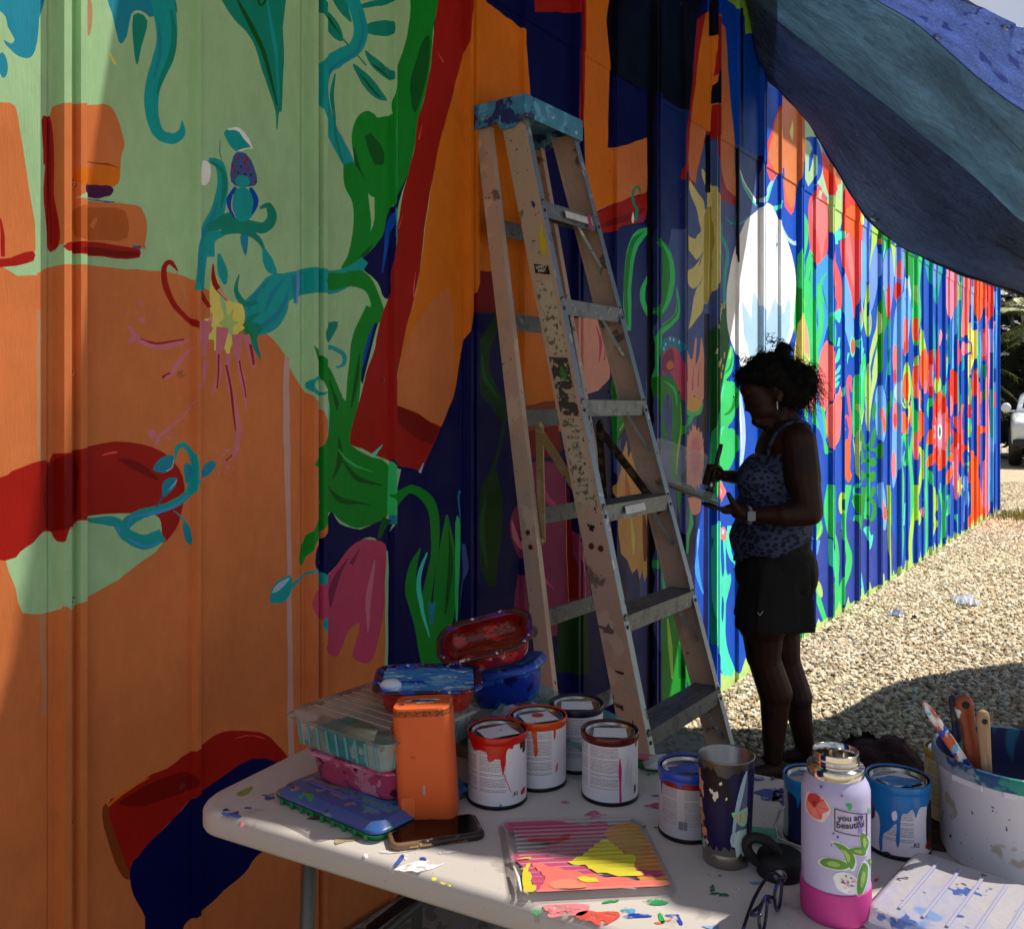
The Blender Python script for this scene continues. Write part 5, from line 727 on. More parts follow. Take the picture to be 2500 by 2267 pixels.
for sd in (-1, 1):
    r_ = cchan('front_rail', .03, ZTOP, sd, 0, 0, .092, .028, m_alu, m_flange)
    r2 = cchan('rear_rail', .05, ZTOP - .03, sd * .985, .36, .145, .058, .024, m_alu)
    for z in (1.075,):
        for dz, b in ((0, .03), (.004, .062)):
            cap_ = MB(); v, f = lathe([(0, .003), (.008, .0025), (.010, 0)], 12); o = obj('rivet', v, f, m_rivet, r_)
            p = inv @ lp(z + dz, sd, b, -.001); o.matrix_local = Matrix.Translation(p) @ (ld * sd).to_track_quat('Z', 'Y').to_matrix().to_4x4()
    for dz in (0, -.045):
        v, f = lathe([(0, .003), (.007, .0025), (.009, 0)], 12); o = obj('rivet', v, f, m_rivet, r2); bk = .145 + (.36 - .145) * (ZTOP - 1.1) / (ZTOP - .05)
        o.matrix_local = Matrix.Translation(inv @ lp(1.1 + dz, sd * .985, bk + .028, -.001)) @ (ld * sd).to_track_quat('Z', 'Y').to_matrix().to_4x4()
    ft = MB(); c = inv @ lp(.02, sd, .045, .012); ft.box(c, (.05, .10, .045), Matrix.Rotation(LA - R(0), 3, 'Z')); ft.build('rubber_foot', m_blk, r_)
for k in range(-1, 6):                          # seven flat steps
    z = z6 + .318775 * k; vs = []; dp = .085; hh = .050
    for sd in (-1, 1):
        for a, dz in ((-.004, 0), (-.004, -hh), (-.001, -hh), (-.001, -.003), (.02, -.003), (.02, -.001), (.045, -.001), (.045, -.003), (dp, -.003), (dp, -.03), (dp + .003, -.03), (dp + .003, .001), (.05, .001), (.045, .0025), (.03, .0025), (.025, .001), (.008, .001)):
            q = lp(z, sd, a, .004); q.z = z + dz; vs.append(inv @ q)
    n_ = 17; f = [(i, (i + 1) % n_, n_ + (i + 1) % n_, n_ + i) for i in range(n_)]
    st = obj('step', vs, f, m_step, ladder)
    for sd in (-1, 1):
        rb = MB(); a = inv @ lp(z - .02, sd, .035, .11); b = inv @ lp(z - .17, sd, .035, .006); rb.tube([a, b], .0065, 4); rb.build('brace', m_flange, st)
        for a_ in (.012, -.02):
            v, f = lathe([(0, .0025), (.005, .002), (.007, 0)], 10); o = obj('rivet', v, f, m_dark, st); o.matrix_local = Matrix.Translation(inv @ lp(z - .012 + a_, sd, -.001, .014)) @ ln.to_track_quat('Z', 'Y').to_matrix().to_4x4()
    # rear cross bars
    bk = .36 + (.145 - .36) * (z - .05) / (ZTOP - .08); q = []
    for sd in (-1, 1):
        for a, dz in ((0, 0), (.004, 0), (.004, -.055), (0, -.055)): q.append(inv @ (lp(z - .03, sd * .985, bk + .028 + a, .002) + Vector((0, 0, dz))))
    obj('rear_bar', q, [(0, 1, 2, 3), (7, 6, 5, 4), (0, 4, 5, 1), (1, 5, 6, 2), (2, 6, 7, 3), (3, 7, 4, 0)], m_step, ladder)
# cap: hollow plastic top with skirts
def capbox(z0, z1, b0, b1, ext, name, m):
    q = []
    for z in (z0, z1):
        for sd, b in ((-1, b0), (1, b0), (1, b1), (-1, b1)):
            p = lp(ZTOP, sd, b, -ext); p.z = z; q.append(inv @ p)
    return bevel(obj(name, q, [(0, 1, 2, 3)[::-1], (4, 5, 6, 7), (0, 1, 5, 4), (1, 2, 6, 5), (2, 3, 7, 6), (3, 0, 4, 7)], m, ladder), .006, 3)
cp = capbox(ZTOP + .022, ZTOP + .048, -.020, .225, .012, 'cap', m_cap)
for b0, b1, e, h_, nm in ((-.020, -.013, .012, .055, 'cap_front'), (.218, .225, .012, .045, 'cap_back')): capbox(ZTOP + .028 - h_, ZTOP + .03, b0, b1, e, nm, m_cap)
for sd in (-1, 1):
    q = []; prof = [(-.018, .03), (-.018, -.02), (.03, -.055), (.08, -.055), (.10, -.02), (.13, -.035), (.222, -.035), (.222, .03)]
    for off in (-.012, -.005):
        for b, dz in prof: p = lp(ZTOP, sd, b, off); p.z = ZTOP + dz; q.append(inv @ p)
    o = obj('cap_side', q, [tuple(range(8)), tuple(range(8, 16))[::-1]] + [(i, (i + 1) % 8, 8 + (i + 1) % 8, 8 + i) for i in range(8)], m_cap, ladder)
    v, f = lathe([(0, .004), (.013, .003), (.016, 0)], 14); o2 = obj('bolt', v, f, m_rivet, o); o2.matrix_local = Matrix.Translation(inv @ (lp(ZTOP, sd, .195, -.013) + Vector((0, 0, -.005)))) @ (ld * sd).to_track_quat('Z', 'Y').to_matrix().to_4x4()
# folded spreader bars, one pair on each side
def bar(name, a, b, wd, m, th=.004):
    a, b = inv @ a, inv @ b; t = (b - a).normalized(); u = t.cross(ld).normalized(); q = []
    for p in (a, b):
        for x, y in ((-1, -1), (1, -1), (1, 1), (-1, 1)): q.append(p + u * x * wd / 2 + ld * y * th / 2)
    return bevel(obj(name, q, [(0, 1, 2, 3), (7, 6, 5, 4), (0, 4, 5, 1), (1, 5, 6, 2), (2, 6, 7, 3), (3, 7, 4, 0)], m, ladder), .0015)
for sd, mm in ((-1, m_brass), (1, m_dark)):
    top = lp(1.44, sd, .19, .03); s1 = lp(1.30, sd, .17, .03); fr_ = lp(1.09, sd, .05, .03); bk_ = lp(1.07, sd, .27, .035)
    bar('spreader', top, bk_, .030, mm); bar('spreader', top + Vector((0, 0, -.02)), fr_ + Vector((0, 0, .05)), .030, mm)
    for p in (bk_, top): 
        v, f = lathe([(0, .004), (.008, .003), (.014, 0)], 12); o = obj('pivot', v, f, mm, ladder); o.matrix_local = Matrix.Translation(inv @ (p - ld * sd * .004 * -1)) @ (-ld).to_track_quat('Z', 'Y').to_matrix().to_4x4()
# stickers and labels on the left front rail and the steps
def railfn(z0, b0, side=-1, out_=-.0012):
    return lambda a, b: inv @ lp(z0 + b, side, b0 + a, out_)
m_lab = mat('worn_label', 'b8ac98', .6, layers=[('6a6052', 60, .56, 6, 2, (1, 1, 1)), ('2a2622', 110, .66, 4, 5)]); m_lab2 = mat('dark_peeled_label', '3c3630', .7, layers=[('a89c88', 35, .53, 6, 3)])
for z0, z1, m_ in ((1.66, 1.90, m_lab), (1.47, 1.655, m_lab2), (1.20, 1.465, m_lab)): patch('safety_label', [(.012, z0), (.080, z0 + .004), (.082, z1), (.014, z1 - .004)], railfn(0, 0), m_, ladder)
patch('safety_label', [(.018, 1.915), (.072, 1.925), (.072, 1.955), (.018, 1.945)], railfn(0, 0), m_blk, ladder)
m_ink2 = mat('white_print', 'dcdcd4', .6); m_ink = mat('black_print', '14120f', .6)
for s_, zz in (('SAFETY', 1.942), ('FIRST', 1.930)): text_mesh(s_, .013, 'label_text', m_ink2, ladder, lambda x, y, zz=zz: inv @ (lp(zz + y, -1, .045 - x, -.0020)), True)
for i, zz in enumerate(np.linspace(1.44, 1.26, 11)): text_mesh(['W=WIDTH', 'OF', 'LADDER', 'STEP', 'ON', 'STEPS', 'NO', 'AT', 'TOP', 'MADE IN', 'USA'][i], .009 + .002 * (i % 2), 'label_text', m_ink, ladder, lambda x, y, zz=zz: inv @ (lp(zz + y, -1, .045 - x, -.0020)))
for b_, z_, rx, rz_, c in ((.05, 1.135, .010, .012, '0a0a0a'), (.062, .84, .022, .012, '6a6058'), (.03, 2.15, .006, .014, '1c1c7a'), (.02, 2.02, .010, .05, 'c8b418'), (.045, 1.60, .012, .022, '2a7a3a'), (.06, 2.24, .012, .022, 'b8a898'), (.03, 1.75, .004, .008, '401a18'), (.07, .62, .012, .006, '3a2420'), (.05, .72, .014, .004, '3a2420')):
    patch('paint_splash', blob(b_, z_, rx, rz_, int(z_ * 100), rough=.5), railfn(0, 0, out_=-.0016), mat('splash_' + c, c, .5), ladder)
for k in (4, 2, 5): # paper stickers on step fronts
    z = z6 + .318775 * k; m_ = mat('white_sticker', 'd4d6d8', .5, layers=[('8a5a6a', 60, .66, 3, k)])
    if k == 4: continue
    patch('sticker', [(.13, z - .036), (.26 if k == 2 else .30, z - .034), (.26 if k == 2 else .30, z - .010), (.13, z - .012)], lambda a, b, k=k: inv @ (lp(b, -1, -.0055, 0) + ld * a), m_, ladder)
patch('sticker', [(.33, z6 + .318775 * 5 - .05), (.36, z6 + .318775 * 5 - .05), (.36, z6 + .318775 * 5), (.33, z6 + .318775 * 5)], lambda a, b: inv @ (lp(b, -1, -.0056, 0) + ld * a * .82), mat('pink_tape', 'a83a6a', .5), ladder)
# ================================================================ PERSON painting, seen from the side
KP = 500 / 1604; PY = 3.7
def hp(x, y, dy=0.0):                           # a point of the figure, in the frame the photo shows it in
    return at(1600 + x * KP, 780 + y * KP, PY + dy)
def h6(x, y, dy=0.0): return at(1600 + x * .4487, 780 + y * .4487, PY + dy)
def h3(u, v, dy=0.0): return at(u, v, PY + dy)
prims = []
def cap(p0, r0, p1, r1, part): prims.append((Vector(p0), r0, Vector(p1), r1, part))
body = MB()
def capm(mb, p0, r0, p1, r1, sq=None):
    p0, p1 = Vector(p0), Vector(p1); t = (p1 - p0); L = t.length; n_ = 7; pts = []; rs = []
    tn = t.normalized()
    for i in range(n_): a = math.pi / 2 * i / n_; pts.append(p0 - tn * r0 * math.cos(a)); rs.append(max(r0 * math.sin(a), r0 * .04))
    for i in range(n_ + 1): a = math.pi / 2 * i / n_; pts.append(p1 + tn * r1 * math.sin(a)); rs.append(max(r1 * math.cos(a), r1 * .04))
    mb.tube(pts, rs, 14)
def limb(p0, r0, p1, r1, part): cap(p0, r0, p1, r1, part); capm(body, p0, r0, p1, r1)
def ell(c, r, part, rot=0.0):
    body.ball(c, r, 12, Matrix.Rotation(rot, 3, 'Y')); prims.append((Vector(c), (r, rot), None, None, part))
# torso (front is towards -X)
ell(hp(1010, 1010), (.105, .175, .125), 'torso', .15); ell(hp(945, 1255), (.148, .165, .125), 'torso', .1); ell(hp(820, 1290, -.08), (.085, .075, .085), 'torso'); ell(hp(820, 1290, .08), (.085, .075, .085), 'torso')
ell(hp(930, 1500), (.150, .165, .15), 'torso'); ell(hp(910, 1700), (.152, .170, .15), 'torso'); ell(hp(945, 1960), (.160, .18, .16), 'hips'); ell(hp(1060, 1960, 0), (.095, .165, .12), 'hips')
limb(hp(1075, 880), .060, hp(985, 740), .055, 'neck'); limb(hp(1120, 890, -.09), .048, hp(1050, 860, .09), .048, 'torso')
# head, tilted down
ell(hp(905, 500), (.102, .078, .104), 'head', -.3); ell(hp(828, 600), (.066, .064, .086), 'head', .3); ell(hp(850, 690), (.062, .058, .058), 'head'); ell(hp(798, 800), (.024, .030, .020), 'head'); ell(hp(772, 545), (.057, .06, .048), 'head')
limb(hp(706, 618), .011, hp(732, 688), .0145, 'head'); ell(hp(726, 702), (.0150, .015, .011), 'head'); ell(hp(778, 744), (.0175, .022, .0085), 'head'); ell(hp(783, 768), (.0165, .020, .0085), 'head'); limb(hp(785, 722), .018, hp(820, 720), .03, 'head')
ell(hp(712, 575, -.028), (.012, .020, .008), 'head'); ell(hp(975, 600, -.074), (.016, .009, .030), 'head', .3); ell(hp(860, 815), (.045, .045, .025), 'head')
# near (left) arm
limb(hp(1130, 965, -.155), .068, hp(1160, 1240, -.19), .068, 'arm'); limb(hp(1160, 1240, -.19), .066, hp(1205, 1500, -.215), .054, 'arm'); limb(hp(1200, 1510, -.215), .054, hp(1010, 1530, -.21), .047, 'arm'); limb(hp(1010, 1530, -.21), .047, hp(740, 1530, -.17), .027, 'arm')
# near hand, palm up under the tray
limb(hp(740, 1530, -.17), .027, hp(650, 1505, -.16), .030, 'hand'); body.ball(hp(600, 1480, -.155), (.046, .036, .020), 10, Matrix.Rotation(-.25, 3, 'Y'))
for i, (dy, a, b) in enumerate(((-.185, 395, 1455), (-.163, 372, 1440), (-.141, 380, 1438), (-.120, 410, 1440))):
    m1 = hp(500, 1478, dy); capm(body, hp(580, 1490, -.175 + .016 * i), .0105, m1, .0095); capm(body, m1, .0095, hp(a, b, dy), .0075)
capm(body, hp(650, 1490, -.18), .016, hp(600, 1420, -.19), .0125); capm(body, hp(600, 1420, -.19), .0125, hp(572, 1365, -.185), .0095)
# far (right) arm and fist round the brush
limb(hp(1090, 960, .155), .066, hp(960, 1200, .20), .052, 'arm'); limb(hp(960, 1200, .20), .048, hp(660, 1235, .10), .034, 'arm'); limb(hp(660, 1235, .10), .034, hp(545, 1225, .05), .025, 'arm')
body.ball(hp(470, 1205, .04), (.034, .026, .040), 10, Matrix.Rotation(.35, 3, 'Y'))
for i in range(4):
    y_ = 1165 + i * 30; x_ = 468 - i * 6; capm(body, hp(x_ + 20, y_ - 15, .02), .0105, hp(x_ - 55, y_ - 20, .005), .0100); capm(body, hp(x_ - 55, y_ - 20, .005), .010, hp(x_ - 72, y_ + 18, -.010), .0090); capm(body, hp(x_ - 72, y_ + 18, -.010), .009, hp(x_ - 42, y_ + 30, -.022), .0080)
capm(body, hp(505, 1190, .01), .0125, hp(470, 1150, -.018), .0105); capm(body, hp(470, 1150, -.018), .0105, hp(430, 1165, -.022), .0085)
# legs
limb(h3(1878, 1400, -.085), .098, h3(1862, 1520, -.085), .098, 'leg'); limb(h3(1862, 1520, -.085), .093, h3(1864, 1600, -.085), .070, 'leg'); limb(h3(1866, 1610, -.085), .066, h3(1893, 1690, -.08), .068, 'leg'); limb(h3(1893, 1690, -.08), .067, h3(1888, 1845, -.08), .038, 'leg')
limb(h3(1905, 1400, .085), .094, h3(1905, 1520, .085), .090, 'leg'); limb(h3(1905, 1520, .085), .086, h3(1915, 1600, .085), .066, 'leg'); limb(h3(1917, 1610, .085), .062, h3(1945, 1700, .085), .064, 'leg'); limb(h3(1945, 1700, .085), .062, h3(1966, 1830, .09), .037, 'leg')
for x0, y_, zz in ((1888, -.08, 0), (1966, .09, 0)):
    a = h3(x0, 1850, y_); a.z = .045; capm(body, a + Vector((.035, 0, -.005)), .036, a + Vector((-.10, 0, -.014)), .030); capm(body, a + Vector((-.10, -.012, -.014)), .028, a + Vector((-.165, 0, -.022)), .018)
m_skin = mat('skin', '341a12', .55, layers=[('281410', 6, .55, 4, 2)], bump=(180, .0008, 3), spec=.3)
pb = body.build('person_mesh', None); pb.data.update()
mr = pb.modifiers.new('r', 'REMESH'); mr.mode = 'VOXEL'; mr.voxel_size = .0052; mr.use_smooth_shade = True; ms_ = pb.modifiers.new('s', 'SMOOTH'); ms_.factor = .5; ms_.iterations = 3
dg = bpy.context.evaluated_depsgraph_get(); bme = bpy.data.meshes.new_from_object(pb.evaluated_get(dg)); bpy.data.objects.remove(pb)
person = empty('person', (1.09, 3.66, 0), 'woman in patterned tank top and black shorts standing in profile, holding brush and tray', 'person'); pinv = Matrix.Translation(-person.location)
bme.name = 'body'; bme.transform(pinv); link('body', bme, m_skin, person, True)
nv = len(bme.vertices); co = np.zeros(nv * 3); bme.vertices.foreach_get('co', co); co = co.reshape(-1, 3) + np.array(person.location); no = np.zeros(nv * 3); bme.vertices.foreach_get('normal', no); no = no.reshape(-1, 3)
dist = {}
for p0, r0, p1, r1, part in prims:
    if p1 is None:
        rad, rot = r0; M_ = np.array(Matrix.Rotation(rot, 3, 'Y').transposed()); q = (co - np.array(p0)) @ M_.T / np.array(rad); d = (np.linalg.norm(q, axis=1) - 1) * min(rad)
    else:
        a = np.array(p0); b = np.array(p1); t = np.clip(((co - a) @ (b - a)) / ((b - a) @ (b - a)), 0, 1); d = np.linalg.norm(co - (a + t[:, None] * (b - a)), axis=1) - (r0 + (r1 - r0) * t)
    dist[part] = np.minimum(dist.get(part, 9), d)
parts_ = list(dist); near_ = np.array([dist[p] for p in parts_]).argmin(0)
isp = lambda *n_: np.isin(near_, [parts_.index(x) for x in n_])
polys = [tuple(p.vertices) for p in bme.polygons]
def garment(name, mask, offs, m, thick=.003):
    keep = [p for p in polys if all(mask[i] for i in p)]; used = sorted({i for p in keep for i in p}); mp = {i: j for j, i in enumerate(used)}
    vv = [Vector(co[i] + no[i] * offs[i]) - person.location for i in used]
    o = obj(name, vv, [tuple(mp[i] for i in p) for p in keep], m, person, True); s_ = o.modifiers.new('t', 'SOLIDIFY'); s_.thickness = thick; s_.offset = -1; return o
zz = co[:, 2]; xx = co[:, 0]; front = (hp(900, 1000).x - xx)
neckl = 1.285 + np.clip((xx - hp(700, 0).x) / .30, 0, 1) * .085
fold = np.array([mnoise.noise(Vector(c) * 14) for c in co]) * .006
hemz = .850 + np.clip((xx - h6(410, 0).x) / .34, 0, 1) * .15
m_top = mat('tank_top_print', '4c5678', .8, bump=(500, .0006, 2)); t_ = m_top.node_tree; vn = t_.nodes.new('ShaderNodeTexVoronoi'); vn.inputs['Scale'].default_value = 46; mr_ = t_.nodes.new('ShaderNodeMapRange'); mr_.inputs[1].default_value = .44; mr_.inputs[2].default_value = .50
tcn = t_.nodes.new('ShaderNodeTexCoord'); mpn = t_.nodes.new('ShaderNodeMapping'); mpn.inputs['Scale'].default_value = (1, 1, 1.35); mxn = t_.nodes.new('ShaderNodeMix'); mxn.data_type = 'RGBA'; mxn.inputs[6].default_value = lin('0c1030'); mxn.inputs[7].default_value = lin('3e4668')
t_.links.new(tcn.outputs['Object'], mpn.inputs[0]); t_.links.new(mpn.outputs[0], vn.inputs['Vector']); t_.links.new(vn.outputs['Distance'], mr_.inputs[0]); t_.links.new(mr_.outputs[0], mxn.inputs[0]); t_.links.new(mxn.outputs[2], t_.nodes['Principled BSDF'].inputs['Base Color'])
mask = isp('torso', 'hips') & (zz < neckl) & (zz > hemz)
garment('tank_top', mask, .008 + .012 * np.clip((1.08 - zz) / .2, 0, 1) + fold, m_top)
m_sh = mat('black_shorts', '050506', .85, bump=(300, .0008, 2)); mask = isp('torso', 'hips', 'leg') & (zz > .612) & (zz < hemz + .05)
co0 = co.copy(); tt_ = np.clip((.90 - zz) / .29, 0, 1)
bx_ = h6(850, 0).x - tt_ * (h6(850, 0).x - h6(812, 0).x); fx_ = h6(468, 0).x - tt_ * .004
wb_ = np.clip(no[:, 0] * 1.6, 0, 1) * tt_ ** .3; wf_ = np.clip(-no[:, 0] * 1.6, 0, 1) * tt_ ** .3
co[:, 0] += wb_ * np.maximum(bx_ - co[:, 0] - .02, 0) * (co[:, 0] > h6(600, 0).x); co[:, 0] -= wf_ * np.maximum(co[:, 0] - fx_ - .02, 0) * (co[:, 0] < h6(700, 0).x)
garment('shorts', mask, .005 + .007 * np.clip((.86 - zz) / .2, 0, 1) + fold, m_sh)
from mathutils.bvhtree import BVHTree
bvh = BVHTree.FromPolygons([v.co.copy() for v in bme.vertices], polys)
def snap(q): h_ = bvh.find_nearest(q); return h_[0] + h_[1] * .004
sm_ = MB()
for p0, p1, p2 in ((hp(860, 1090, -.09), hp(1060, 795, -.10), hp(1215, 880, -.09)), (hp(860, 1090, .09), hp(1040, 790, .10), hp(1180, 880, .09))): sm_.tube([snap(Vector(q) - person.location) for q in spline([p0, (Vector(p0) + Vector(p1)) / 2, Vector(p1), Vector(p2)], 6, False)], .008, 6)
sm_.build('strap', m_top, person, True)
wb = MB(); c = hp(735, 1530, -.172) - person.location
wb.tube([c + Vector((0, .031 * math.cos(a), .031 * math.sin(a))) for a in np.linspace(0, 2 * math.pi, 18)[:-1]], .007, 6, True); wb.box(c + Vector((0, -.032, .0)), (.030, .010, .036)); wb.build('wristwatch', mat('watch_grey', '8a94a0', .35), person)
eb = MB(); e0 = hp(955, 680, -.084) - person.location; eb.tube([e0 + Vector((0, 0, .02)), e0, e0 + Vector((.002, 0, -.012))], .0022, 6); eb.build('earring', m_met, person)
lb = MB(); q = h3(1855, 1502, -.197) - person.location; lb.tube([q + Vector((-.008, 0, .012)), q, q + Vector((.012, 0, .016))], .0018, 5); lb.build('shorts_logo', mat('silver_print', 'c8c8cc', .4), person)
# hair: lumpy shell, bun and many loose curls
hb_ = MB()
for c, r_ in ((hp(905, 440), (.112, .090, .100)), (hp(1010, 500), (.095, .092, .105)), (hp(760, 440), (.062, .072, .045)), (hp(1080, 560), (.075, .08, .082)), (hp(1010, 245), (.034, .034, .034)), (hp(900, 310), (.05, .05, .03)), (hp(700, 455), (.036, .055, .030)), (hp(1130, 500), (.070, .075, .085))): hb_.ball(c - person.location, r_, 14)
ho = hb_.build('hair', None); rm = ho.modifiers.new('r', 'REMESH'); rm.mode = 'VOXEL'; rm.voxel_size = .007; dg = bpy.context.evaluated_depsgraph_get(); hm = bpy.data.meshes.new_from_object(ho.evaluated_get(dg)); bpy.data.objects.remove(ho)
for v in hm.vertices:
    n_ = mnoise.noise(v.co * 26) * .012 + mnoise.noise(v.co * 60) * .006; v.co += v.normal * n_
m_hair = mat('dark_hair', '070504', .75, bump=(120, .003, 4), spec=.2); hairo = link('hair', hm, m_hair, person, True)
cb = MB(); rh = random.Random(21)
def curl(p, d, L, rr_, n_=22, w_=.0009, turns=2.2):
    d = Vector(d).normalized(); u = d.orthogonal().normalized(); u.rotate(Matrix.Rotation(rh.uniform(0, 6.28), 3, d)); w2 = d.cross(u); pts = []
    for i in range(n_):
        t = i / (n_ - 1); a = turns * 2 * math.pi * t; k = min(1, t * 3); pts.append(p + d * L * t + (u * math.cos(a) + w2 * math.sin(a) - u) * rr_ * k + Vector((0, 0, -.35 * L * t * t)))
    cb.tube(pts, [w_ * (1.15 - .8 * i / n_) for i in range(n_)], 3, cap=False)
hvs = hm.vertices; cen = hp(930, 500) - person.location
for i in range(900):
    v = hvs[rh.randrange(len(hvs))]; rel = v.co - cen
    if rel.x < -.08 and rel.z < .0: continue
    back = rel.x > .0; L = rh.uniform(.02, .07) if back else rh.uniform(.01, .03)
    curl(v.co.copy(), v.normal * .7 + Vector((.3 if back else 0, 0, -.45)), L, rh.uniform(.003, .009), 16, rh.uniform(.0007, .0016), rh.uniform(.8, 2.6))
for (x, y), (dx, dy), L, rr_ in (((960, 215), (-.8, .9), .07, .010), ((940, 190), (-.5, 1.1), .085, .012), ((870, 250), (-1.2, .5), .05, .012), ((1000, 190), (-.3, 1), .04, .01), ((1240, 480), (1, .0), .035, .012), ((1220, 600), (.9, -.4), .05, .012), ((1180, 640), (.6, -1), .05, .010), ((1120, 640), (.2, -1), .05, .009), ((720, 300), (-1, .1), .045, .012), ((1200, 380), (1, .3), .05, .013)):
    for q in range(4): curl(hp(x, y, rh.uniform(-.02, .02)) - person.location, (dx, rh.uniform(-.2, .2), dy), L * rh.uniform(.8, 1.1), rr_, 26, .0016, rh.uniform(1.2, 2.2))
cb.build('curls', m_hair, hairo)
# brush in the far hand
pbr = empty('paintbrush', hp(455, 1230, .0), 'long-handled paintbrush held in the raised hand of the woman', 'paintbrush'); bi = Matrix.Translation(-pbr.location)
mb_ = MB(); a, b, c2 = bi @ hp(516, 975, .0), bi @ hp(462, 1190, .0), bi @ hp(440, 1265, .0); mb_.tube([a - (b - a) * .01, a, a.lerp(b, .3), a.lerp(b, .7), b, c2], [.003, .0088, .0098, .0078, .0075, .009], 10); mb_.build('handle', mat('dark_green_handle', '18261c', .5), pbr, True)
mb_ = MB(); d_ = bi @ hp(428, 1330, .0); mb_.tube([c2, d_], [.015, .017], 10); mb_.build('ferrule', m_met, pbr, True)
mb_ = MB(); mb_.tube([d_, d_.lerp(bi @ hp(402, 1405, 0), .7), bi @ hp(402, 1405, 0)], [.017, .019, .006], 10); mb_.build('bristles', mat('wet_bristles', '14301c', .4), pbr, True)
# clear clamshell palette in the near hand
m_clear = mat('clear_plastic', 'eef4f2', .12, trans=.0, alpha=.28, spec=.6); m_gp = mat('green_paint', '0e4a34', .3, layers=[('1a8a5c', 20, .55, 3, 2), ('0a1c18', 16, .55, 4, 6)], bump=(40, .002, 3))
TP = hp(290, 1375, -.13); tray = empty('plastic_palette', TP, 'clear clamshell tray of green paint resting on the open palm of the woman', 'paint tray', rot=(0, R(19), R(-8)))
v, f = loft([rr(.20, .15, .02, 0), rr(.215, .165, .022, .030), rr(.225, .175, .024, .030)], True); s_ = obj('base', v, f, m_clear, tray, True)
v, f = loft([rr(.196, .146, .02, .003), rr(.203, .153, .02, .012)], True, True); obj('paint', v, f, m_gp, tray)
v, f = loft([rr(.19, .14, .02, 0), rr(.21, .16, .022, .045), rr(.225, .17, .024, .046)], True); o = obj('lid', v, f, m_clear, tray, True); o.location = (-.095, .085, .075); o.rotation_euler = (R(64), 0, R(6))
# ================================================================ FOLDING TABLE
TZ = .74
td = Vector((.88, -.476, 0)).normalized(); tn = Vector((.476, .88, 0)).normalized()
def tp(a, b, z=0.0): return td * a + tn * b + Vector((0, 0, TZ + z))     # a along the table, b across it
table = empty('folding_table', tp(-1.33, 1.221, -TZ), 'off-white plastic folding table spattered with paint, crowded with cans and tubs', 'table'); tinv = Matrix.Translation(-table.location)
A0, A1, B0, B1 = -1.368, .52, 1.218, 1.892
def tring(ins, z, r=.075, n=8):
    o = []
    for ca, cb, a0 in ((A1, B1, 0), (A0, B1, 90), (A0, B0, 180), (A1, B0, 270)):
        for k in range(n + 1):
            g = R(a0 + 90 * k / n); sa = 1 if ca == A1 else -1; sb_ = 1 if cb == B1 else -1
            o.append(tinv @ tp(ca - sa * (ins + r) + r * math.cos(g), cb - sb_ * (ins + r) + r * math.sin(g), z))
    return o
m_tab = mat('table_plastic', 'cfc8c2', .5, vary=(.05, 3, (1, 1, 1)), layers=[('b8b0aa', 6, .64, 6, 3), ('a9a19a', 160, .72, 2, 5), ('dedad4', 30, .70, 4, 8)], bump=[(900, .0002, 1), (5, .002, 2)], spec=.35)
v, f = loft([tring(.035, -.008), tring(.012, -.040), tring(0.002, -.045), tring(0, -.040), tring(0, -.014), tring(.003, -.007), tring(.008, -.002), tring(.016, 0)], False, False)
n_ = 36; f.append(tuple(range(7 * n_, 8 * n_))); f.append(tuple(range(n_))[::-1]); top = obj('table_top', v, f, m_tab, table, True)
m_leg = mat('grey_steel_tube', '5d625f', .45, .4)
for a_, nm in ((A0 + .19, 1), (A1 - .19, 2)):
    for b_ in (B0 + .14, B1 - .14):
        mb = MB(); mb.tube([tinv @ tp(a_, b_, -.045), tinv @ tp(a_ - .04 * (1 if nm == 1 else -1), b_, -TZ + .01)], .014, 12); mb.build('leg', m_leg, table, True)
    mb = MB(); mb.tube([tinv @ tp(a_ - .015 * (1 if nm == 1 else -1), B0 + .14, -.40), tinv @ tp(a_ - .015 * (1 if nm == 1 else -1), B1 - .14, -.40)], .010, 8); mb.build('crossbar', m_leg, table, True)
    s_ = 1 if nm == 1 else -1; mb = MB(); mb.tube([tinv @ tp(a_ - .01 * s_, (B0 + B1) / 2, -.36), tinv @ tp(a_ + .34 * s_, (B0 + B1) / 2, -.05)], .011, 8); mb.build('brace', mat('dark_brace', '1a1a1a', .5, .4), table, True)
def table_uv(u, v): p = at_table(u, v); return p
def tsplash(col, pts, sm=2):
    ring = []
    for u, v in (spline(pts, sm) if sm > 1 else pts): p = at_table(u, v); ring.append((p.x, p.y))
    key = 'table_paint_' + col; m_ = bpy.data.materials.get(key) or mat(key, col, .35, vary=(.15, 60, (1, 1, 1)), ragged=55)
    patch('paint_splash', ring, lambda a, b: tinv @ Vector((a, b, TZ + .0012)), m_, table)
def tblob(col, u, v, ru, rv, seed, rough=.45, rot=0, n=12): tsplash(col, blob(u, v, ru, rv, seed, n, rough, rot), 1)
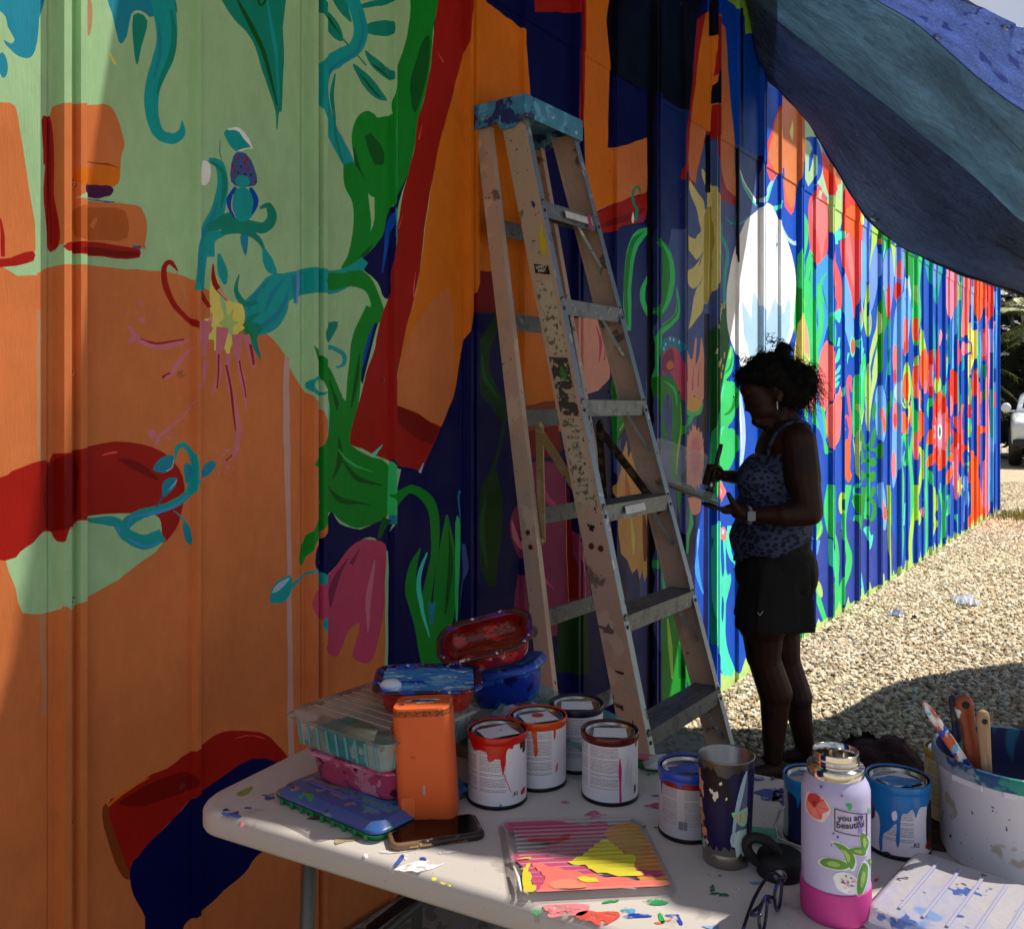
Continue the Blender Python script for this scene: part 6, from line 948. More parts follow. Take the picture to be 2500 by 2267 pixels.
# splashes of paint where the photograph has them
for c, u, v, a, b, s_ in (('1c4f9c', 566, 1988, 22, 7, 1), ('0f2a7a', 552, 1977, 7, 3, 2), ('1c4f9c', 656, 1945, 17, 7, 3), ('3c5aa0', 608, 1973, 9, 3, 4), ('8c1c14', 775, 1983, 22, 8, 5), ('8c1c14', 762, 1999, 12, 3, 6), ('101c6c', 893, 2031, 12, 4, 7), ('8ab4d8', 826, 2005, 12, 3, 8), ('c0c8d0', 860, 2010, 10, 2, 9), ('d86a80', 592, 2015, 4, 10, 10),
                          ('2048a8', 1033, 2098, 8, 5, 12), ('fafafa', 893, 2089, 6, 5, 13), ('fafafa', 990, 2092, 7, 6, 14), ('c4527c', 1455, 1990, 22, 8, 15), ('c4527c', 1380, 1957, 12, 4, 16), ('b84a72', 1596, 1967, 20, 7, 17), ('2a4a9a', 1600, 1943, 14, 3, 18), ('e05a4c', 1459, 2238, 40, 16, 20), ('38b070', 1312, 2228, 14, 6, 22), ('5ab0d8', 1530, 2222, 16, 8, 23),
                          ('1f7a48', 1738, 2170, 6, 9, 24), ('1f7a48', 1766, 2184, 12, 4, 25), ('1f7a48', 1745, 2182, 10, 3, 26), ('2a3a3a', 1730, 2136, 5, 2, 27), ('2a3a3a', 1758, 2138, 6, 2, 28), ('7aa0d0', 1846, 2156, 16, 5, 29), ('8ab0dc', 1740, 2264, 26, 6, 31), ('141a30', 1573, 2018, 6, 2, 32), ('141a30', 1602, 2020, 5, 2, 33), ('2048a8', 1880, 1935, 30, 14, 34), ('122a8a', 1910, 1945, 22, 16, 35), ('103c9c', 1850, 1900, 14, 4, 36), ('17803c', 1890, 1953, 16, 3, 37),
                          ('f0f0f0', 1800, 2170, 8, 4, 38), ('2b56b0', 1830, 1912, 12, 4, 39), ('0f2a7a', 1890, 1900, 10, 4, 40), ('e06040', 2140, 2148, 6, 4, 41), ('26a060', 1590, 1890, 10, 4, 42)): tblob(c, u, v, a, b, s_)
tsplash('8cb030', [(578, 1936), (590, 1930), (614, 1920), (617, 1923), (606, 1936), (588, 1943), (580, 1941)])
tsplash('fbfbfb', [(962, 2124), (975, 2116), (1000, 2108), (1030, 2101), (1050, 2102), (1062, 2112), (1080, 2108), (1093, 2104), (1078, 2112), (1055, 2122), (1030, 2126), (1018, 2130), (1005, 2126), (985, 2128), (975, 2125)]); tsplash('3c62b8', [(978, 2088), (986, 2086), (985, 2098), (968, 2114), (960, 2112), (970, 2100)])
tsplash('ee8a94', [(1325, 2210), (1360, 2208), (1400, 2206), (1436, 2208), (1438, 2222), (1420, 2236), (1390, 2234), (1360, 2238), (1340, 2240), (1335, 2226)]); tsplash('1f9a50', [(1478, 2200), (1510, 2196), (1505, 2202), (1470, 2206)]); tsplash('2c9a5c', [(1575, 2198), (1600, 2194), (1632, 2200), (1625, 2208), (1600, 2210), (1580, 2206)])
tsplash('1c48b8', [(1522, 2236), (1545, 2230), (1580, 2232), (1592, 2238), (1560, 2240), (1535, 2242), (1523, 2240)]); tsplash('1c48b8', [(1625, 2233), (1655, 2232), (1660, 2240), (1668, 2256), (1660, 2258), (1650, 2244), (1630, 2238)]); tsplash('30b058', [(1606, 2232), (1614, 2230), (1624, 2250), (1614, 2254)]); tsplash('f08060', [(1597, 2252), (1620, 2248), (1640, 2242), (1636, 2248), (1610, 2256)])
tsplash('f0e040', [(1054, 2144), (1064, 2142), (1066, 2148), (1056, 2150)]); tsplash('f0e040', [(1076, 2153), (1100, 2160), (1098, 2165), (1078, 2158)]); tsplash('2ab890', [(1806, 2010), (1840, 2018), (1900, 2026), (1905, 2060), (1860, 2066), (1818, 2056), (1796, 2040)]); tsplash('a8d860', [(1840, 2040), (1870, 2036), (1890, 2048), (1850, 2056)])
for pts in ([(820, 2022), (840, 2026), (862, 2028), (868, 2026), (850, 2023), (830, 2020)], [(925, 2080), (960, 2074), (1010, 2072), (1040, 2070), (1000, 2078), (950, 2084)], [(1072, 2080), (1100, 2078), (1126, 2076), (1100, 2083), (1075, 2085)]): tsplash('e4e0e4', pts)
tsplash('a8987c', [(816, 2056), (818, 2048), (925, 2036), (926, 2040), (820, 2061)], 1)
rs_ = random.Random(77)
for i in range(34):
    u = rs_.uniform(560, 2050); v = rs_.uniform(1990, 2260); p = at_table(u, v)
    if p.dot(tn) < B0 + .02: continue
    tblob(rs_.choice(('2a3a3a', '1c4f9c', 'c4527c', '1f7a48', 'f4f4f4', '6a6460', '8c1c14')), u, v, rs_.uniform(1.0, 2.6), rs_.uniform(.6, 1.3), i + 100, .5)
# ---------------------------------------------------------------- cans
m_tin = mat('tin', 'c9c6c0', .22, 1.0, layers=[('8a8680', 40, .62, 4, 3)], bump=(400, .0003, 1)); m_tinb = mat('dark_tin_base', '16161a', .4, .5)
def labelmat(name, paper='e4e2ea', ink='6a6a78', cols=((.03, .17), (.20, .40)), rows_=34):
    m = mat(name, paper, .45); t = m.node_tree; N = t.nodes.new; L = t.links.new
    uv = N('ShaderNodeUVMap'); sp = N('ShaderNodeSeparateXYZ'); L(uv.outputs[0], sp.inputs[0])
    def math_(op, a, b=None):
        x = N('ShaderNodeMath'); x.operation = op
        for i, q in ((0, a), (1, b)):
            if q is None: continue
            if isinstance(q, (int, float)): x.inputs[i].default_value = q
            else: L(q, x.inputs[i])
        return x.outputs[0]
    U, V_ = sp.outputs[0], sp.outputs[1]; row = math_('MULTIPLY', V_, rows_); fr_ = math_('FRACT', row); on = math_('LESS_THAN', fr_, .52); fl = math_('FLOOR', row)
    cb_ = N('ShaderNodeCombineXYZ'); L(math_('MULTIPLY', U, 260), cb_.inputs[0]); L(math_('MULTIPLY', fl, 7.3), cb_.inputs[1]); nz_ = N('ShaderNodeTexNoise'); nz_.inputs['Scale'].default_value = 1.0; nz_.inputs['Detail'].default_value = 1; L(cb_.outputs[0], nz_.inputs['Vector']); wd = math_('GREATER_THAN', nz_.outputs['Fac'], .44)
    cc_ = N('ShaderNodeCombineXYZ'); L(math_('MULTIPLY', fl, 1.7), cc_.inputs[0]); n2 = N('ShaderNodeTexNoise'); n2.inputs['Scale'].default_value = 1.3; L(cc_.outputs[0], n2.inputs['Vector']); ln_ = math_('GREATER_THAN', n2.outputs['Fac'], .42)
    msk = None
    for a, b in cols:
        q = math_('MULTIPLY', math_('GREATER_THAN', U, a), math_('LESS_THAN', U, b)); msk = q if msk is None else math_('MAXIMUM', msk, q)
    vv_ = math_('MULTIPLY', math_('GREATER_THAN', V_, .22), math_('LESS_THAN', V_, .93)); fac = math_('MULTIPLY', math_('MULTIPLY', on, wd), math_('MULTIPLY', math_('MULTIPLY', ln_, msk), vv_)); fac = math_('MULTIPLY', fac, .8)
    mx_ = N('ShaderNodeMix'); mx_.data_type = 'RGBA'; mx_.inputs[6].default_value = lin(paper); mx_.inputs[7].default_value = lin(ink); L(fac, mx_.inputs[0]); L(mx_.outputs[2], t.nodes['Principled BSDF'].inputs['Base Color']); return m
def cyl_place(u, vf, w):
    Df = (EYE - TZ) * FOC / (vf - HOR); r = w * Df / (2 * FOC - w); D = Df + r; return Vector(((u - 1250) / FOC * D, D, TZ)), r
def arc(name, r, z0, z1, a0, a1, m, parent, n=28, r1=None):
    r1 = r1 or r; v = []; f = []
    for i in range(n + 1):
        a = a0 + (a1 - a0) * i / n; v += [(r * math.cos(a), r * math.sin(a), z0), (r1 * math.cos(a), r1 * math.sin(a), z1)]
    for i in range(n): f.append((2 * i, 2 * i + 2, 2 * i + 3, 2 * i + 1))
    o = obj(name, v, f, m, parent, True); uvl = o.data.uv_layers.new(name='UVMap')
    for li, lp_ in enumerate(o.data.loops): uvl.data[li].uv = ((lp_.vertex_index // 2) / n, lp_.vertex_index % 2)
    return o
def onc(r): return lambda a, b: Vector((r * math.cos(a), r * math.sin(a), b))   # a = angle, b = height
def can(u, vf, w, label, lm, rim=None, drips=(), sticker='paper', lidcol=None, band=None, rz=0, hsc=1.0, group='paint cans on the table', fullwrap=False):
    p, r = cyl_place(u, vf, w); k = r / .054; h = .124 * k * hsc; r = .0525 * k
    c = empty('paint_can', p, label, 'paint can', group, 0)
    v, f = lathe([(0, .004), (r * .96, .004), (r * 1.0, .000), (r * 1.03, .002), (r * 1.03, .006), (r, .008), (r, h - .006), (r * 1.03, h - .004), (r * 1.035, h - .001), (r * 1.02, h), (r * .97, h - .001), (r * .955, h - .006), (r * .93, h - .008)], 48); bd = obj('body', v, f, m_tinb if band is None else band, c, True)
    v, f = lathe([(r * .93, h - .008), (r * .91, h - .003), (r * .89, h - .002), (r * .86, h - .003), (r * .84, h - .007), (r * .80, h - .008), (0, h - .008)], 48); lid = obj('lid', v, f, m_tin, c, True)
    fac = math.atan2(-p.y, -p.x)
    if lm is not None: arc('label', r * 1.004, .007, h - .009, fac - 1.75 if not fullwrap else -math.pi, fac + 1.55 if not fullwrap else math.pi, lm, c)
    if rim: v, f = lathe([(r * 1.006, h - .015), (r * 1.04, h - .010), (r * 1.05, h - .001), (r * 1.03, h + .0015), (r * .985, h + .001), (r * .97, h - .003)], 48); obj('rim_paint', v, f, rim, c, True)
    if sticker:
        q = r * .62; rt = random.Random(int(u)).uniform(-.5, .5); patch('lid_label', [(-q, -q * .75), (q, -q * .8), (q * .95, q * .8), (-q * .9, q * .75)], lambda a, b: Vector((a * math.cos(rt) - b * math.sin(rt), a * math.sin(rt) + b * math.cos(rt), h - .0062)), sticker if not isinstance(sticker, str) else m_paper, lid)
    if lidcol: patch('lid_paint', blob(0, -.1 * r, r * .62, r * .42, int(u), 14, .3), lambda a, b: Vector((a, b, h - .0055)), lidcol, lid)
    for (a0, z1, pts, m_) in drips: # pts relative: (angle offset from facing, height fraction)
        patch('paint_drip', spline([(fac + x, h * y) for x, y in pts], 3), onc(r * (1.012 + a0)), m_, c, step=.12, smooth=True)
    return c, p, r, h, fac
m_paper = mat('paper_label', 'f2f0f4', .6, layers=[('8a8894', 160, .67, 2, 3)]); m_lw = labelmat('can_label_white'); m_lw2 = labelmat('can_label_white_two', cols=((.06, .26), (.30, .62)), rows_=44); m_lc = labelmat('can_label_cream', 'd8cca0', '8a8060', ((.2, .7),), 30); m_lg = labelmat('can_label_grey', 'c4c0c8', '77747e', ((.22, .42), (.50, .78)), 70)
def gl(n, c): return mat(n, c, .25, vary=(.08, 20, (1, 1, 1)), bump=(30, .002, 2))
m_red = gl('red_paint', 'c81808'); m_or = gl('orange_paint', 'd84a10'); m_bl = gl('blue_paint', '2a50c8'); m_cy = gl('azure_paint', '1878c0'); m_pk = gl('pink_paint', 'c83a78'); m_dkr = gl('dark_red_rim', '5a1418'); m_nv = mat('navy_label', '141c50', .4, layers=[('2a3a80', 6, .6, 3, 3)]); m_pu = gl('purple_paint', '3a1038')
def txt_on(c, s, size, r, a, z, m_=None, bold=False): text_mesh(s, size, 'label_text', m_ or m_ink, c, lambda x, y: onc(r)(a + x / r, z + y), bold)
dr = lambda *pts: list(pts)
c, p, r, h, fa = can(1214, 1979, 147, 'white-labelled paint can with red paint spilled over its rim, beside the orange speaker', labelmat('can_label_a', cols=((.05, .30), (.34, .62)), rows_=40), m_red,
    drips=[(0, 0, [(-1.1, .93), (-.6, .94), (0, .93), (.55, .93), (.52, .84), (.40, .86), (.30, .80), (.28, .66), (.22, .60), (.14, .70), (-.05, .72), (-.2, .68), (-.32, .70), (-.36, .80), (-.6, .82), (-.9, .80)], m_red), (.004, 0, [(.10, .72), (.2, .72), (.24, .62), (.19, .50), (.15, .56)], m_red), (0, 0, [(.86, .90), (1.2, .92), (1.2, .76), (1.0, .74), (.98, .82), (.88, .80)], m_dkr), (0, 0, [(.92, .21), (1.15, .24), (1.15, .16), (.92, .15)], m_red), (0, 0, [(.05, .06), (.12, .09), (.16, .05), (.10, .02)], m_cy), (.001, 0, [(.19, .52), (.21, .52), (.46, .26), (.44, .26)], m_red)])
txt_on(c, '..R2', .010, r * 1.012, fa + .62, h * .20, bold=True)
c, p, r, h, fa = can(1313, 1935, 141, 'paint can with an orange-smeared rim and an orange dot on its lid', labelmat('can_label_b', cols=((.30, .68),), rows_=40), m_or, drips=[(0, 0, [(-.22, .90), (-.05, .90), (-.02, .74), (.0, .58), (-.08, .52), (-.14, .60), (-.16, .74)], m_or), (0, 0, [(.60, .94), (.66, .94), (.66, .80), (.60, .74), (.57, .84)], m_or), (0, 0, [(.68, .36), (.76, .40), (.74, .30), (.66, .26)], m_or)])
patch('colour_dot', [(.0125 * math.cos(a), .0125 * math.sin(a) + .012) for a in np.linspace(0, 6.28, 20)[:-1]], lambda a, b: Vector((a, b, h - .0055)), m_or, c)
can(1408, 1891, 131, 'rear white-labelled paint can with a navy rim, half hidden beside the ladder rail', labelmat('can_label_c', cols=((.3, .75),), rows_=34), mat('navy_rim', '10142c', .4))
c, p, r, h, fa = can(1489, 1970, 139, 'white-labelled paint can with one pink drip, standing alone before the ladder foot', m_lw2, m_dkr, drips=[(0, 0, [(.33, .70), (.37, .70), (.42, .52), (.40, .30), (.42, .05), (.34, .04), (.33, .3), (.30, .5)], m_pk), (0, 0, [(1.1, .92), (1.25, .92), (1.2, .84), (1.1, .82)], m_red), (0, 0, [(1.0, .24), (1.12, .26), (1.12, .16), (1.02, .14)], mat('maroon_print', '6a1414', .5))])
for i in range(7): patch('pen_mark', [(fa + .55 + i * .05, h * (.25 + .04 * (i % 3))), (fa + .556 + i * .05, h * (.25 + .04 * (i % 3))), (fa + .556 + i * .05, h * (.52 + .07 * ((i * 5) % 4))), (fa + .55 + i * .05, h * (.52 + .07 * ((i * 5) % 4)))], onc(r * 1.010), m_ink, c)
c, p, r, h, fa = can(1678, 2062, 141, 'paint can with blue paint dripping over a red band, close behind the steel tumbler', m_lg, m_bl, lidcol=m_bl, sticker=None,
    drips=[(0, 0, [(-1.4, .92), (0, .92), (1.2, .92), (1.1, .80), (.9, .78), (0, .79), (-1.3, .80)], mat('red_band', '8a1410', .35)), (.006, 0, [(-1.4, .95), (0, .955), (1.2, .95), (.8, .87), (.72, .90), (.3, .86), (.0, .89), (-.2, .84), (-.26, .78), (-.32, .84), (-.6, .87), (-1.0, .82), (-1.04, .70), (-1.1, .60), (-1.14, .80), (-1.3, .86)], m_bl)])
for i, (a, w_) in enumerate(zip(np.cumsum([0, .03, .022, .03, .02, .028, .024, .03, .02, .026, .03, .02]), [.018, .008, .016, .008, .012, .016, .007, .014, .009, .014, .008, .016])): patch('barcode_bar', [(fa - .30 + a, h * .20), (fa - .30 + a + w_, h * .20), (fa - .30 + a + w_, h * .32), (fa - .30 + a, h * .32)], onc(r * 1.010), m_ink, c)
m_lb = mat('blue_can_label', '101c50', .4, layers=[('1c3078', 5, .55, 3, 2)])
c, p, r, h, fa = can(1982, 2077, 134, 'azure paint can with a navy label and wire handle, behind the lilac bottle', m_lb, m_cy, sticker=None, lidcol=mat('lid_grey', 'a8a8b0', .3, .6),
    drips=[(0, 0, [(-1.5, .95), (0, .95), (1.4, .95), (1.2, .80), (.2, .78), (.05, .62), (-.02, .40), (-.08, .56), (-.14, .76), (-.4, .74), (-.5, .60), (-.58, .74), (-.8, .78), (-1.2, .80)], m_cy), (0, 0, [(-1.5, .80), (-1.05, .80), (-1.0, .1), (-1.5, .1)], mat('pale_seam', 'b8bcc0', .4))])
txt_on(c, 'A', .016, r * 1.010, fa - .12, h * .42, m_ink2)
mb = MB(); mb.tube([onc(r * 1.03)(fa - 1.15, h * .52), onc(r * 1.22)(fa - 1.25, h * .40), onc(r * 1.42)(fa - 1.15, h * .22), onc(r * 1.42)(fa - 1.0, h * .06), onc(r * 1.2)(fa - .7, .006), onc(r * 1.12)(fa - .3, .004)], .0018, 6); mb.build('wire_handle', m_met, c, True)
c, p, r, h, fa = can(2192, 2104, 150, 'paint can with azure paint running down its white label, between bottle and bucket', labelmat('can_label_d', cols=((.36, .68),), rows_=38), m_cy, sticker='paper', lidcol=m_cy,
    drips=[(0, 0, [(-1.5, .96), (0, .96), (1.4, .96), (1.2, .74), (.75, .74), (.62, .66), (.55, .60), (.50, .68), (.42, .72), (.28, .66), (.10, .62), (.06, .30), (.00, .18), (-.06, .28), (-.04, .50), (-.25, .40), (-.46, .30), (-.48, .10), (-.56, .07), (-.60, .20), (-.56, .42), (-.62, .56), (-.75, .60), (-.95, .66), (-1.3, .72)], m_cy), (0, 0, [(-1.3, .74), (-.9, .74), (-.75, .55), (-.9, .45), (-1.2, .5)], mat('magenta_smear', '7a2a6a', .4)), (0, 0, [(1.05, .72), (1.5, .72), (1.5, .16), (1.05, .16)], m_blk), (0, 0, [(1.0, .22), (1.4, .24), (1.4, .16), (1.0, .14)], m_red), (0, 0, [(-.5, .06), (-.3, .09), (-.15, .04), (-.3, .01), (-.45, .02)], mat('navy_drop', '141c5a', .3))])
patch('bare_patch', spline([(fa - .18, h * .64), (fa - .05, h * .68), (fa - .02, h * .58), (fa - .14, h * .54)], 3), onc(r * 1.02), m_paper, c, step=.1)
txt_on(c, '..R2', .010, r * 1.012, fa + .55, h * .22, bold=True)
c, p, r, h, fa = can(2336, 2032, 148, 'cream-labelled paint can almost hidden behind the white bucket', m_lc, mat('yellow_rim', 'b8a040', .4))
txt_on(c, '..R2', .010, r * 1.012, fa - .45, h * .18, bold=True)
# round cup of purple paint
p, r = cyl_place(1252, 1893, 98); cu = empty('paint_cup', p, 'round cup of dark purple paint with crumpled film on top, behind the cans', 'cup')
v, f = lathe([(0, .002), (r * .8, .002), (r * .98, .092), (r * 1.05, .095), (r * 1.05, .100), (r * .97, .100), (r * .93, .085), (0, .083)], 32); obj('cup', v, f, m_pu, cu, True)
cr = MB(); rc_ = random.Random(3); V_ = []; F_ = []
for j in range(11):
    for i in range(11): x, y = (i / 10 - .5) * .12, (j / 10 - .5) * .10; V_.append((x + rc_.uniform(-.004, .004) + .01, y + rc_.uniform(-.004, .004), .100 + .028 * abs(mnoise.noise(Vector((x * 30, y * 30, 2)))) + .012 * rc_.random() - .2 * abs(x) * (x < 0)))
for j in range(10):
    for i in range(10): F_.append((j * 11 + i, j * 11 + i + 1, (j + 1) * 11 + i + 1, (j + 1) * 11 + i))
obj('film', V_, F_, mat('crumpled_film', 'c4b8cc', .25, layers=[('5a2a5a', 14, .56, 3, 3)], alpha=.8), cu)
# ---------------------------------------------------------------- steel tumbler
p, r = cyl_place(1773, 2126, 112); tb = empty('tumbler', p, 'steel tumbler with chipped navy coating and stickers, open at the top', 'tumbler'); R0, R1, TH = r, .0465, .176
tr_ = lambda z: R0 + (R1 - R0) * z / TH
v, f = lathe([(0, .002), (R0 * .95, 0), (R0, .003), (tr_(.022), .022), (tr_(.023) - .0006, .023), (tr_(.026), .0245), (tr_(TH), TH), (tr_(TH) + .001, TH + .001), (tr_(TH) - .001, TH + .0018), (tr_(TH) - .003, TH - .001), (tr_(.1) - .004, .10), (.02, .096), (0, .096)], 56); m_bru = mat('brushed_steel', '9c9892', .30, 1.0, bump=(900, .0003, 1, (1, 1, .04))); obj('body', v, f, m_bru, tb, True)
fa = math.atan2(-p.y, -p.x); m_co = mat('navy_coating', '100e46', .4, layers=[('0a0a12', 6, .52, 3, 4, (1, 1, .4)), ('c8a078', 26, .715, 3, 6), ('4a1440', 5, .60, 2, 8, (1, 1, .2)), ('d8d0c0', 34, .74, 3, 11)], spec=.3)
rj = random.Random(5); lo = [(fa - 3.1 + i * .1, .030 + rj.uniform(0, .010)) for i in range(63)]; hi = [(fa - 3.1 + i * .1, TH - .013 + rj.uniform(-.006, .004) - (.006 if abs(i - 31) < 4 else 0)) for i in range(63)][::-1]
con = lambda dr_: (lambda a, b: Vector(((tr_(b) + dr_) * math.cos(a), (tr_(b) + dr_) * math.sin(a), b)))
patch('coating', lo + hi, con(.0006), m_co, tb, step=.1, smooth=True)
for c_, pts in (('a8c4d4', [(.62, .155), (.80, .165), (.60, .12), (.40, .085), (.30, .050), (.24, .045), (.22, .062), (.28, .09), (.42, .125)]), ('5a6488', [(.82, .16), (.84, .10), (.80, .062), (.34, .062), (.30, .075), (.45, .11), (.62, .14)]), ('c8e0dc', [(.20, .062), (.85, .068), (.86, .035), (.72, .022), (.62, .030), (.42, .022), (.34, .040), (.20, .042)]), ('8ad8a4', [(.18, .098), (.45, .099), (.86, .104), (.84, .078), (.6, .074), (.36, .084)]), ('e8808c', [(.30, .094), (.55, .096), (.82, .099), (.82, .082), (.6, .079), (.42, .086)]), ('8a5a18', [(.50, .075), (.82, .078), (.82, .063), (.52, .063)])):
    patch('sticker', spline([(fa + a, z) for a, z in pts], 2), con(.0009 + .0003 * len(pts) / 10 + (.0004 if c_ in ('e8808c', '8ad8a4') else 0)), mat('sticker_' + c_, c_, .4), tb, step=.1, smooth=True)
for i, (a, z, q, c_) in enumerate(((-1.15, .13, .014, 'c8906a'), (-1.2, .10, .012, 'c8906a'), (-1.15, .075, .010, 'b87a54'), (-1.05, .055, .009, 'c8906a'), (-1.2, .15, .010, 'b87a54'), (-1.1, .035, .010, '6ab890'), (-.85, .040, .006, 'e0a0a0'), (-.55, .128, .004, 'e0dcd4'), (-.40, .122, .007, 'e0dcd4'), (-.2, .145, .003, 'e0dcd4'), (.0, .12, .0025, 'e0dcd4'))): patch('coating_chip', [(fa + a + x / r, z + y) for x, y in blob(0, 0, q * .7, q, i + 3, 12, .55)], con(.0011), bpy.data.materials.get('chip_' + c_) or mat('chip_' + c_, c_, .35), tb, step=.1)
# ---------------------------------------------------------------- lilac bottle
p, r = cyl_place(2040, 2272, 165); bt = empty('water_bottle', p, 'open lilac water bottle with pink base and stickers, steel neck without its cap', 'water bottle')
prof = [(r * .97, .045), (r * .97, .184), (r * .965, .190), (r * .92, .198), (r * .84, .205), (r * .80, .209)]; m_li = mat('lilac_coating', 'c0bce6', .38, layers=[('a8a2d6', 5, .55, 3, 3), ('d070a0', 60, .75, 2, 5), ('58b890', 22, .755, 3, 9)], spec=.5)
v, f = lathe(prof, 64); obj('body', v, f, m_li, bt, True); v, f = lathe([(0, .001), (r * .93, 0), (r * .99, .004), (r * 1.005, .012), (r * 1.005, .048), (r * .995, .0505), (r * .97, .0505)], 64); obj('base_sleeve', v, f, mat('pink_silicone', 'c83a90', .6, layers=[('1a8a78', 30, .74, 3, 5), ('e8b0c8', 80, .75, 2, 8)]), bt, True)
m_chr = mat('polished_steel', 'd8d4ce', .1, 1.0)
v, f = lathe([(r * .80, .209), (r * .81, .211), (r * .81, .221), (r * .79, .223), (r * .66, .223), (r * .645, .225), (r * .645, .2275), (r * .66, .2285), (r * .66, .230), (r * .645, .231), (r * .645, .2335), (r * .66, .2345), (r * .66, .236), (r * .65, .238), (r * .65, .2425), (r * .64, .244), (r * .62, .2435), (r * .61, .23), (r * .61, .19), (0, .12)], 64); obj('steel_neck', v, f, m_chr, bt, True)
fa = math.atan2(-p.y, -p.x); rb_ = r * .972; ob = lambda o_: onc(rb_ + o_)
def stick(nm, c_, pts, o_, sm=3, col=None): return patch(nm, spline([(fa + a, z) for a, z in pts], sm) if sm > 1 else [(fa + a, z) for a, z in pts], ob(o_), col or (bpy.data.materials.get('st_' + c_) or mat('st_' + c_, c_, .4, vary=(.15, 60, (1, 1, 1)))), bt, step=.1, smooth=True)
def ms(x, y): return ((x - 1677) / 277 * 1.0, None)
def zz_(px, py): # pixel of the photograph -> angle, height on the bottle
    u = 1550 + px * .2976; v_ = 1750 + py * .2976; q = max(-.98, min(.98, (u - 2040) / 78.0)); a = math.asin(q); return a, EYE - (v_ - HOR) * (p.y - rb_ * math.cos(a)) / FOC - TZ
hib = [(1445, 640), (1490, 650), (1545, 665), (1590, 720), (1610, 780), (1590, 830), (1560, 880), (1520, 880), (1470, 850), (1430, 800), (1420, 730), (1425, 680)]
stick('sticker', 'f4e0e4', [zz_(*q) for q in hib], .0004); stick('sticker_flower', 'f08078', [zz_(*q) for q in ((1450, 660), (1500, 655), (1545, 680), (1585, 735), (1600, 780), (1555, 810), (1545, 860), (1500, 860), (1450, 820), (1430, 750))], .0007); stick('sticker_flower', 'c8343c', [zz_(*q) for q in ((1450, 670), (1480, 652), (1520, 665), (1535, 700), (1515, 740), (1495, 770), (1465, 740), (1445, 710))], .0010); stick('sticker_flower', '8a1420', [zz_(*q) for q in ((1480, 715), (1500, 725), (1498, 750), (1484, 745))], .0013)
for q in (((1500, 740), (1560, 690), (1565, 696)), ((1500, 750), (1590, 770), (1590, 777)), ((1495, 745), (1545, 845), (1538, 848))): stick('sticker_flower', 'c8343c', [zz_(*k_) for k_ in q], .0012, 1)
stick('sticker', 'c4bcdc', [zz_(*q) for q in ((1618, 745), (1880, 728), (1886, 935), (1622, 945))], .0005, 1); 
def frame_(c_, o_, x0, y0, x1, y1, t): 
    for q in (((x0, y0), (x1, y0), (x1, y0 + t), (x0, y0 + t)), ((x0, y1 - t), (x1, y1 - t), (x1, y1), (x0, y1)), ((x0, y0), (x0 + t, y0), (x0 + t, y1), (x0, y1)), ((x1 - t, y0), (x1, y0), (x1, y1), (x1 - t, y1))): stick('sticker_border', c_, [zz_(*k_) for k_ in q], o_, 1)
frame_('1c1830', .0010, 1638, 752, 1874, 938, 7); stick('sticker', 'a090e8', [zz_(*q) for q in ((1805, 760), (1835, 760), (1840, 930), (1808, 930))], .0008, 1)
for s_, py in (('you are', 815), ('beautiful', 875)):
    a_, z_ = zz_(1762, py); text_mesh(s_, .0128, 'sticker_text', mat('text_' + s_[:3], '2a2638', .5), bt, lambda x, y, a_=a_, z_=z_: ob(.0012)(fa + a_ + x / rb_, z_ + y), True)
leaves = ([(1630, 1035), (1700, 1045), (1760, 1090), (1785, 1150), (1775, 1210), (1755, 1230), (1725, 1180), (1700, 1110), (1660, 1070)], [(1735, 1080), (1780, 1050), (1830, 1040), (1865, 1070), (1850, 1100), (1790, 1105)], [(1830, 925), (1860, 925), (1885, 980), (1875, 1040), (1850, 1080), (1830, 1030), (1822, 970)], [(1535, 1205), (1590, 1170), (1680, 1170), (1745, 1205), (1700, 1245), (1600, 1250), (1550, 1235)], [(1850, 1160), (1880, 1190), (1875, 1280), (1850, 1380), (1820, 1440), (1800, 1400), (1805, 1290), (1825, 1210)], [(1880, 1120), (1915, 1115), (1925, 1150), (1910, 1175), (1885, 1150)])
for lf in leaves:
    cx = sum(q[0] for q in lf) / len(lf); cy = sum(q[1] for q in lf) / len(lf); stick('sticker', 'e8ecf4', [zz_(cx + (x - cx) * 1.22, cy + (y - cy) * 1.16) for x, y in lf], .0005)
stick('sticker', 'e8ecf4', [zz_(*q) for q in ((1630, 1310), (1680, 1270), (1760, 1270), (1820, 1330), (1810, 1410), (1740, 1440), (1670, 1420), (1640, 1370))], .0006)
for i, lf in enumerate(leaves):
    stick('sticker_leaf', '5f9a34', [zz_(*q) for q in lf], .0010); cx = sum(q[0] for q in lf) / len(lf); cy = sum(q[1] for q in lf) / len(lf); stick('sticker_leaf', 'a4c868', [zz_(cx + (x - cx) * .45, cy + (y - cy) * .5) for x, y in lf], .0013)
rk = random.Random(4)
for i in range(26): x, y = 1728 + rk.gauss(0, 34), 1352 + rk.gauss(0, 30); stick('sticker_blossom', ('c88aa0', 'e8c0c8', '9a4a60')[i % 3], [zz_(x + 9 * math.cos(k_), y + 8 * math.sin(k_)) for k_ in np.linspace(0, 6.28, 7)[:-1]], .0009 + .0001 * (i % 3), 1)
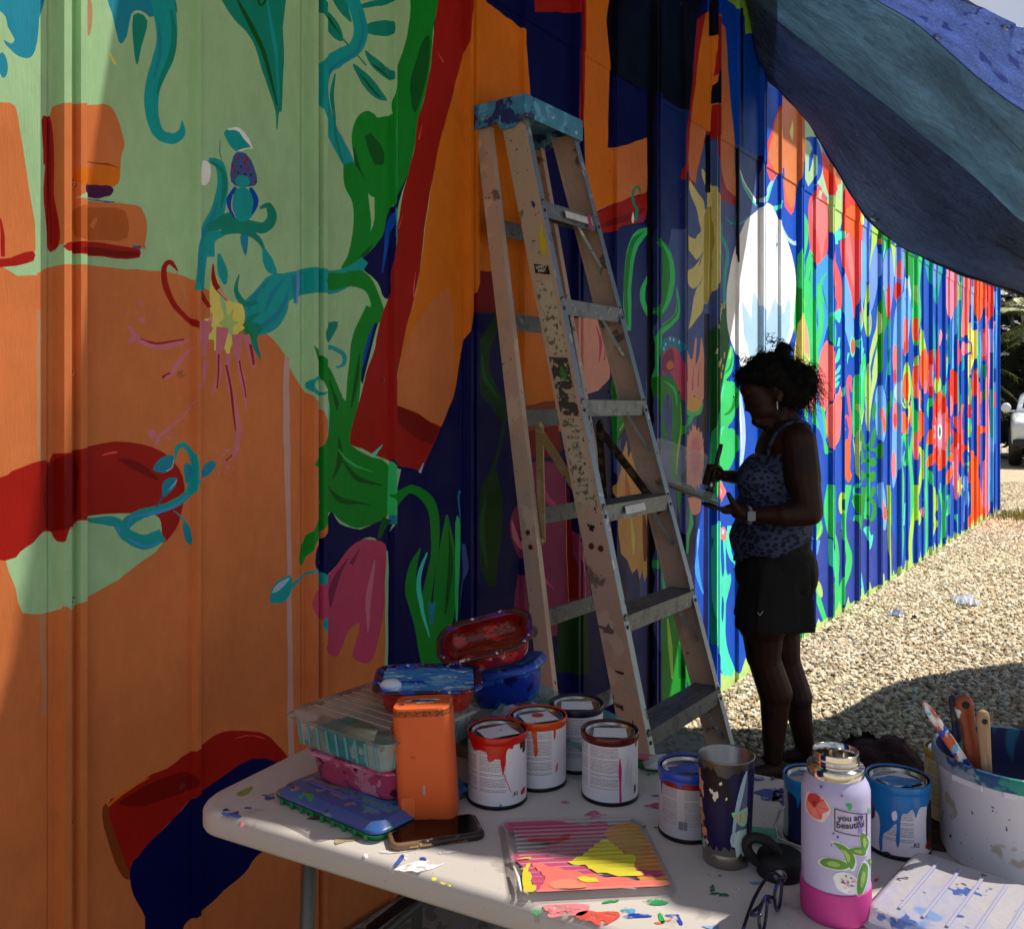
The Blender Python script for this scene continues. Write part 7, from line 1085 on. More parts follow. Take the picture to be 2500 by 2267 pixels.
for c_, px, py, q in (('2a50a8', 1545, 590, 13), ('48b070', 1740, 720, 26), ('68c078', 1888, 730, 18), ('2a50a8', 1632, 962, 9), ('2a50a8', 1662, 985, 10), ('c04060', 1690, 645, 10), ('3a4a6a', 1616, 1060, 6), ('e8a020', 1938, 880, 14), ('c04060', 1925, 570, 8)): stick('paint_splash', c_, [zz_(x, y) for x, y in blob(px, py, q * .8, q * (3 if c_ == 'e8a020' else 1), int(px), 9, .5)], .0008, 1)
# ---------------------------------------------------------------- bottle cap with carry loop
p, r = cyl_place(1905, 2161, 112); cpn = empty('bottle_cap', p, 'black screw cap with a carry loop and steel button, lying beside the lilac bottle', 'bottle cap'); fa = math.atan2(-p.y, -p.x)
v, f = lathe([(0, .036), (r * .80, .036), (r * .95, .032), (r, .026), (r, .004), (r * .98, 0), (0, 0)], 40); obj('cap_body', v, f, m_blk, cpn, True)
mb = MB(); mb.box((0, 0, 0), (.02, .006, .01)); cx = Vector((math.cos(fa - 1.35), math.sin(fa - 1.35), 0)); lo_ = []
for i, a in enumerate(np.linspace(0, math.pi * 2, 22)[:-1]): lo_.append(cx * (r * .75 + .026 * math.cos(a)) + Vector((math.cos(fa) * .004, math.sin(fa) * .004, .036 + .021 * math.sin(a) + .010 * math.cos(a))))
mb = MB(); mb.tube(lo_, .0085, 10, True); mb.build('carry_loop', m_blk, cpn, True)
v, f = lathe([(0, .003), (.009, .0028), (.0105, 0)], 20); o = obj('button', v, f, m_bru, cpn, True); o.matrix_local = Matrix.Translation((r * math.cos(fa), r * math.sin(fa), .014)) @ Vector((math.cos(fa), math.sin(fa), 0)).to_track_quat('Z', 'Y').to_matrix().to_4x4()
# ---------------------------------------------------------------- spectacles
G0 = at_table(1882, 2252); gl_ = empty('eyeglasses', G0, 'dark blue-black framed eyeglasses lying folded by the lilac bottle', 'eyeglasses', rot=(0, 0, R(62))); m_fr = mat('dark_blue_acetate', '10142e', .15, layers=[('2a3a8a', 30, .6, 2, 2)])
for sx in (-1, 1):
    L_ = [Vector((sx * .033 + .026 * math.cos(a) * (1 + .08 * math.sin(a)), -.004 * sx, .030 + .021 * math.sin(a) + .004 * math.cos(2 * a))) for a in np.linspace(0, 2 * math.pi, 26)[:-1]]
    mb = MB(); mb.tube(L_, .0026, 8, True); rim_ = mb.build('rim', m_fr, gl_, True); obj('lens', [q + Vector((0, .001, 0)) for q in L_], [tuple(range(25))], mat('lens_glass', 'e8f0ff', .03, alpha=.18, spec=.8), rim_)
mb = MB(); mb.tube([(-.008, .0, .034), (0, .003, .038), (.008, 0, .034)], .0026, 8); mb.build('bridge', m_fr, gl_, True)
for sx in (-1, 1):
    mb = MB(); mb.tube(spline([(sx * .060, 0, .042), (sx * .063, .015, .040), (sx * .01, .020 + .006 * sx, .026), (-sx * .045, .022 + .006 * sx, .012), (-sx * .062, .022 + .006 * sx, .006)], 5, False), .0026, 6); mb.build('temple', m_fr, gl_, True)
# ---------------------------------------------------------------- orange speaker
p = at_table(1047, 2003) + Vector((0, .020, 0)); sk = empty('speaker', p, 'tall orange portable speaker with a perforated top and a cord loop', 'speaker', rot=(0, R(-3.5), R(-3)))
m_os = mat('orange_rubber', 'e0642c', .62, bump=(700, .0002, 1), layers=[('b8502a', 40, .735, 2, 3)]); m_gr2 = mat('speaker_mesh', 'b8581c', .7, bump=(420, .0012, 0), layers=[('6a3410', 420, .54, 0, 3)])
W_, Dp, H_ = .106, .084, .212
def oct_(w_, d_, z, ch=.018, n=3):
    pts = []; 
    for cx, cy, a0 in ((1, 1, 0), (-1, 1, 90), (-1, -1, 180), (1, -1, 270)):
        for k in range(n + 1): a = R(a0 + 90 * k / n); pts.append((cx * (w_ / 2 - ch) + ch * math.cos(a) * (1.0), cy * (d_ / 2 - ch) + ch * math.sin(a), z))
    return pts
v, f = loft([oct_(W_ * .96, Dp * .94, 0), oct_(W_, Dp, .004), oct_(W_, Dp, H_ - .014)], True, False); obj('body', v, f, m_os, sk, True)
v, f = loft([oct_(W_ * 1.0, Dp * 1.0, H_ - .0145), oct_(W_ * .985, Dp * .98, H_ - .003)], False, True); obj('grille', v, f, m_gr2, sk)
v, f = loft([oct_(W_ * .99, Dp * .98, H_ - .003), oct_(W_ * .96, Dp * .95, H_)], True, True); tpd = obj('top_plate', v, f, m_os, sk)
for c_, x, y, a, b, s_ in (('e8dcdc', .0, .004, .030, .012, 1), ('5a1c3a', -.008, .006, .016, .006, 2), ('3a4a5a', .012, .002, .010, .004, 5), ('3a1448', -.038, -.012, .006, .003, 3)): patch('paint_splash', blob(x, y, a, b, s_, 14, .3), lambda q, w2, z=H_ + .0003 + .0002 * s_: Vector((q, w2, z)), mat('spk_' + c_, c_, .4), tpd)
fl_ = MB(); v, f = loft([rr(.026, .036, .005, 0), rr(.025, .035, .005, .0012)], True, True); o = obj('port_cover', v, f, m_os, sk); o.rotation_euler = (R(90), 0, 0); o.location = (-W_ / 2 + .022, -Dp / 2 - .0002, .036)
o = obj('logo_mark', [(-.0022, 0, -.008), (.0016, 0, -.010), (.0022, 0, .008), (-.0016, 0, .010)], [(0, 1, 2, 3)], mat('grey_mark', '9a9a9c', .4, .5), sk); o.location = (.0, -Dp / 2 - .0006, .066)
mb = MB(); mb.tube(spline([(-W_ / 2 + .002, .0, H_ - .03), (-W_ / 2 - .008, -.004, H_ - .05), (-W_ / 2 - .010, -.006, H_ - .09), (-W_ / 2 - .006, -.006, H_ - .115), (-W_ / 2 - .003, .004, H_ - .09), (-W_ / 2 - .004, .006, H_ - .05), (-W_ / 2 + .002, .004, H_ - .035)], 4, False), .0028, 8); mb.build('cord_loop', mat('rust_cord', 'b04a1c', .8), sk, True)
# ---------------------------------------------------------------- phone
ph = empty('phone', (-.137, 1.598, TZ), 'dark-screened phone in a paint-smeared gold case lying face up', 'phone', rot=(0, 0, R(16)))
v, f = loft([rr(.160, .079, .014, 0), rr(.166, .084, .015, .002), rr(.167, .085, .015, .009), rr(.163, .081, .014, .0125)], True, True); obj('case', v, f, mat('gold_case', '8a6a48', .35, layers=[('2a1a14', 12, .50, 3, 2), ('b84a2a', 40, .63, 3, 5), ('58a890', 45, .68, 2, 8), ('d8c8a0', 50, .68, 2, 11)]), ph, True)
v, f = loft([rr(.152, .071, .010, .0125), rr(.151, .070, .010, .0136)], True, True); obj('screen', v, f, mat('phone_screen', '080404', .06, spec=.6), ph)
for x in (-.045, -.022): v, f = loft([rr(.016, .003, .001, 0), rr(.015, .002, .001, .0012)], True, True); o = obj('side_button', v, f, mat('button_metal', 'c8b080', .3, .8), ph); o.rotation_euler = (R(90), 0, 0); o.location = (x, -.0427, .006)
# ---------------------------------------------------------------- tubs and clamshells
def ribs(name, w_, d_, z, n, m, parent, along='x', wd=.004, hh=.003, ins=.02):
    mb = MB()
    for i in range(n):
        t = (i + .5) / n - .5
        if along == 'x': mb.box((0, t * (d_ - 2 * ins), z), (w_ - 2 * ins, wd, hh))
        else: mb.box((t * (w_ - 2 * ins), 0, z), (wd, d_ - 2 * ins, hh))
    return mb.build(name, m, parent)
def ribset(w_, d_, z, n, m, parent, along='x', wd=.0045, hh=.0035, ins=.022, name='rib'):
    me = None
    for i in range(n):
        t = (i + .5) / n - .5; mb = MB(); L_ = (w_ if along == 'x' else d_) - 2 * ins
        if me is None:
            s_ = (L_, wd, hh) if along == 'x' else (wd, L_, hh); mb.box((0, 0, 0), s_); o = bevel(mb.build(name, m, parent), .0014, 2); me = o.data
        else:
            o = bpy.data.objects.new(name, me); COL.objects.link(o); o.parent = parent; bevel(o, .0014, 2)
        o.location = (0, t * (d_ - 2 * ins), z) if along == 'x' else (t * (w_ - 2 * ins), 0, z)
m_c2 = mat('smeared_clear_plastic', 'd8e0dc', .15, alpha=.42, spec=.6, layers=[('4aa8b0', 9, .54, 4, 3), ('c8b49c', 12, .58, 4, 6), ('88b868', 9, .66, 3, 9)])
m_c3 = mat('smeared_clear_lid', 'b8b4ac', .18, alpha=.55, spec=.6, layers=[('6a7a70', 5, .52, 4, 3), ('4a6a78', 7, .60, 4, 6), ('c8a890', 12, .64, 3, 9)])
# bottom tray: blue and green
T1 = Vector((-.268, 1.752, TZ)); t1 = empty('painted_tray', T1, 'closed shallow plastic tray with blue ribbed lid and green-painted underside, bottom of the stack', 'paint tray', rz=R(-38)); 
v, f = loft([rr(.276, .250, .02, .0), rr(.292, .265, .022, .014)], True); obj('base', v, f, mat('green_painted_plastic', '1c8450', .35, layers=[('3a9a6a', 12, .6, 3, 2), ('4a9ac0', 10, .66, 3, 5)]), t1, True)
v, f = loft([rr(.290, .262, .024, .0145), rr(.292, .264, .024, .017), rr(.278, .250, .022, .019), rr(.262, .236, .02, .029), rr(.250, .224, .018, .030)], False, True); obj('lid', v, f, mat('blue_smeared_plastic', '3a62a8', .3, layers=[('5a98a8', 16, .54, 5, 2), ('3a9a58', 18, .61, 3, 5), ('9a8a88', 20, .60, 5, 8), ('4a1a3a', 50, .66, 3, 11)], coat=.3), t1, True)
ribset(.25, .224, .031, 7, mat('blue_rib', '4f6cc0', .3, layers=[('8ab0d0', 10, .6, 3, 3)]), t1, 'x', .004, .0035)
me_ = None
for i in range(9):
    for sy in (-1, 1):
        mb = MB(); mb.box((0, 0, 0), (.008, .006, .012)); o = bevel(mb.build('side_rib', bpy.data.materials['green_painted_plastic'], t1), .002); o.location = (-.115 + i * .029, sy * .130, .006)
# pink tub
t2 = empty('plastic_tub', (-.262, 1.775, TZ + .0325), 'pink-smeared oblong plastic tub in the stack left of the speaker', 'tub', rz=R(-33)); m_ps = mat('pink_smeared', 'c04a78', .35, layers=[('d88aa8', 20, .54, 5, 2), ('5a1438', 40, .60, 4, 5), ('8a3a5a', 18, .61, 4, 8), ('e8a0b0', 50, .65, 2, 13)])
v, f = loft([rr(.200, .150, .03, 0), rr(.206, .156, .032, .004), rr(.222, .172, .034, .050), rr(.236, .186, .036, .052), rr(.238, .188, .036, .056), rr(.226, .176, .034, .057)], True, True); obj('tub_body', v, f, m_ps, t2, True)
# big clear clamshell
t3 = empty('clamshell_box', (-.255, 1.805, TZ + .092), 'large clear clamshell box with ribbed lid, teal and tan paint inside, under the red tub', 'clamshell box', rz=R(-38))
v, f = loft([rr(.244, .234, .022, .0), rr(.250, .240, .022, .004), rr(.270, .256, .024, .056)], True); bx = obj('box', v, f, m_c2, t3, True)
v, f = loft([rr(.238, .228, .02, .003), rr(.246, .236, .02, .020)], True, True); obj('paint', v, f, mat('teal_inside', '38909c', .35, layers=[('b89878', 6, .54, 3, 3), ('78a860', 8, .64, 3, 6), ('88c8cc', 12, .62, 3, 9)]), t3)
v, f = loft([rr(.292, .276, .026, .055), rr(.294, .278, .026, .059), rr(.276, .262, .024, .060), rr(.268, .254, .022, .070), rr(.262, .248, .02, .071)], False, True); obj('lid', v, f, m_c3, t3, True); ribset(.262, .248, .0725, 8, mat('pale_rib', 'b0a090', .25, layers=[('6a8a8a', 8, .56, 3, 3)]), t3, 'x', .004, .003)
m_tr = mat('teal_streaked_rib', '64a8b4', .25, layers=[('a8c8a0', 10, .6, 2, 4)], alpha=.85)
for i in range(9):
    for sy in (-1, 1):
        mb = MB(); mb.box((0, 0, 0), (.006, .004, .046), Matrix.Rotation(sy * R(-10), 3, 'X')); o = bevel(mb.build('side_rib', m_tr, t3), .0015); o.location = (-.108 + i * .027, sy * .1255, .028)
for i in range(8):
    mb = MB(); mb.box((0, 0, 0), (.004, .006, .046), Matrix.Rotation(R(10), 3, 'Y')); o = bevel(mb.build('side_rib', m_tr, t3), .0015); o.location = (.1315, -.098 + i * .028, .028)
# red square tub with blue paint
t4 = empty('plastic_tub', (-.170, 1.825, TZ + .164), 'red square plastic tub full of blue and white paint, atop the clear box', 'tub', rz=R(4))
m_rt = mat('red_tub', 'b8321c', .35, layers=[('9a2414', 12, .55, 4, 2), ('d84a30', 40, .62, 3, 5), ('6a2438', 30, .62, 3, 8)]); m_rim = mat('purple_smeared_rim', '3a1030', .3, layers=[('1c4ab8', 28, .52, 3, 2), ('c8d0e0', 60, .63, 2, 5), ('a02a3a', 36, .60, 3, 9)])
v, f = loft([rr(.160, .140, .03, 0), rr(.168, .148, .032, .005), rr(.190, .170, .036, .042)], True); obj('tub_body', v, f, m_rt, t4, True)
v, f = loft([rr(.188, .168, .036, .041), rr(.216, .196, .042, .044), rr(.218, .198, .042, .048), rr(.200, .180, .038, .049), rr(.186, .166, .036, .040)], False); obj('rim', v, f, m_rim, t4, True)
m_bp = mat('bright_blue_paint', '3a96e4', .22, layers=[('1a4cc8', 12, .56, 5, 2, (1, 2.5, 1)), ('7cc0f0', 16, .54, 5, 5, (1, 2.5, 1)), ('f0f6fc', 26, .60, 5, 8, (1, 2, 1))], bump=[(22, .006, 5, (1, 2.4, 1))]); N1 = 17; V_ = []; F_ = []
for j in range(N1):
    for i in range(N1): x, y = (i / (N1 - 1) - .5) * .184, (j / (N1 - 1) - .5) * .164; V_.append((x, y, .043 + .004 * mnoise.noise(Vector((x * 40, y * 60, 1)))))
for j in range(N1 - 1):
    for i in range(N1 - 1): F_.append((j * N1 + i, j * N1 + i + 1, (j + 1) * N1 + i + 1, (j + 1) * N1 + i))
obj('paint', V_, F_, m_bp, t4, True); mb = MB(); mb.ball((-.072, -.045, .047), (.022, .020, .012), 8); mb.build('paint_lump', mat('white_paint', 'e8ecf8', .3, bump=(40, .006, 3)), t4, True)
# second clear box behind, carrying the blue and red tubs
t5 = empty('clamshell_box', (-.005, 1.985, TZ), 'clear clamshell box streaked with teal, beneath the blue tub at the back of the table', 'clamshell box', rz=R(-34))
v, f = loft([rr(.20, .17, .02, .0), rr(.215, .185, .022, .085)], True); obj('box', v, f, m_c2, t5, True); v, f = loft([rr(.196, .166, .02, .002), rr(.206, .176, .02, .06)], True, True); obj('paint', v, f, mat('dark_teal_inside', '1c5a68', .4, layers=[('3a9aa0', 10, .56, 3, 3), ('5a1c3c', 12, .66, 3, 6)]), t5)
v, f = loft([rr(.235, .20, .024, .084), rr(.236, .202, .024, .088), rr(.215, .185, .022, .10)], False, True); obj('lid', v, f, m_c3, t5, True)
# open lid leaning beside it with green paint
t6 = empty('crumpled_sheet', (.105, 1.935, TZ + .085), 'crumpled clear plastic sheet with teal and green paint, beside the blue tub', 'plastic sheet', rot=(R(8), R(12), R(-28)))
V_ = []; F_ = []; N1 = 15
for j in range(N1):
    for i in range(N1): x, y = (i / 14 - .5) * .25, (j / 14 - .5) * .17; V_.append((x, y, .012 * mnoise.noise(Vector((x * 22, y * 22, 4))) + .010 * (abs(x) > .11 or abs(y) > .07)))
for j in range(N1 - 1):
    for i in range(N1 - 1): F_.append((j * N1 + i, j * N1 + i + 1, (j + 1) * N1 + i + 1, (j + 1) * N1 + i))
o = obj('film', V_, F_, mat('teal_film', '6aa8a8', .2, alpha=.62, spec=.6, layers=[('1a8a78', 8, .50, 4, 3), ('a8b8b8', 6, .56, 4, 6), ('58b040', 12, .68, 3, 9)]), t6, True)
sp_ = MB(); sp_.box((0, 0, 0), (.05, .05, .085)); 
# blue tub
t7 = empty('plastic_tub', (-.005, 2.01, TZ + .108), 'tilted blue-smeared plastic tub, under the red oblong tub', 'tub', rot=(R(-2), R(-13), R(-14)))
m_bt = mat('blue_smeared_tub', '1438a8', .3, layers=[('2a6ad8', 22, .53, 5, 2), ('0a1464', 26, .58, 4, 5), ('58a0e0', 44, .65, 3, 8)], bump=(40, .002, 3))
v, f = loft([rr(.124, .110, .035, 0), rr(.132, .118, .036, .005), rr(.158, .142, .040, .062)], True); obj('tub_body', v, f, m_bt, t7, True); v, f = loft([rr(.156, .140, .04, .060), rr(.182, .166, .046, .063), rr(.184, .168, .046, .068), rr(.176, .160, .044, .080), rr(.168, .152, .042, .081), rr(.10, .09, .03, .074)], False, True); obj('rim', v, f, mat('blue_rim', '1c48b0', .3, layers=[('5aa0d8', 34, .58, 3, 2), ('10186a', 40, .6, 3, 5)]), t7, True)
# red oblong tub
t8 = empty('plastic_tub', (-.045, 1.972, TZ + .218), 'red oblong plastic tub with purple-smeared rim, tilted on top of the blue tub', 'tub', rot=(R(28), R(-15), R(-4)))
m_ro = mat('red_smeared_tub', 'a81c10', .28, layers=[('e04424', 26, .53, 4, 2), ('e0b8c0', 34, .60, 4, 5), ('5a0c14', 30, .60, 4, 8), ('2a3a9a', 44, .66, 3, 11)], bump=(50, .002, 3))
v, f = loft([rr(.160, .084, .034, 0), rr(.168, .092, .036, .005), rr(.190, .112, .044, .050)], True); obj('tub_body', v, f, m_ro, t8, True); v, f = loft([rr(.188, .110, .044, .049), rr(.214, .134, .052, .053), rr(.216, .136, .052, .057), rr(.202, .122, .048, .059), rr(.184, .106, .043, .052)], False); obj('rim', v, f, mat('maroon_rim', '4a0c20', .25, layers=[('5a1a6a', 20, .54, 3, 2), ('e8d8d0', 70, .65, 2, 5), ('1c3a9a', 40, .63, 3, 9)]), t8, True)
v, f = loft([rr(.184, .106, .043, .052), rr(.164, .088, .034, .014), rr(.150, .076, .03, .011)], False, True); obj('paint', v, f, mat('deep_red_paint', '7a0a08', .18, layers=[('b82418', 18, .54, 5, 3, (1, 3, 1)), ('3a0408', 22, .60, 4, 6, (1, 3, 1)), ('5a1860', 20, .66, 3, 9)], bump=(24, .004, 4, (1, 3, 1))), t8, True)
# ---------------------------------------------------------------- palette tray in front
pt = empty('palette_tray', (.117, 1.520, TZ), 'ribbed clear plastic tray lid used as palette, covered in pink, coral and yellow paint', 'palette', rz=R(5))
v, f = loft([rr(.262, .268, .022, 0), rr(.266, .272, .024, .003), rr(.252, .258, .02, .004), rr(.246, .252, .018, .013), rr(.236, .242, .016, .0145), rr(.226, .232, .014, .009)], True, True); obj('tray', v, f, mat('clear_tray', 'd8d2ce', .12, alpha=.18, spec=.7), pt, True)
m_pal = {c_: mat('palette_' + c_, c_, .25, vary=(.10, 16, (.4, 3, 1)), bump=(40, .004, 4, (.3, 2, 1))) for c_ in ('c85078', 'e85a50', 'ee7a70', 'cc9a48', 'd89048', 'dcd040', 'c43028', 'b06a7a', 'f09078')}
BL, BR, FR_, FL = (1207, 2008), (1548, 2001), (1667, 2178), (1268, 2205); pmi = (Matrix.Translation(pt.location) @ Matrix.Rotation(R(5), 4, 'Z')).inverted()
nrib = 17
def palz(x, y): t = ((y + .116) / .232 * nrib) % 1.0; return .0105 + .0030 * max(0, math.sin(t * math.pi)) ** 1.5
def pal(c_, pts, lvl):
    ring = []
    for a, b in spline(pts, 3): u, v_ = 1150 + a * .3472, 1900 + b * .3472; D = (EYE - TZ - .011) * FOC / (v_ - HOR); q = pmi @ Vector(((u - 1250) / FOC * D, D, TZ)); ring.append((max(-.122, min(.122, q.x)), max(-.126, min(.126, q.y))))
    ys = [(-.116 + .232 * k / (nrib * 4)) for k in range(nrib * 4 + 1)]; V2, T2 = cdt_fill([ring], [((-.2, y), (.2, y)) for y in ys]); c_2 = V2[T2].mean(1); T2 = largest(T2[winding(c_2, ring)]); V2, T2 = compact(V2, T2)
    obj('paint_smear', [(a, b, palz(a, b) + .0006 * lvl) for a, b in V2], T2.tolist(), m_pal[c_], pt, True)
ribset(.236, .25, .0105, 16, mat('clear_rib', 'd0c8c4', .12, alpha=.6, spec=.7), pt, 'x', .005, .004, .010)
pal('c85078', [(200, 320), (420, 310), (640, 305), (800, 330), (900, 300), (1000, 350), (940, 400), (960, 500), (900, 620), (860, 800), (500, 830), (420, 700), (340, 600), (270, 545), (420, 520), (560, 480), (480, 440), (360, 420), (240, 350)], 0); pal('d89048', [(980, 350), (1140, 315), (1200, 390), (1280, 480), (1360, 600), (1440, 730), (1380, 760), (1200, 720), (1100, 640), (1000, 520), (930, 430)], 1); pal('b06a7a', [(520, 500), (700, 440), (900, 400), (960, 440), (860, 520), (700, 560), (560, 560)], 1)
pal('ee7a70', [(420, 600), (640, 640), (900, 690), (1200, 720), (1400, 745), (1300, 790), (1100, 820), (800, 850), (520, 860), (430, 880), (480, 780), (520, 700)], 2); pal('c85078', [(700, 600), (900, 640), (1150, 690), (1330, 700), (1340, 660), (1150, 640), (900, 600)], 2.2); pal('cc9a48', [(960, 440), (1130, 330), (1220, 420), (1180, 560), (1080, 520), (1000, 500)], 2); pal('dcd040', [(680, 600), (780, 550), (880, 470), (940, 440), (1000, 470), (1080, 540), (1160, 560), (1150, 640), (1220, 690), (1130, 700), (960, 680), (850, 655), (800, 620)], 3); pal('c43028', [(400, 440), (600, 420), (700, 400), (640, 450), (480, 460)], 2); pal('c43028', [(690, 830), (900, 830), (1200, 800), (1290, 795), (1180, 825), (900, 845)], 3)
pal('dcd040', [(370, 640), (420, 600), (400, 660), (430, 690), (420, 740), (460, 770), (440, 820), (490, 850), (380, 850), (370, 790), (360, 720)], 3); pal('dcd040', [(740, 705), (800, 695), (870, 710), (900, 738), (820, 735), (760, 725)], 3.4); pal('dcd040', [(320, 570), (420, 560), (400, 575), (330, 585)], 3); pal('f09078', [(560, 740), (700, 720), (820, 770), (700, 790), (560, 770)], 3)
mb = MB(); q0 = [(300, 620), (330, 700), (350, 790)]; pts = []
for a, b in q0: u, v_ = 1150 + a * .3472, 1900 + b * .3472; D = (EYE - TZ - .014) * FOC / (v_ - HOR); pts.append(pmi @ Vector(((u - 1250) / FOC * D, D, TZ + .0145)))
mb.tube(pts, [.002, .0035, .002], 6); mb.build('paint_smear', mat('white_smear', 'f0f0ee', .3), pt, True)
# clear lid, lower right
cl_ = empty('clear_lid', (.690, 1.300, TZ + .010), 'frosted clear ribbed plastic lid with lilac-blue paint flecks, at the lower right corner', 'lid', rot=(R(3), 0, R(-44)))
m_fl = mat('frosted_lilac_plastic', 'c0c0d4', .3, alpha=.8, spec=.6, layers=[('c8c4cc', 9, .52, 5, 2), ('4a6ab8', 22, .655, 3, 5), ('8aa8e0', 5, .62, 4, 8), ('585868', 60, .68, 2, 12)], bump=(60, .002, 3))
v, f = loft([rr(.300, .232, .022, 0), rr(.304, .236, .024, .003), rr(.286, .218, .02, .005), rr(.274, .206, .018, .022), rr(.262, .194, .016, .024)], True, True); obj('lid', v, f, m_fl, cl_, True); ribset(.262, .194, .0255, 7, mat('frosted_rib', 'b0b0cc', .25, alpha=.9, layers=[('5a6a9a', 20, .66, 3, 4)]), cl_, 'y', .005, .004, .016)
for x, y in ((.06, .062), (.10, .055)): patch('paint_splash', blob(x, y, .006, .004, int(x * 100), 9, .3), lambda a, b: Vector((a, b, .0262)), mat('lime_dab', '8ad848', .4), cl_)
# ---------------------------------------------------------------- white bucket with brushes
BK = Vector((.862, 1.53, TZ)); bk = empty('bucket', BK, 'large white plastic bucket crusted with blue and green paint around the rim', 'bucket'); m_bu = mat('white_bucket', 'd8dae2', .5, layers=[('a8aab8', 4, .56, 4, 2), ('1c8a70', 30, .665, 3, 5), ('4aa83a', 26, .69, 3, 8), ('2a3a7a', 60, .68, 2, 11), ('b8b0a4', 12, .66, 3, 15)])
v, f = loft([[(rq * math.cos(2 * math.pi * i / 72), rq * math.sin(2 * math.pi * i / 72), z) for i in range(72)] for rq, z in ((.116, .002), (.121, .0), (.122, .004), (.126, .138), (.131, .140), (.132, .160), (.1335, .162), (.1335, .168))], True); obj('bucket_body', v, f, m_bu, bk, True)
m_cr = mat('crusted_rim', '8a98a8', .5, layers=[('124a7a', 9, .48, 4, 2, (1, 1, 2)), ('1a8a78', 12, .56, 4, 5), ('dcdce4', 14, .58, 4, 8), ('5ab088', 20, .66, 3, 12)], bump=(40, .003, 3)); v, f = lathe([(.1340, .150), (.1362, .160), (.1360, .172), (.132, .1745), (.129, .172), (.128, .160)], 72); obj('rim', v, f, m_cr, bk, True)
v, f = lathe([(.1285, .171), (.121, .12), (.113, .02), (0, .02)], 72); obj('inside', v, f, mat('paint_crusted_inside', '141c50', .5, layers=[('4a2a7a', 8, .54, 4, 2, (1, 1, .3)), ('8a3a5a', 10, .60, 4, 5, (1, 1, .3)), ('c8d4e4', 24, .66, 3, 9, (1, 1, .35)), ('1a6a8a', 9, .60, 3, 14, (1, 1, .3))]), bk, True)
for i, a in enumerate(np.linspace(3.6, 5.6, 5)): 
    mb = MB(); mb.box((0, 0, 0), (.004, .055 if i % 2 == 0 else .02, .010), Matrix.Rotation(a, 3, 'Z')); o = bevel(mb.build('rim_tab', m_bu, bk), .0015); o.location = (.1325 * math.cos(a), .1325 * math.sin(a), .146)
def brush(label, p0, p1, prof, m, flat=.45, hole=None, extra=None):
    p0, p1 = Vector(p0), Vector(p1); e = empty('paintbrush', p0, label, 'paintbrush', 'brushes standing in the bucket'); ax = (p1 - p0); L_ = ax.length; z_ = ax.normalized(); x_ = Vector((1, 0, 0)); x_ = (x_ - z_ * x_.dot(z_)).normalized(); y_ = z_.cross(x_); M_ = Matrix((x_, y_, z_)).transposed().to_4x4(); e.rotation_euler = M_.to_euler()
    loops = [[(w_ * math.cos(2 * math.pi * k / 16), w_ * flat * math.sin(2 * math.pi * k / 16), t * L_) for k in range(16)] for t, w_ in prof]; v, f = loft(loops, True, True); obj('handle', v, f, m, e, True)
    if hole: 
        v, f = lathe([(0, .0012), (hole[1] * .9, .0010), (hole[1], 0)], 14); o = obj('hang_hole', v, f, mat('hole_shadow', '1c1410', .8), e); o.rotation_euler = (R(90), 0, 0); o.location = (0, -hole[2], hole[0] * L_)
    mb = MB(); mb.box((0, 0, -.014), (prof[0][1] * 2.4, .014, .03)); bevel(mb.build('ferrule', m_met, e), .003); mb = MB(); mb.box((0, 0, -.05), (prof[0][1] * 2.3, .013, .045)); bevel(mb.build('bristles', mat('bristle_' + label[:5], '2a2a5a', .8), e), .004)
    return e
bq = lambda u, v_, D: at(u, v_, D)
HP_ = [(0, .007), (.3, .0085), (.75, .0075), (.93, .0078), (.985, .0055), (1, .002)]; HW = [(0, .012), (.15, .0165), (.45, .015), (.62, .011), (.85, .0165), (.95, .0145), (1, .005)]
brush('thin orange and white brush leaning left in the bucket', bq(2384, 1905, 1.50), bq(2254, 1713, 1.46), [(0, .008), (.5, .0085), (.9, .007), (1, .003)], mat('orange_handle', 'b85a34', .5, layers=[('e0e0e4', 22, .50, 2, 3, (1, 1, .3)), ('2a4ab0', 26, .56, 3, 6), ('6ab0e0', 24, .64, 3, 9)]), .6)
brush('narrow dark brush with a teal-streaked handle, standing upright in the bucket', bq(2352, 1912, 1.53), bq(2325, 1696, 1.53), [(0, .009), (.4, .008), (.8, .0075), (.97, .007), (1, .003)], mat('dark_streaked_handle', '4a3a34', .5, layers=[('3a9a88', 14, .56, 3, 3, (1, 1, .4)), ('c8607a', 20, .72, 3, 6), ('1a2a4a', 12, .6, 3, 9)]), .6)
brush('wide red-brown brush with a blue lower handle, tallest in the bucket', bq(2392, 1915, 1.50), bq(2348, 1695, 1.50), HW, mat('redbrown_handle', '8a3c1c', .4, layers=[('1c2c8a', 14, .50, 3, 4, (1, 1, .5)), ('d8d8dc', 26, .62, 2, 7), ('c88a58', 14, .66, 3, 11)]), .5, (.90, .0065, .0082))
brush('bare wooden brush handle with a hanging hole, right-hand one in the bucket', bq(2412, 1915, 1.47), bq(2398, 1732, 1.47), [(0, .0085), (.3, .0085), (.7, .0105), (.9, .0115), (.97, .009), (1, .003)], mat('bare_wood_handle', '9c7c5c', .6, layers=[('b09070', 6, .55, 4, 3, (8, 8, .6))]), .5, (.86, .0048, .0058))
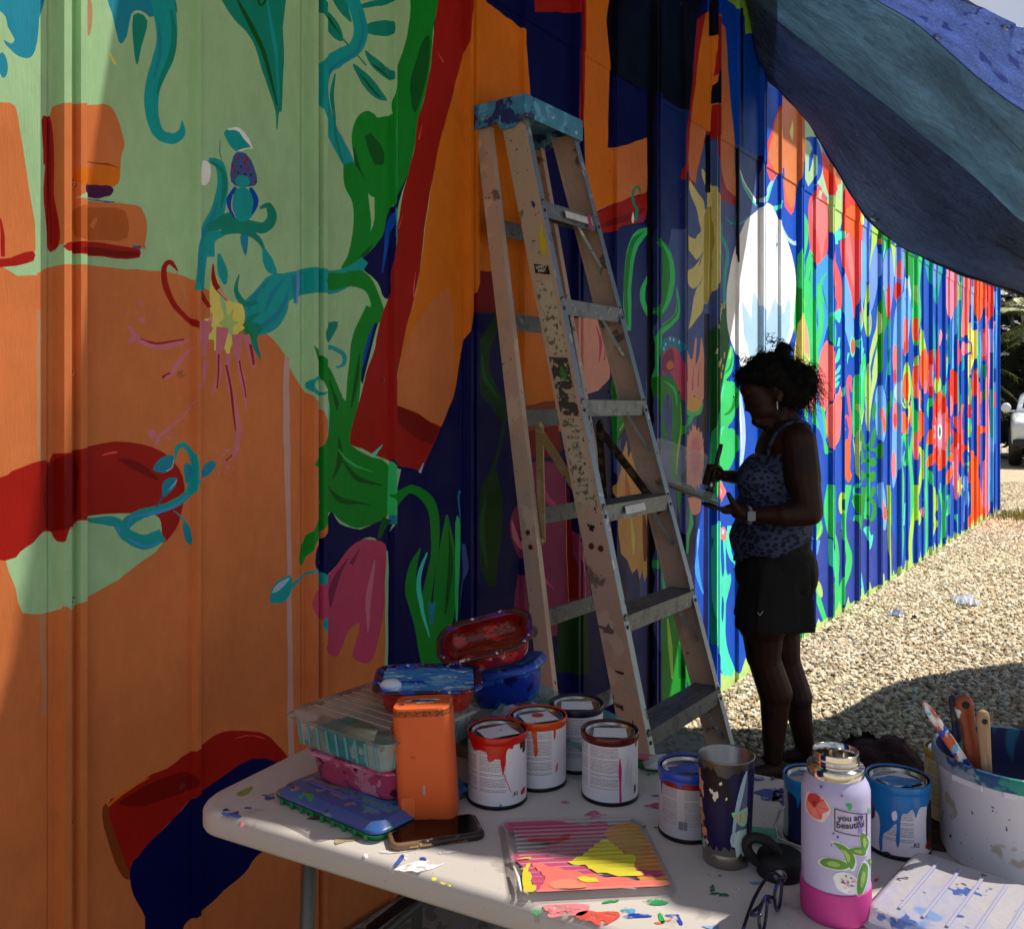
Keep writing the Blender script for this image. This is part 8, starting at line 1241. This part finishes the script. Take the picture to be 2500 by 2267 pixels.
# scrap items at the back edge of the table
bd_ = empty('painted_board', at_table(1585, 1868) + Vector((0, 0, 0)), 'flat pink and green painted board lying at the back edge of the table', 'board', rz=R(-28)); mb = MB(); mb.box((0, 0, .006), (.15, .05, .012)); bevel(mb.build('board', mat('pinkgreen', '1a7a3a', .5, layers=[('c8607a', 7, .50, 2, 3)]), bd_), .002); mb = MB(); mb.box((0, .0, .016), (.15, .03, .006)); bevel(mb.build('top_strip', mat('pink_strip', 'c86a80', .5), bd_), .002)
tu = empty('paint_tube', at_table(1572, 1882) + Vector((0, .01, 0)), 'small white crumpled paint tube behind the white-labelled can', 'paint tube', rz=R(20)); v, f = loft([rr(.05, .002, .0008, 0), rr(.046, .014, .004, .02), rr(.040, .022, .008, .05), rr(.016, .016, .007, .056)], True, True); o = obj('tube_body', v, f, mat('white_tube', 'd4d6d8', .4, layers=[('3a8a5a', 20, .66, 3, 3)]), tu, True); o.rotation_euler = (R(84), 0, R(70)); o.location = (0, 0, .012); v, f = lathe([(0, 0), (.008, 0), (.008, .012), (0, .012)], 14); o2 = obj('cap', v, f, mat('green_cap', '2a6a4a', .5), tu); o2.rotation_euler = (R(84), 0, R(70)); o2.location = (.050, -.018, .014)
wb_ = empty('dark_gap_sheet', at_table(2300, 2060), 'dark brown sheet added for the dark gap by the bucket, under the hidden can', 'board', rz=R(-20)); mb = MB(); mb.box((-.01, .02, .0035), (.10, .10, .006)); bevel(mb.build('board', mat('dark_gap_brown', '2a1c16', .7, layers=[('4a2a20', 9, .56, 4, 3, (1, 6, 1)), ('8a8a3a', 14, .72, 2, 6)]), wb_), .001)  # flat dark piece added to stand in for the gap beside the bucket
# ---------------------------------------------------------------- below the table and on the gravel
bn = empty('storage_bin', tp(-.62, 1.62, -TZ), 'black storage bin filled with scraps of plastic and paper, in the dark under the table', 'bin', rz=R(-28)); v, f = loft([rr(.52, .36, .05, 0), rr(.56, .40, .05, .34), rr(.60, .44, .05, .345), rr(.60, .44, .05, .36), rr(.54, .38, .05, .355), rr(.52, .36, .05, .22)], True, True); obj('bin_body', v, f, mat('black_bin', '0c0e0e', .6), bn, True)
rb2 = random.Random(8)
for i in range(9):
    mb = MB(); x, y = rb2.uniform(-.2, .2), rb2.uniform(-.14, .14); M_ = Euler((rb2.uniform(-.7, .7), rb2.uniform(-.7, .7), rb2.uniform(0, 3))).to_matrix(); V_ = [M_ @ Vector(((i_ - 2) * .045, (j_ - 2) * .03, .02 * mnoise.noise(Vector((i_, j_, i))))) for j_ in range(5) for i_ in range(5)]; F_ = [(j_ * 5 + i_, j_ * 5 + i_ + 1, (j_ + 1) * 5 + i_ + 1, (j_ + 1) * 5 + i_) for j_ in range(4) for i_ in range(4)]
    o = obj('scrap', V_, F_, mat('scrap_%d' % i, ('9aa0a4', '3a6a64', '6a5050', 'b0a8a8', '2a3a3a')[i % 5], .5), bn); o.location = (x, y, .33)
bg_ = empty('fuzzy_bag', (at(2125, 1860, 3.55).x, 3.55, 0), 'dark maroon fuzzy bag or towel heaped on the gravel behind the table', 'bag'); mb = MB(); rr2 = random.Random(12)
for c_, r_ in (((-.02, 0, .06), (.20, .15, .10)), ((.08, .02, .08), (.13, .14, .10)), ((-.12, -.02, .05), (.12, .12, .08)), ((.0, .05, .10), (.12, .10, .08))): mb.ball(c_, r_, 12)
o = mb.build('bag_mesh', None); rm = o.modifiers.new('r', 'REMESH'); rm.mode = 'VOXEL'; rm.voxel_size = .009; dg = bpy.context.evaluated_depsgraph_get(); hm = bpy.data.meshes.new_from_object(o.evaluated_get(dg)); bpy.data.objects.remove(o)
for v_ in hm.vertices: v_.co += v_.normal * (mnoise.noise(v_.co * 9) * .030 + mnoise.noise(v_.co * 22) * .010)
link('bag_body', hm, mat('dark_maroon_cloth', '1c0406', .95, layers=[('3a080c', 9, .56, 4, 3)], bump=(60, .006, 4)), bg_, True); fz = MB(); vs_ = hm.vertices
for i in range(3600):
    v_ = vs_[rr2.randrange(len(vs_))]
    if v_.co.z < .03: continue
    d_ = (v_.normal + Vector((rr2.uniform(-.7, .7), rr2.uniform(-.7, .7), rr2.uniform(-.4, .8)))).normalized() * rr2.uniform(.005, .014); u_ = d_.orthogonal().normalized() * .0009; fz.add([v_.co - u_, v_.co + u_, v_.co + d_], [(0, 1, 2)])
fo = fz.build('fuzz', mat('maroon_fuzz', '5a0c14', .9), bg_); tag(fo, kind='stuff')
# ================================================================ BACKGROUND: hedge, palms, fence, truck, litter
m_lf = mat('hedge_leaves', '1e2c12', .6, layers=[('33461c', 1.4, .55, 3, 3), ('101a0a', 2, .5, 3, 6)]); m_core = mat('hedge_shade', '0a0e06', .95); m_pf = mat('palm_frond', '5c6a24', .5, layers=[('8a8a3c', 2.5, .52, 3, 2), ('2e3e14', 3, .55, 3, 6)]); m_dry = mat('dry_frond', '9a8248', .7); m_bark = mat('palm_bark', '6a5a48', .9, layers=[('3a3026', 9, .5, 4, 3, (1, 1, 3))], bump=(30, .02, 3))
def leafcloud(mb, c, r, n, size, rd_):
    for i in range(n):
        d = Vector((rd_.gauss(0, 1), rd_.gauss(0, 1), rd_.gauss(0, 1))).normalized() * (rd_.random() ** .4); p = Vector(c) + Vector((d.x * r[0], d.y * r[1], d.z * r[2])) * (1 + .25 * mnoise.noise(d * 3 + Vector(c)))
        u = Vector((rd_.gauss(0, 1), rd_.gauss(0, 1), rd_.gauss(0, 1))).normalized(); v_ = u.orthogonal().normalized(); s_ = size * rd_.uniform(.6, 1.3); mb.add([p - u * s_, p + v_ * s_ * .4, p + u * s_, p - v_ * s_ * .4], [(0, 1, 2, 3)])
trd = random.Random(31)
labs = ['tall dark leafy tree directly behind the end of the painted wall', 'broad dark bush behind the front of the white truck', 'dark bushy tree further right behind the white truck', 'dark leafy tree out past the truck, thin at its top', 'low dark bush at the right end of the tree line', 'dark tree hidden behind the painted building corner', 'last dark tree of the row beyond the frame']
for i, (x, y, rx, h) in enumerate(((14.2, 28.0, 1.9, 6.4), (17.2, 28.6, 2.1, 5.6), (20.6, 28.2, 2.2, 6.2), (24.0, 28.8, 2.2, 5.4), (27.4, 28.2, 2.1, 4.6), (11.0, 28.4, 2.0, 6.0), (30.8, 28.8, 2.3, 6.2))):
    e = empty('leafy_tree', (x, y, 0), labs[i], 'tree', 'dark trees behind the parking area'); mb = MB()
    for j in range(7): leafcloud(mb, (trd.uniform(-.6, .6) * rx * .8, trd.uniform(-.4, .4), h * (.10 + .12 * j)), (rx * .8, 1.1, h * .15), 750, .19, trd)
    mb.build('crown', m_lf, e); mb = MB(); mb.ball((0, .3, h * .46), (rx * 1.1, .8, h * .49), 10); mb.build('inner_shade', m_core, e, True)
    mb = MB(); mb.tube([(0, 0, 0), (.1, .05, h * .3), (-.05, 0, h * .7)], [.16, .12, .05], 8); mb.build('trunk', m_bark, e, True)
def palm(x, y, h, nf, label, L=1.7, seed=1):
    rd_ = random.Random(seed); e = empty('palm_tree', (x, y, 0), label, 'palm', 'palms beside the parking area'); mb = MB(); mb.tube([(0, 0, 0), (.05, 0, h * .5), (0, 0, h)], [.16, .13, .12], 10); mb.build('trunk', m_bark, e, True)
    for i in range(nf):
        a = 2 * math.pi * i / nf + rd_.uniform(-.3, .3); el = rd_.uniform(-.5, 1.1); mb = MB(); pts = []
        for k in range(9):
            t = k / 8; pts.append(Vector((math.cos(a) * L * t * math.cos(el * (1 - .3 * t)), math.sin(a) * L * t * math.cos(el * (1 - .3 * t)), h + L * (math.sin(el) * t - .55 * t * t))))
        mb.tube(pts, [.018 - .0018 * k for k in range(9)], 4)
        for k in range(30):
            t = .12 + .88 * k / 30; f_ = t * 8; i0 = min(7, int(f_)); p = pts[i0].lerp(pts[i0 + 1], f_ - i0); tg = (pts[i0 + 1] - pts[i0]).normalized(); side = tg.cross(Vector((0, 0, 1))).normalized()
            for s_ in (-1, 1): d = (side * s_ + tg * .7 + Vector((0, 0, -.35 + rd_.uniform(-.15, .15)))).normalized() * L * .34 * (1 - .5 * abs(t - .4)); w_ = tg * .022; mb.add([p - w_, p + w_, p + d * .6 + w_ * .8, p + d], [(0, 1, 2, 3)])
        mb.build('frond', m_dry if rd_.random() < .2 else m_pf, e)
palm(15.3, 25.9, 4.0, 20, 'palm with yellow-green fronds just past the end of the painted wall', 2.0, 3); palm(16.9, 25.2, 2.9, 16, 'shorter palm with drooping fronds above the white truck', 1.9, 5); palm(19.4, 26.2, 4.4, 14, 'palm standing right of the white truck', 2.0, 8); palm(13.4, 26.6, 2.6, 12, 'low palm half hidden by the corner of the building', 1.6, 11)
m_fe = mat('dark_fence_metal', '181a1a', .5, .5); fe = empty('chain_fence', (11, 25.2, 0), 'low dark wire fence in front of the trees', 'fence')
for i in range(9): mb = MB(); mb.tube([(i * 1.2, 0, 0), (i * 1.2, 0, 1.15)], .03, 8); mb.build('post', m_fe, fe, True)
for z in (.08, .60, 1.12): mb = MB(); mb.tube([(0, 0, z), (9.6, 0, z)], .018, 6); mb.build('rail', m_fe, fe)
mb = MB()
for i in range(64): mb.tube([(i * .15, .01, .08), (i * .15, .01, 1.12)], .005, 3)
wo = mb.build('wires', m_fe, fe); tag(wo, kind='stuff')
# white pickup truck, seen from the front
tk = empty('pickup_truck', (14.36, 23.9, 0), 'white pickup truck parked facing the yard at the right edge', 'truck', rz=R(-29)); m_wp = mat('white_car_paint', 'd4d8da', .25, coat=.8); m_tyre = mat('tyre_rubber', '0c0c0c', .85); m_gl2 = mat('dark_window', '10161a', .05, spec=.8); m_pl = mat('black_trim', '101112', .5)
def sect(w_, z0, z1, r_, y, crown=.0, n=4):
    L_ = []
    for cx, cz, a0 in ((1, 1, 0), (-1, 1, 90), (-1, -1, 180), (1, -1, 270)):
        for k in range(n + 1): a = R(a0 + 90 * k / n); L_.append((cx * (w_ / 2 - r_) + r_ * math.cos(a), y, (z1 - r_ if cz > 0 else z0 + r_) + r_ * math.sin(a)))
    return L_
v, f = loft([sect(1.72, .62, 1.06, .14, -2.55), sect(1.92, .50, 1.16, .16, -2.42), sect(1.98, .46, 1.26, .18, -2.0), sect(2.0, .46, 1.32, .18, -1.2), sect(2.0, .46, 1.36, .16, -.9), sect(2.0, .46, 1.36, .14, 2.6), sect(1.96, .5, 1.34, .14, 2.75)], True, True); obj('body', v, f, m_wp, tk, True)
v, f = loft([sect(1.74, 1.34, 1.40, .03, -1.02), sect(1.62, 1.34, 1.80, .12, -.30), sect(1.58, 1.34, 1.88, .14, .1), sect(1.58, 1.34, 1.86, .14, 1.1), sect(1.66, 1.34, 1.40, .03, 1.45)], True, True); obj('cab', v, f, m_wp, tk, True)
obj('windshield', [(-.74, -.98, 1.42), (.74, -.98, 1.42), (.64, -.34, 1.80), (-.64, -.34, 1.80)], [(0, 1, 2, 3)], m_gl2, tk)
for s_ in (-1, 1):
    obj('side_window', [(s_ * .856, -.75, 1.42), (s_ * .835, -.25, 1.72), (s_ * .81, .95, 1.74), (s_ * .86, 1.2, 1.42)], [(0, 1, 2, 3)], m_gl2, tk)
    mr2 = MB(); mr2.ball((s_ * 1.10, -.82, 1.46), (.125, .07, .135), 8); mr2.box((s_ * .95, -.80, 1.38), (.18, .05, .05)); mo = mr2.build('wing_mirror', m_wp, tk, True); mb = MB(); mb.ball((s_ * 1.10, -.77, 1.46), (.10, .03, .11), 8); mb.build('mirror_glass', m_gl2, mo, True)
    mb = MB(); mb.ball((s_ * .80, -2.44, 1.03), (.15, .08, .07), 8); mb.build('headlight', mat('headlight_lens', 'b8c0c4', .08, spec=.8), tk, True)
    mb = MB(); mb.box((s_ * .985, -2.0, 1.20), (.02, .16, .05)); bevel(mb.build('side_marker', m_pl, tk), .008)
    for yy in (-1.65, 1.75):
        v, f = lathe([(.20, -.13), (.36, -.14), (.40, -.10), (.41, 0), (.40, .10), (.36, .14), (.20, .13)], 28); wl = obj('tyre', v, f, m_tyre, tk, True); wl.rotation_euler = (0, R(90), 0); wl.location = (s_ * .90, yy, .41); v, f = lathe([(0, .10), (.08, .11), (.16, .09), (.20, .12), (.21, .0), (.20, -.12), (.1, -.1), (0, -.10)], 20); obj('rim', v, f, m_met, wl, True)
        v, f = lathe([(.43, -.16), (.47, -.16), (.47, .14), (.43, .14)], 28); wa = obj('wheel_arch', v, f, m_pl, tk, True); wa.rotation_euler = (0, R(90), 0); wa.location = (s_ * .88, yy, .50)
mb = MB(); mb.box((0, -2.53, .92), (1.2, .06, .26)); bevel(mb.build('grille', m_pl, tk), .03); mb = MB(); mb.box((0, -2.58, .60), (1.9, .18, .20)); bevel(mb.build('bumper', m_pl, tk), .05)
# litter on the gravel
def crumple(name, u, v_, sx, sy, h, m, label, seed):
    D = EYE * FOC / (v_ - HOR); e = empty(name, ((u - 1250) / FOC * D, D, .012), label, 'litter', None, seed); V_ = []; F_ = []; n_ = 13
    for j in range(n_):
        for i in range(n_): x, y = (i / 12 - .5), (j / 12 - .5); q = 1 - min(1, (x * x + y * y) * 4) ** .5; V_.append((x * sx * (1 + .2 * mnoise.noise(Vector((x * 4, y * 4, seed)))), y * sy, h * (.35 + .65 * q) * abs(mnoise.noise(Vector((x * 6, y * 6, seed + 2)))) * 2.2))
    for j in range(n_ - 1):
        for i in range(n_ - 1): F_.append((j * n_ + i, j * n_ + i + 1, (j + 1) * n_ + i + 1, (j + 1) * n_ + i))
    obj('film', V_, F_, m, e)
crumple('plastic_wrapper', 2358, 1474, .15, .20, .09, mat('clear_film', 'e8ecf6', .12, alpha=.75, spec=.8), 'crumpled clear plastic wrapper lying on the sunlit gravel', 3); crumple('plastic_scrap', 2188, 1503, .08, .10, .035, mat('lilac_film', 'b8bcd8', .2, alpha=.8), 'small lilac scrap of plastic on the gravel left of the wrapper', 7); crumple('dark_leaf', 2232, 1510, .03, .04, .02, mat('dark_leaf_m', '2a2420', .8), 'tiny dark leaf on the gravel near the plastic scrap', 9); crumple('dark_leaf', 2022, 1542, .04, .03, .015, bpy.data.materials['dark_leaf_m'], 'small dark leaf near the foot of the painted wall', 5); crumple('dark_leaf', 1975, 1644, .03, .03, .02, bpy.data.materials['dark_leaf_m'], 'small dark leaf behind the legs of the woman', 6)
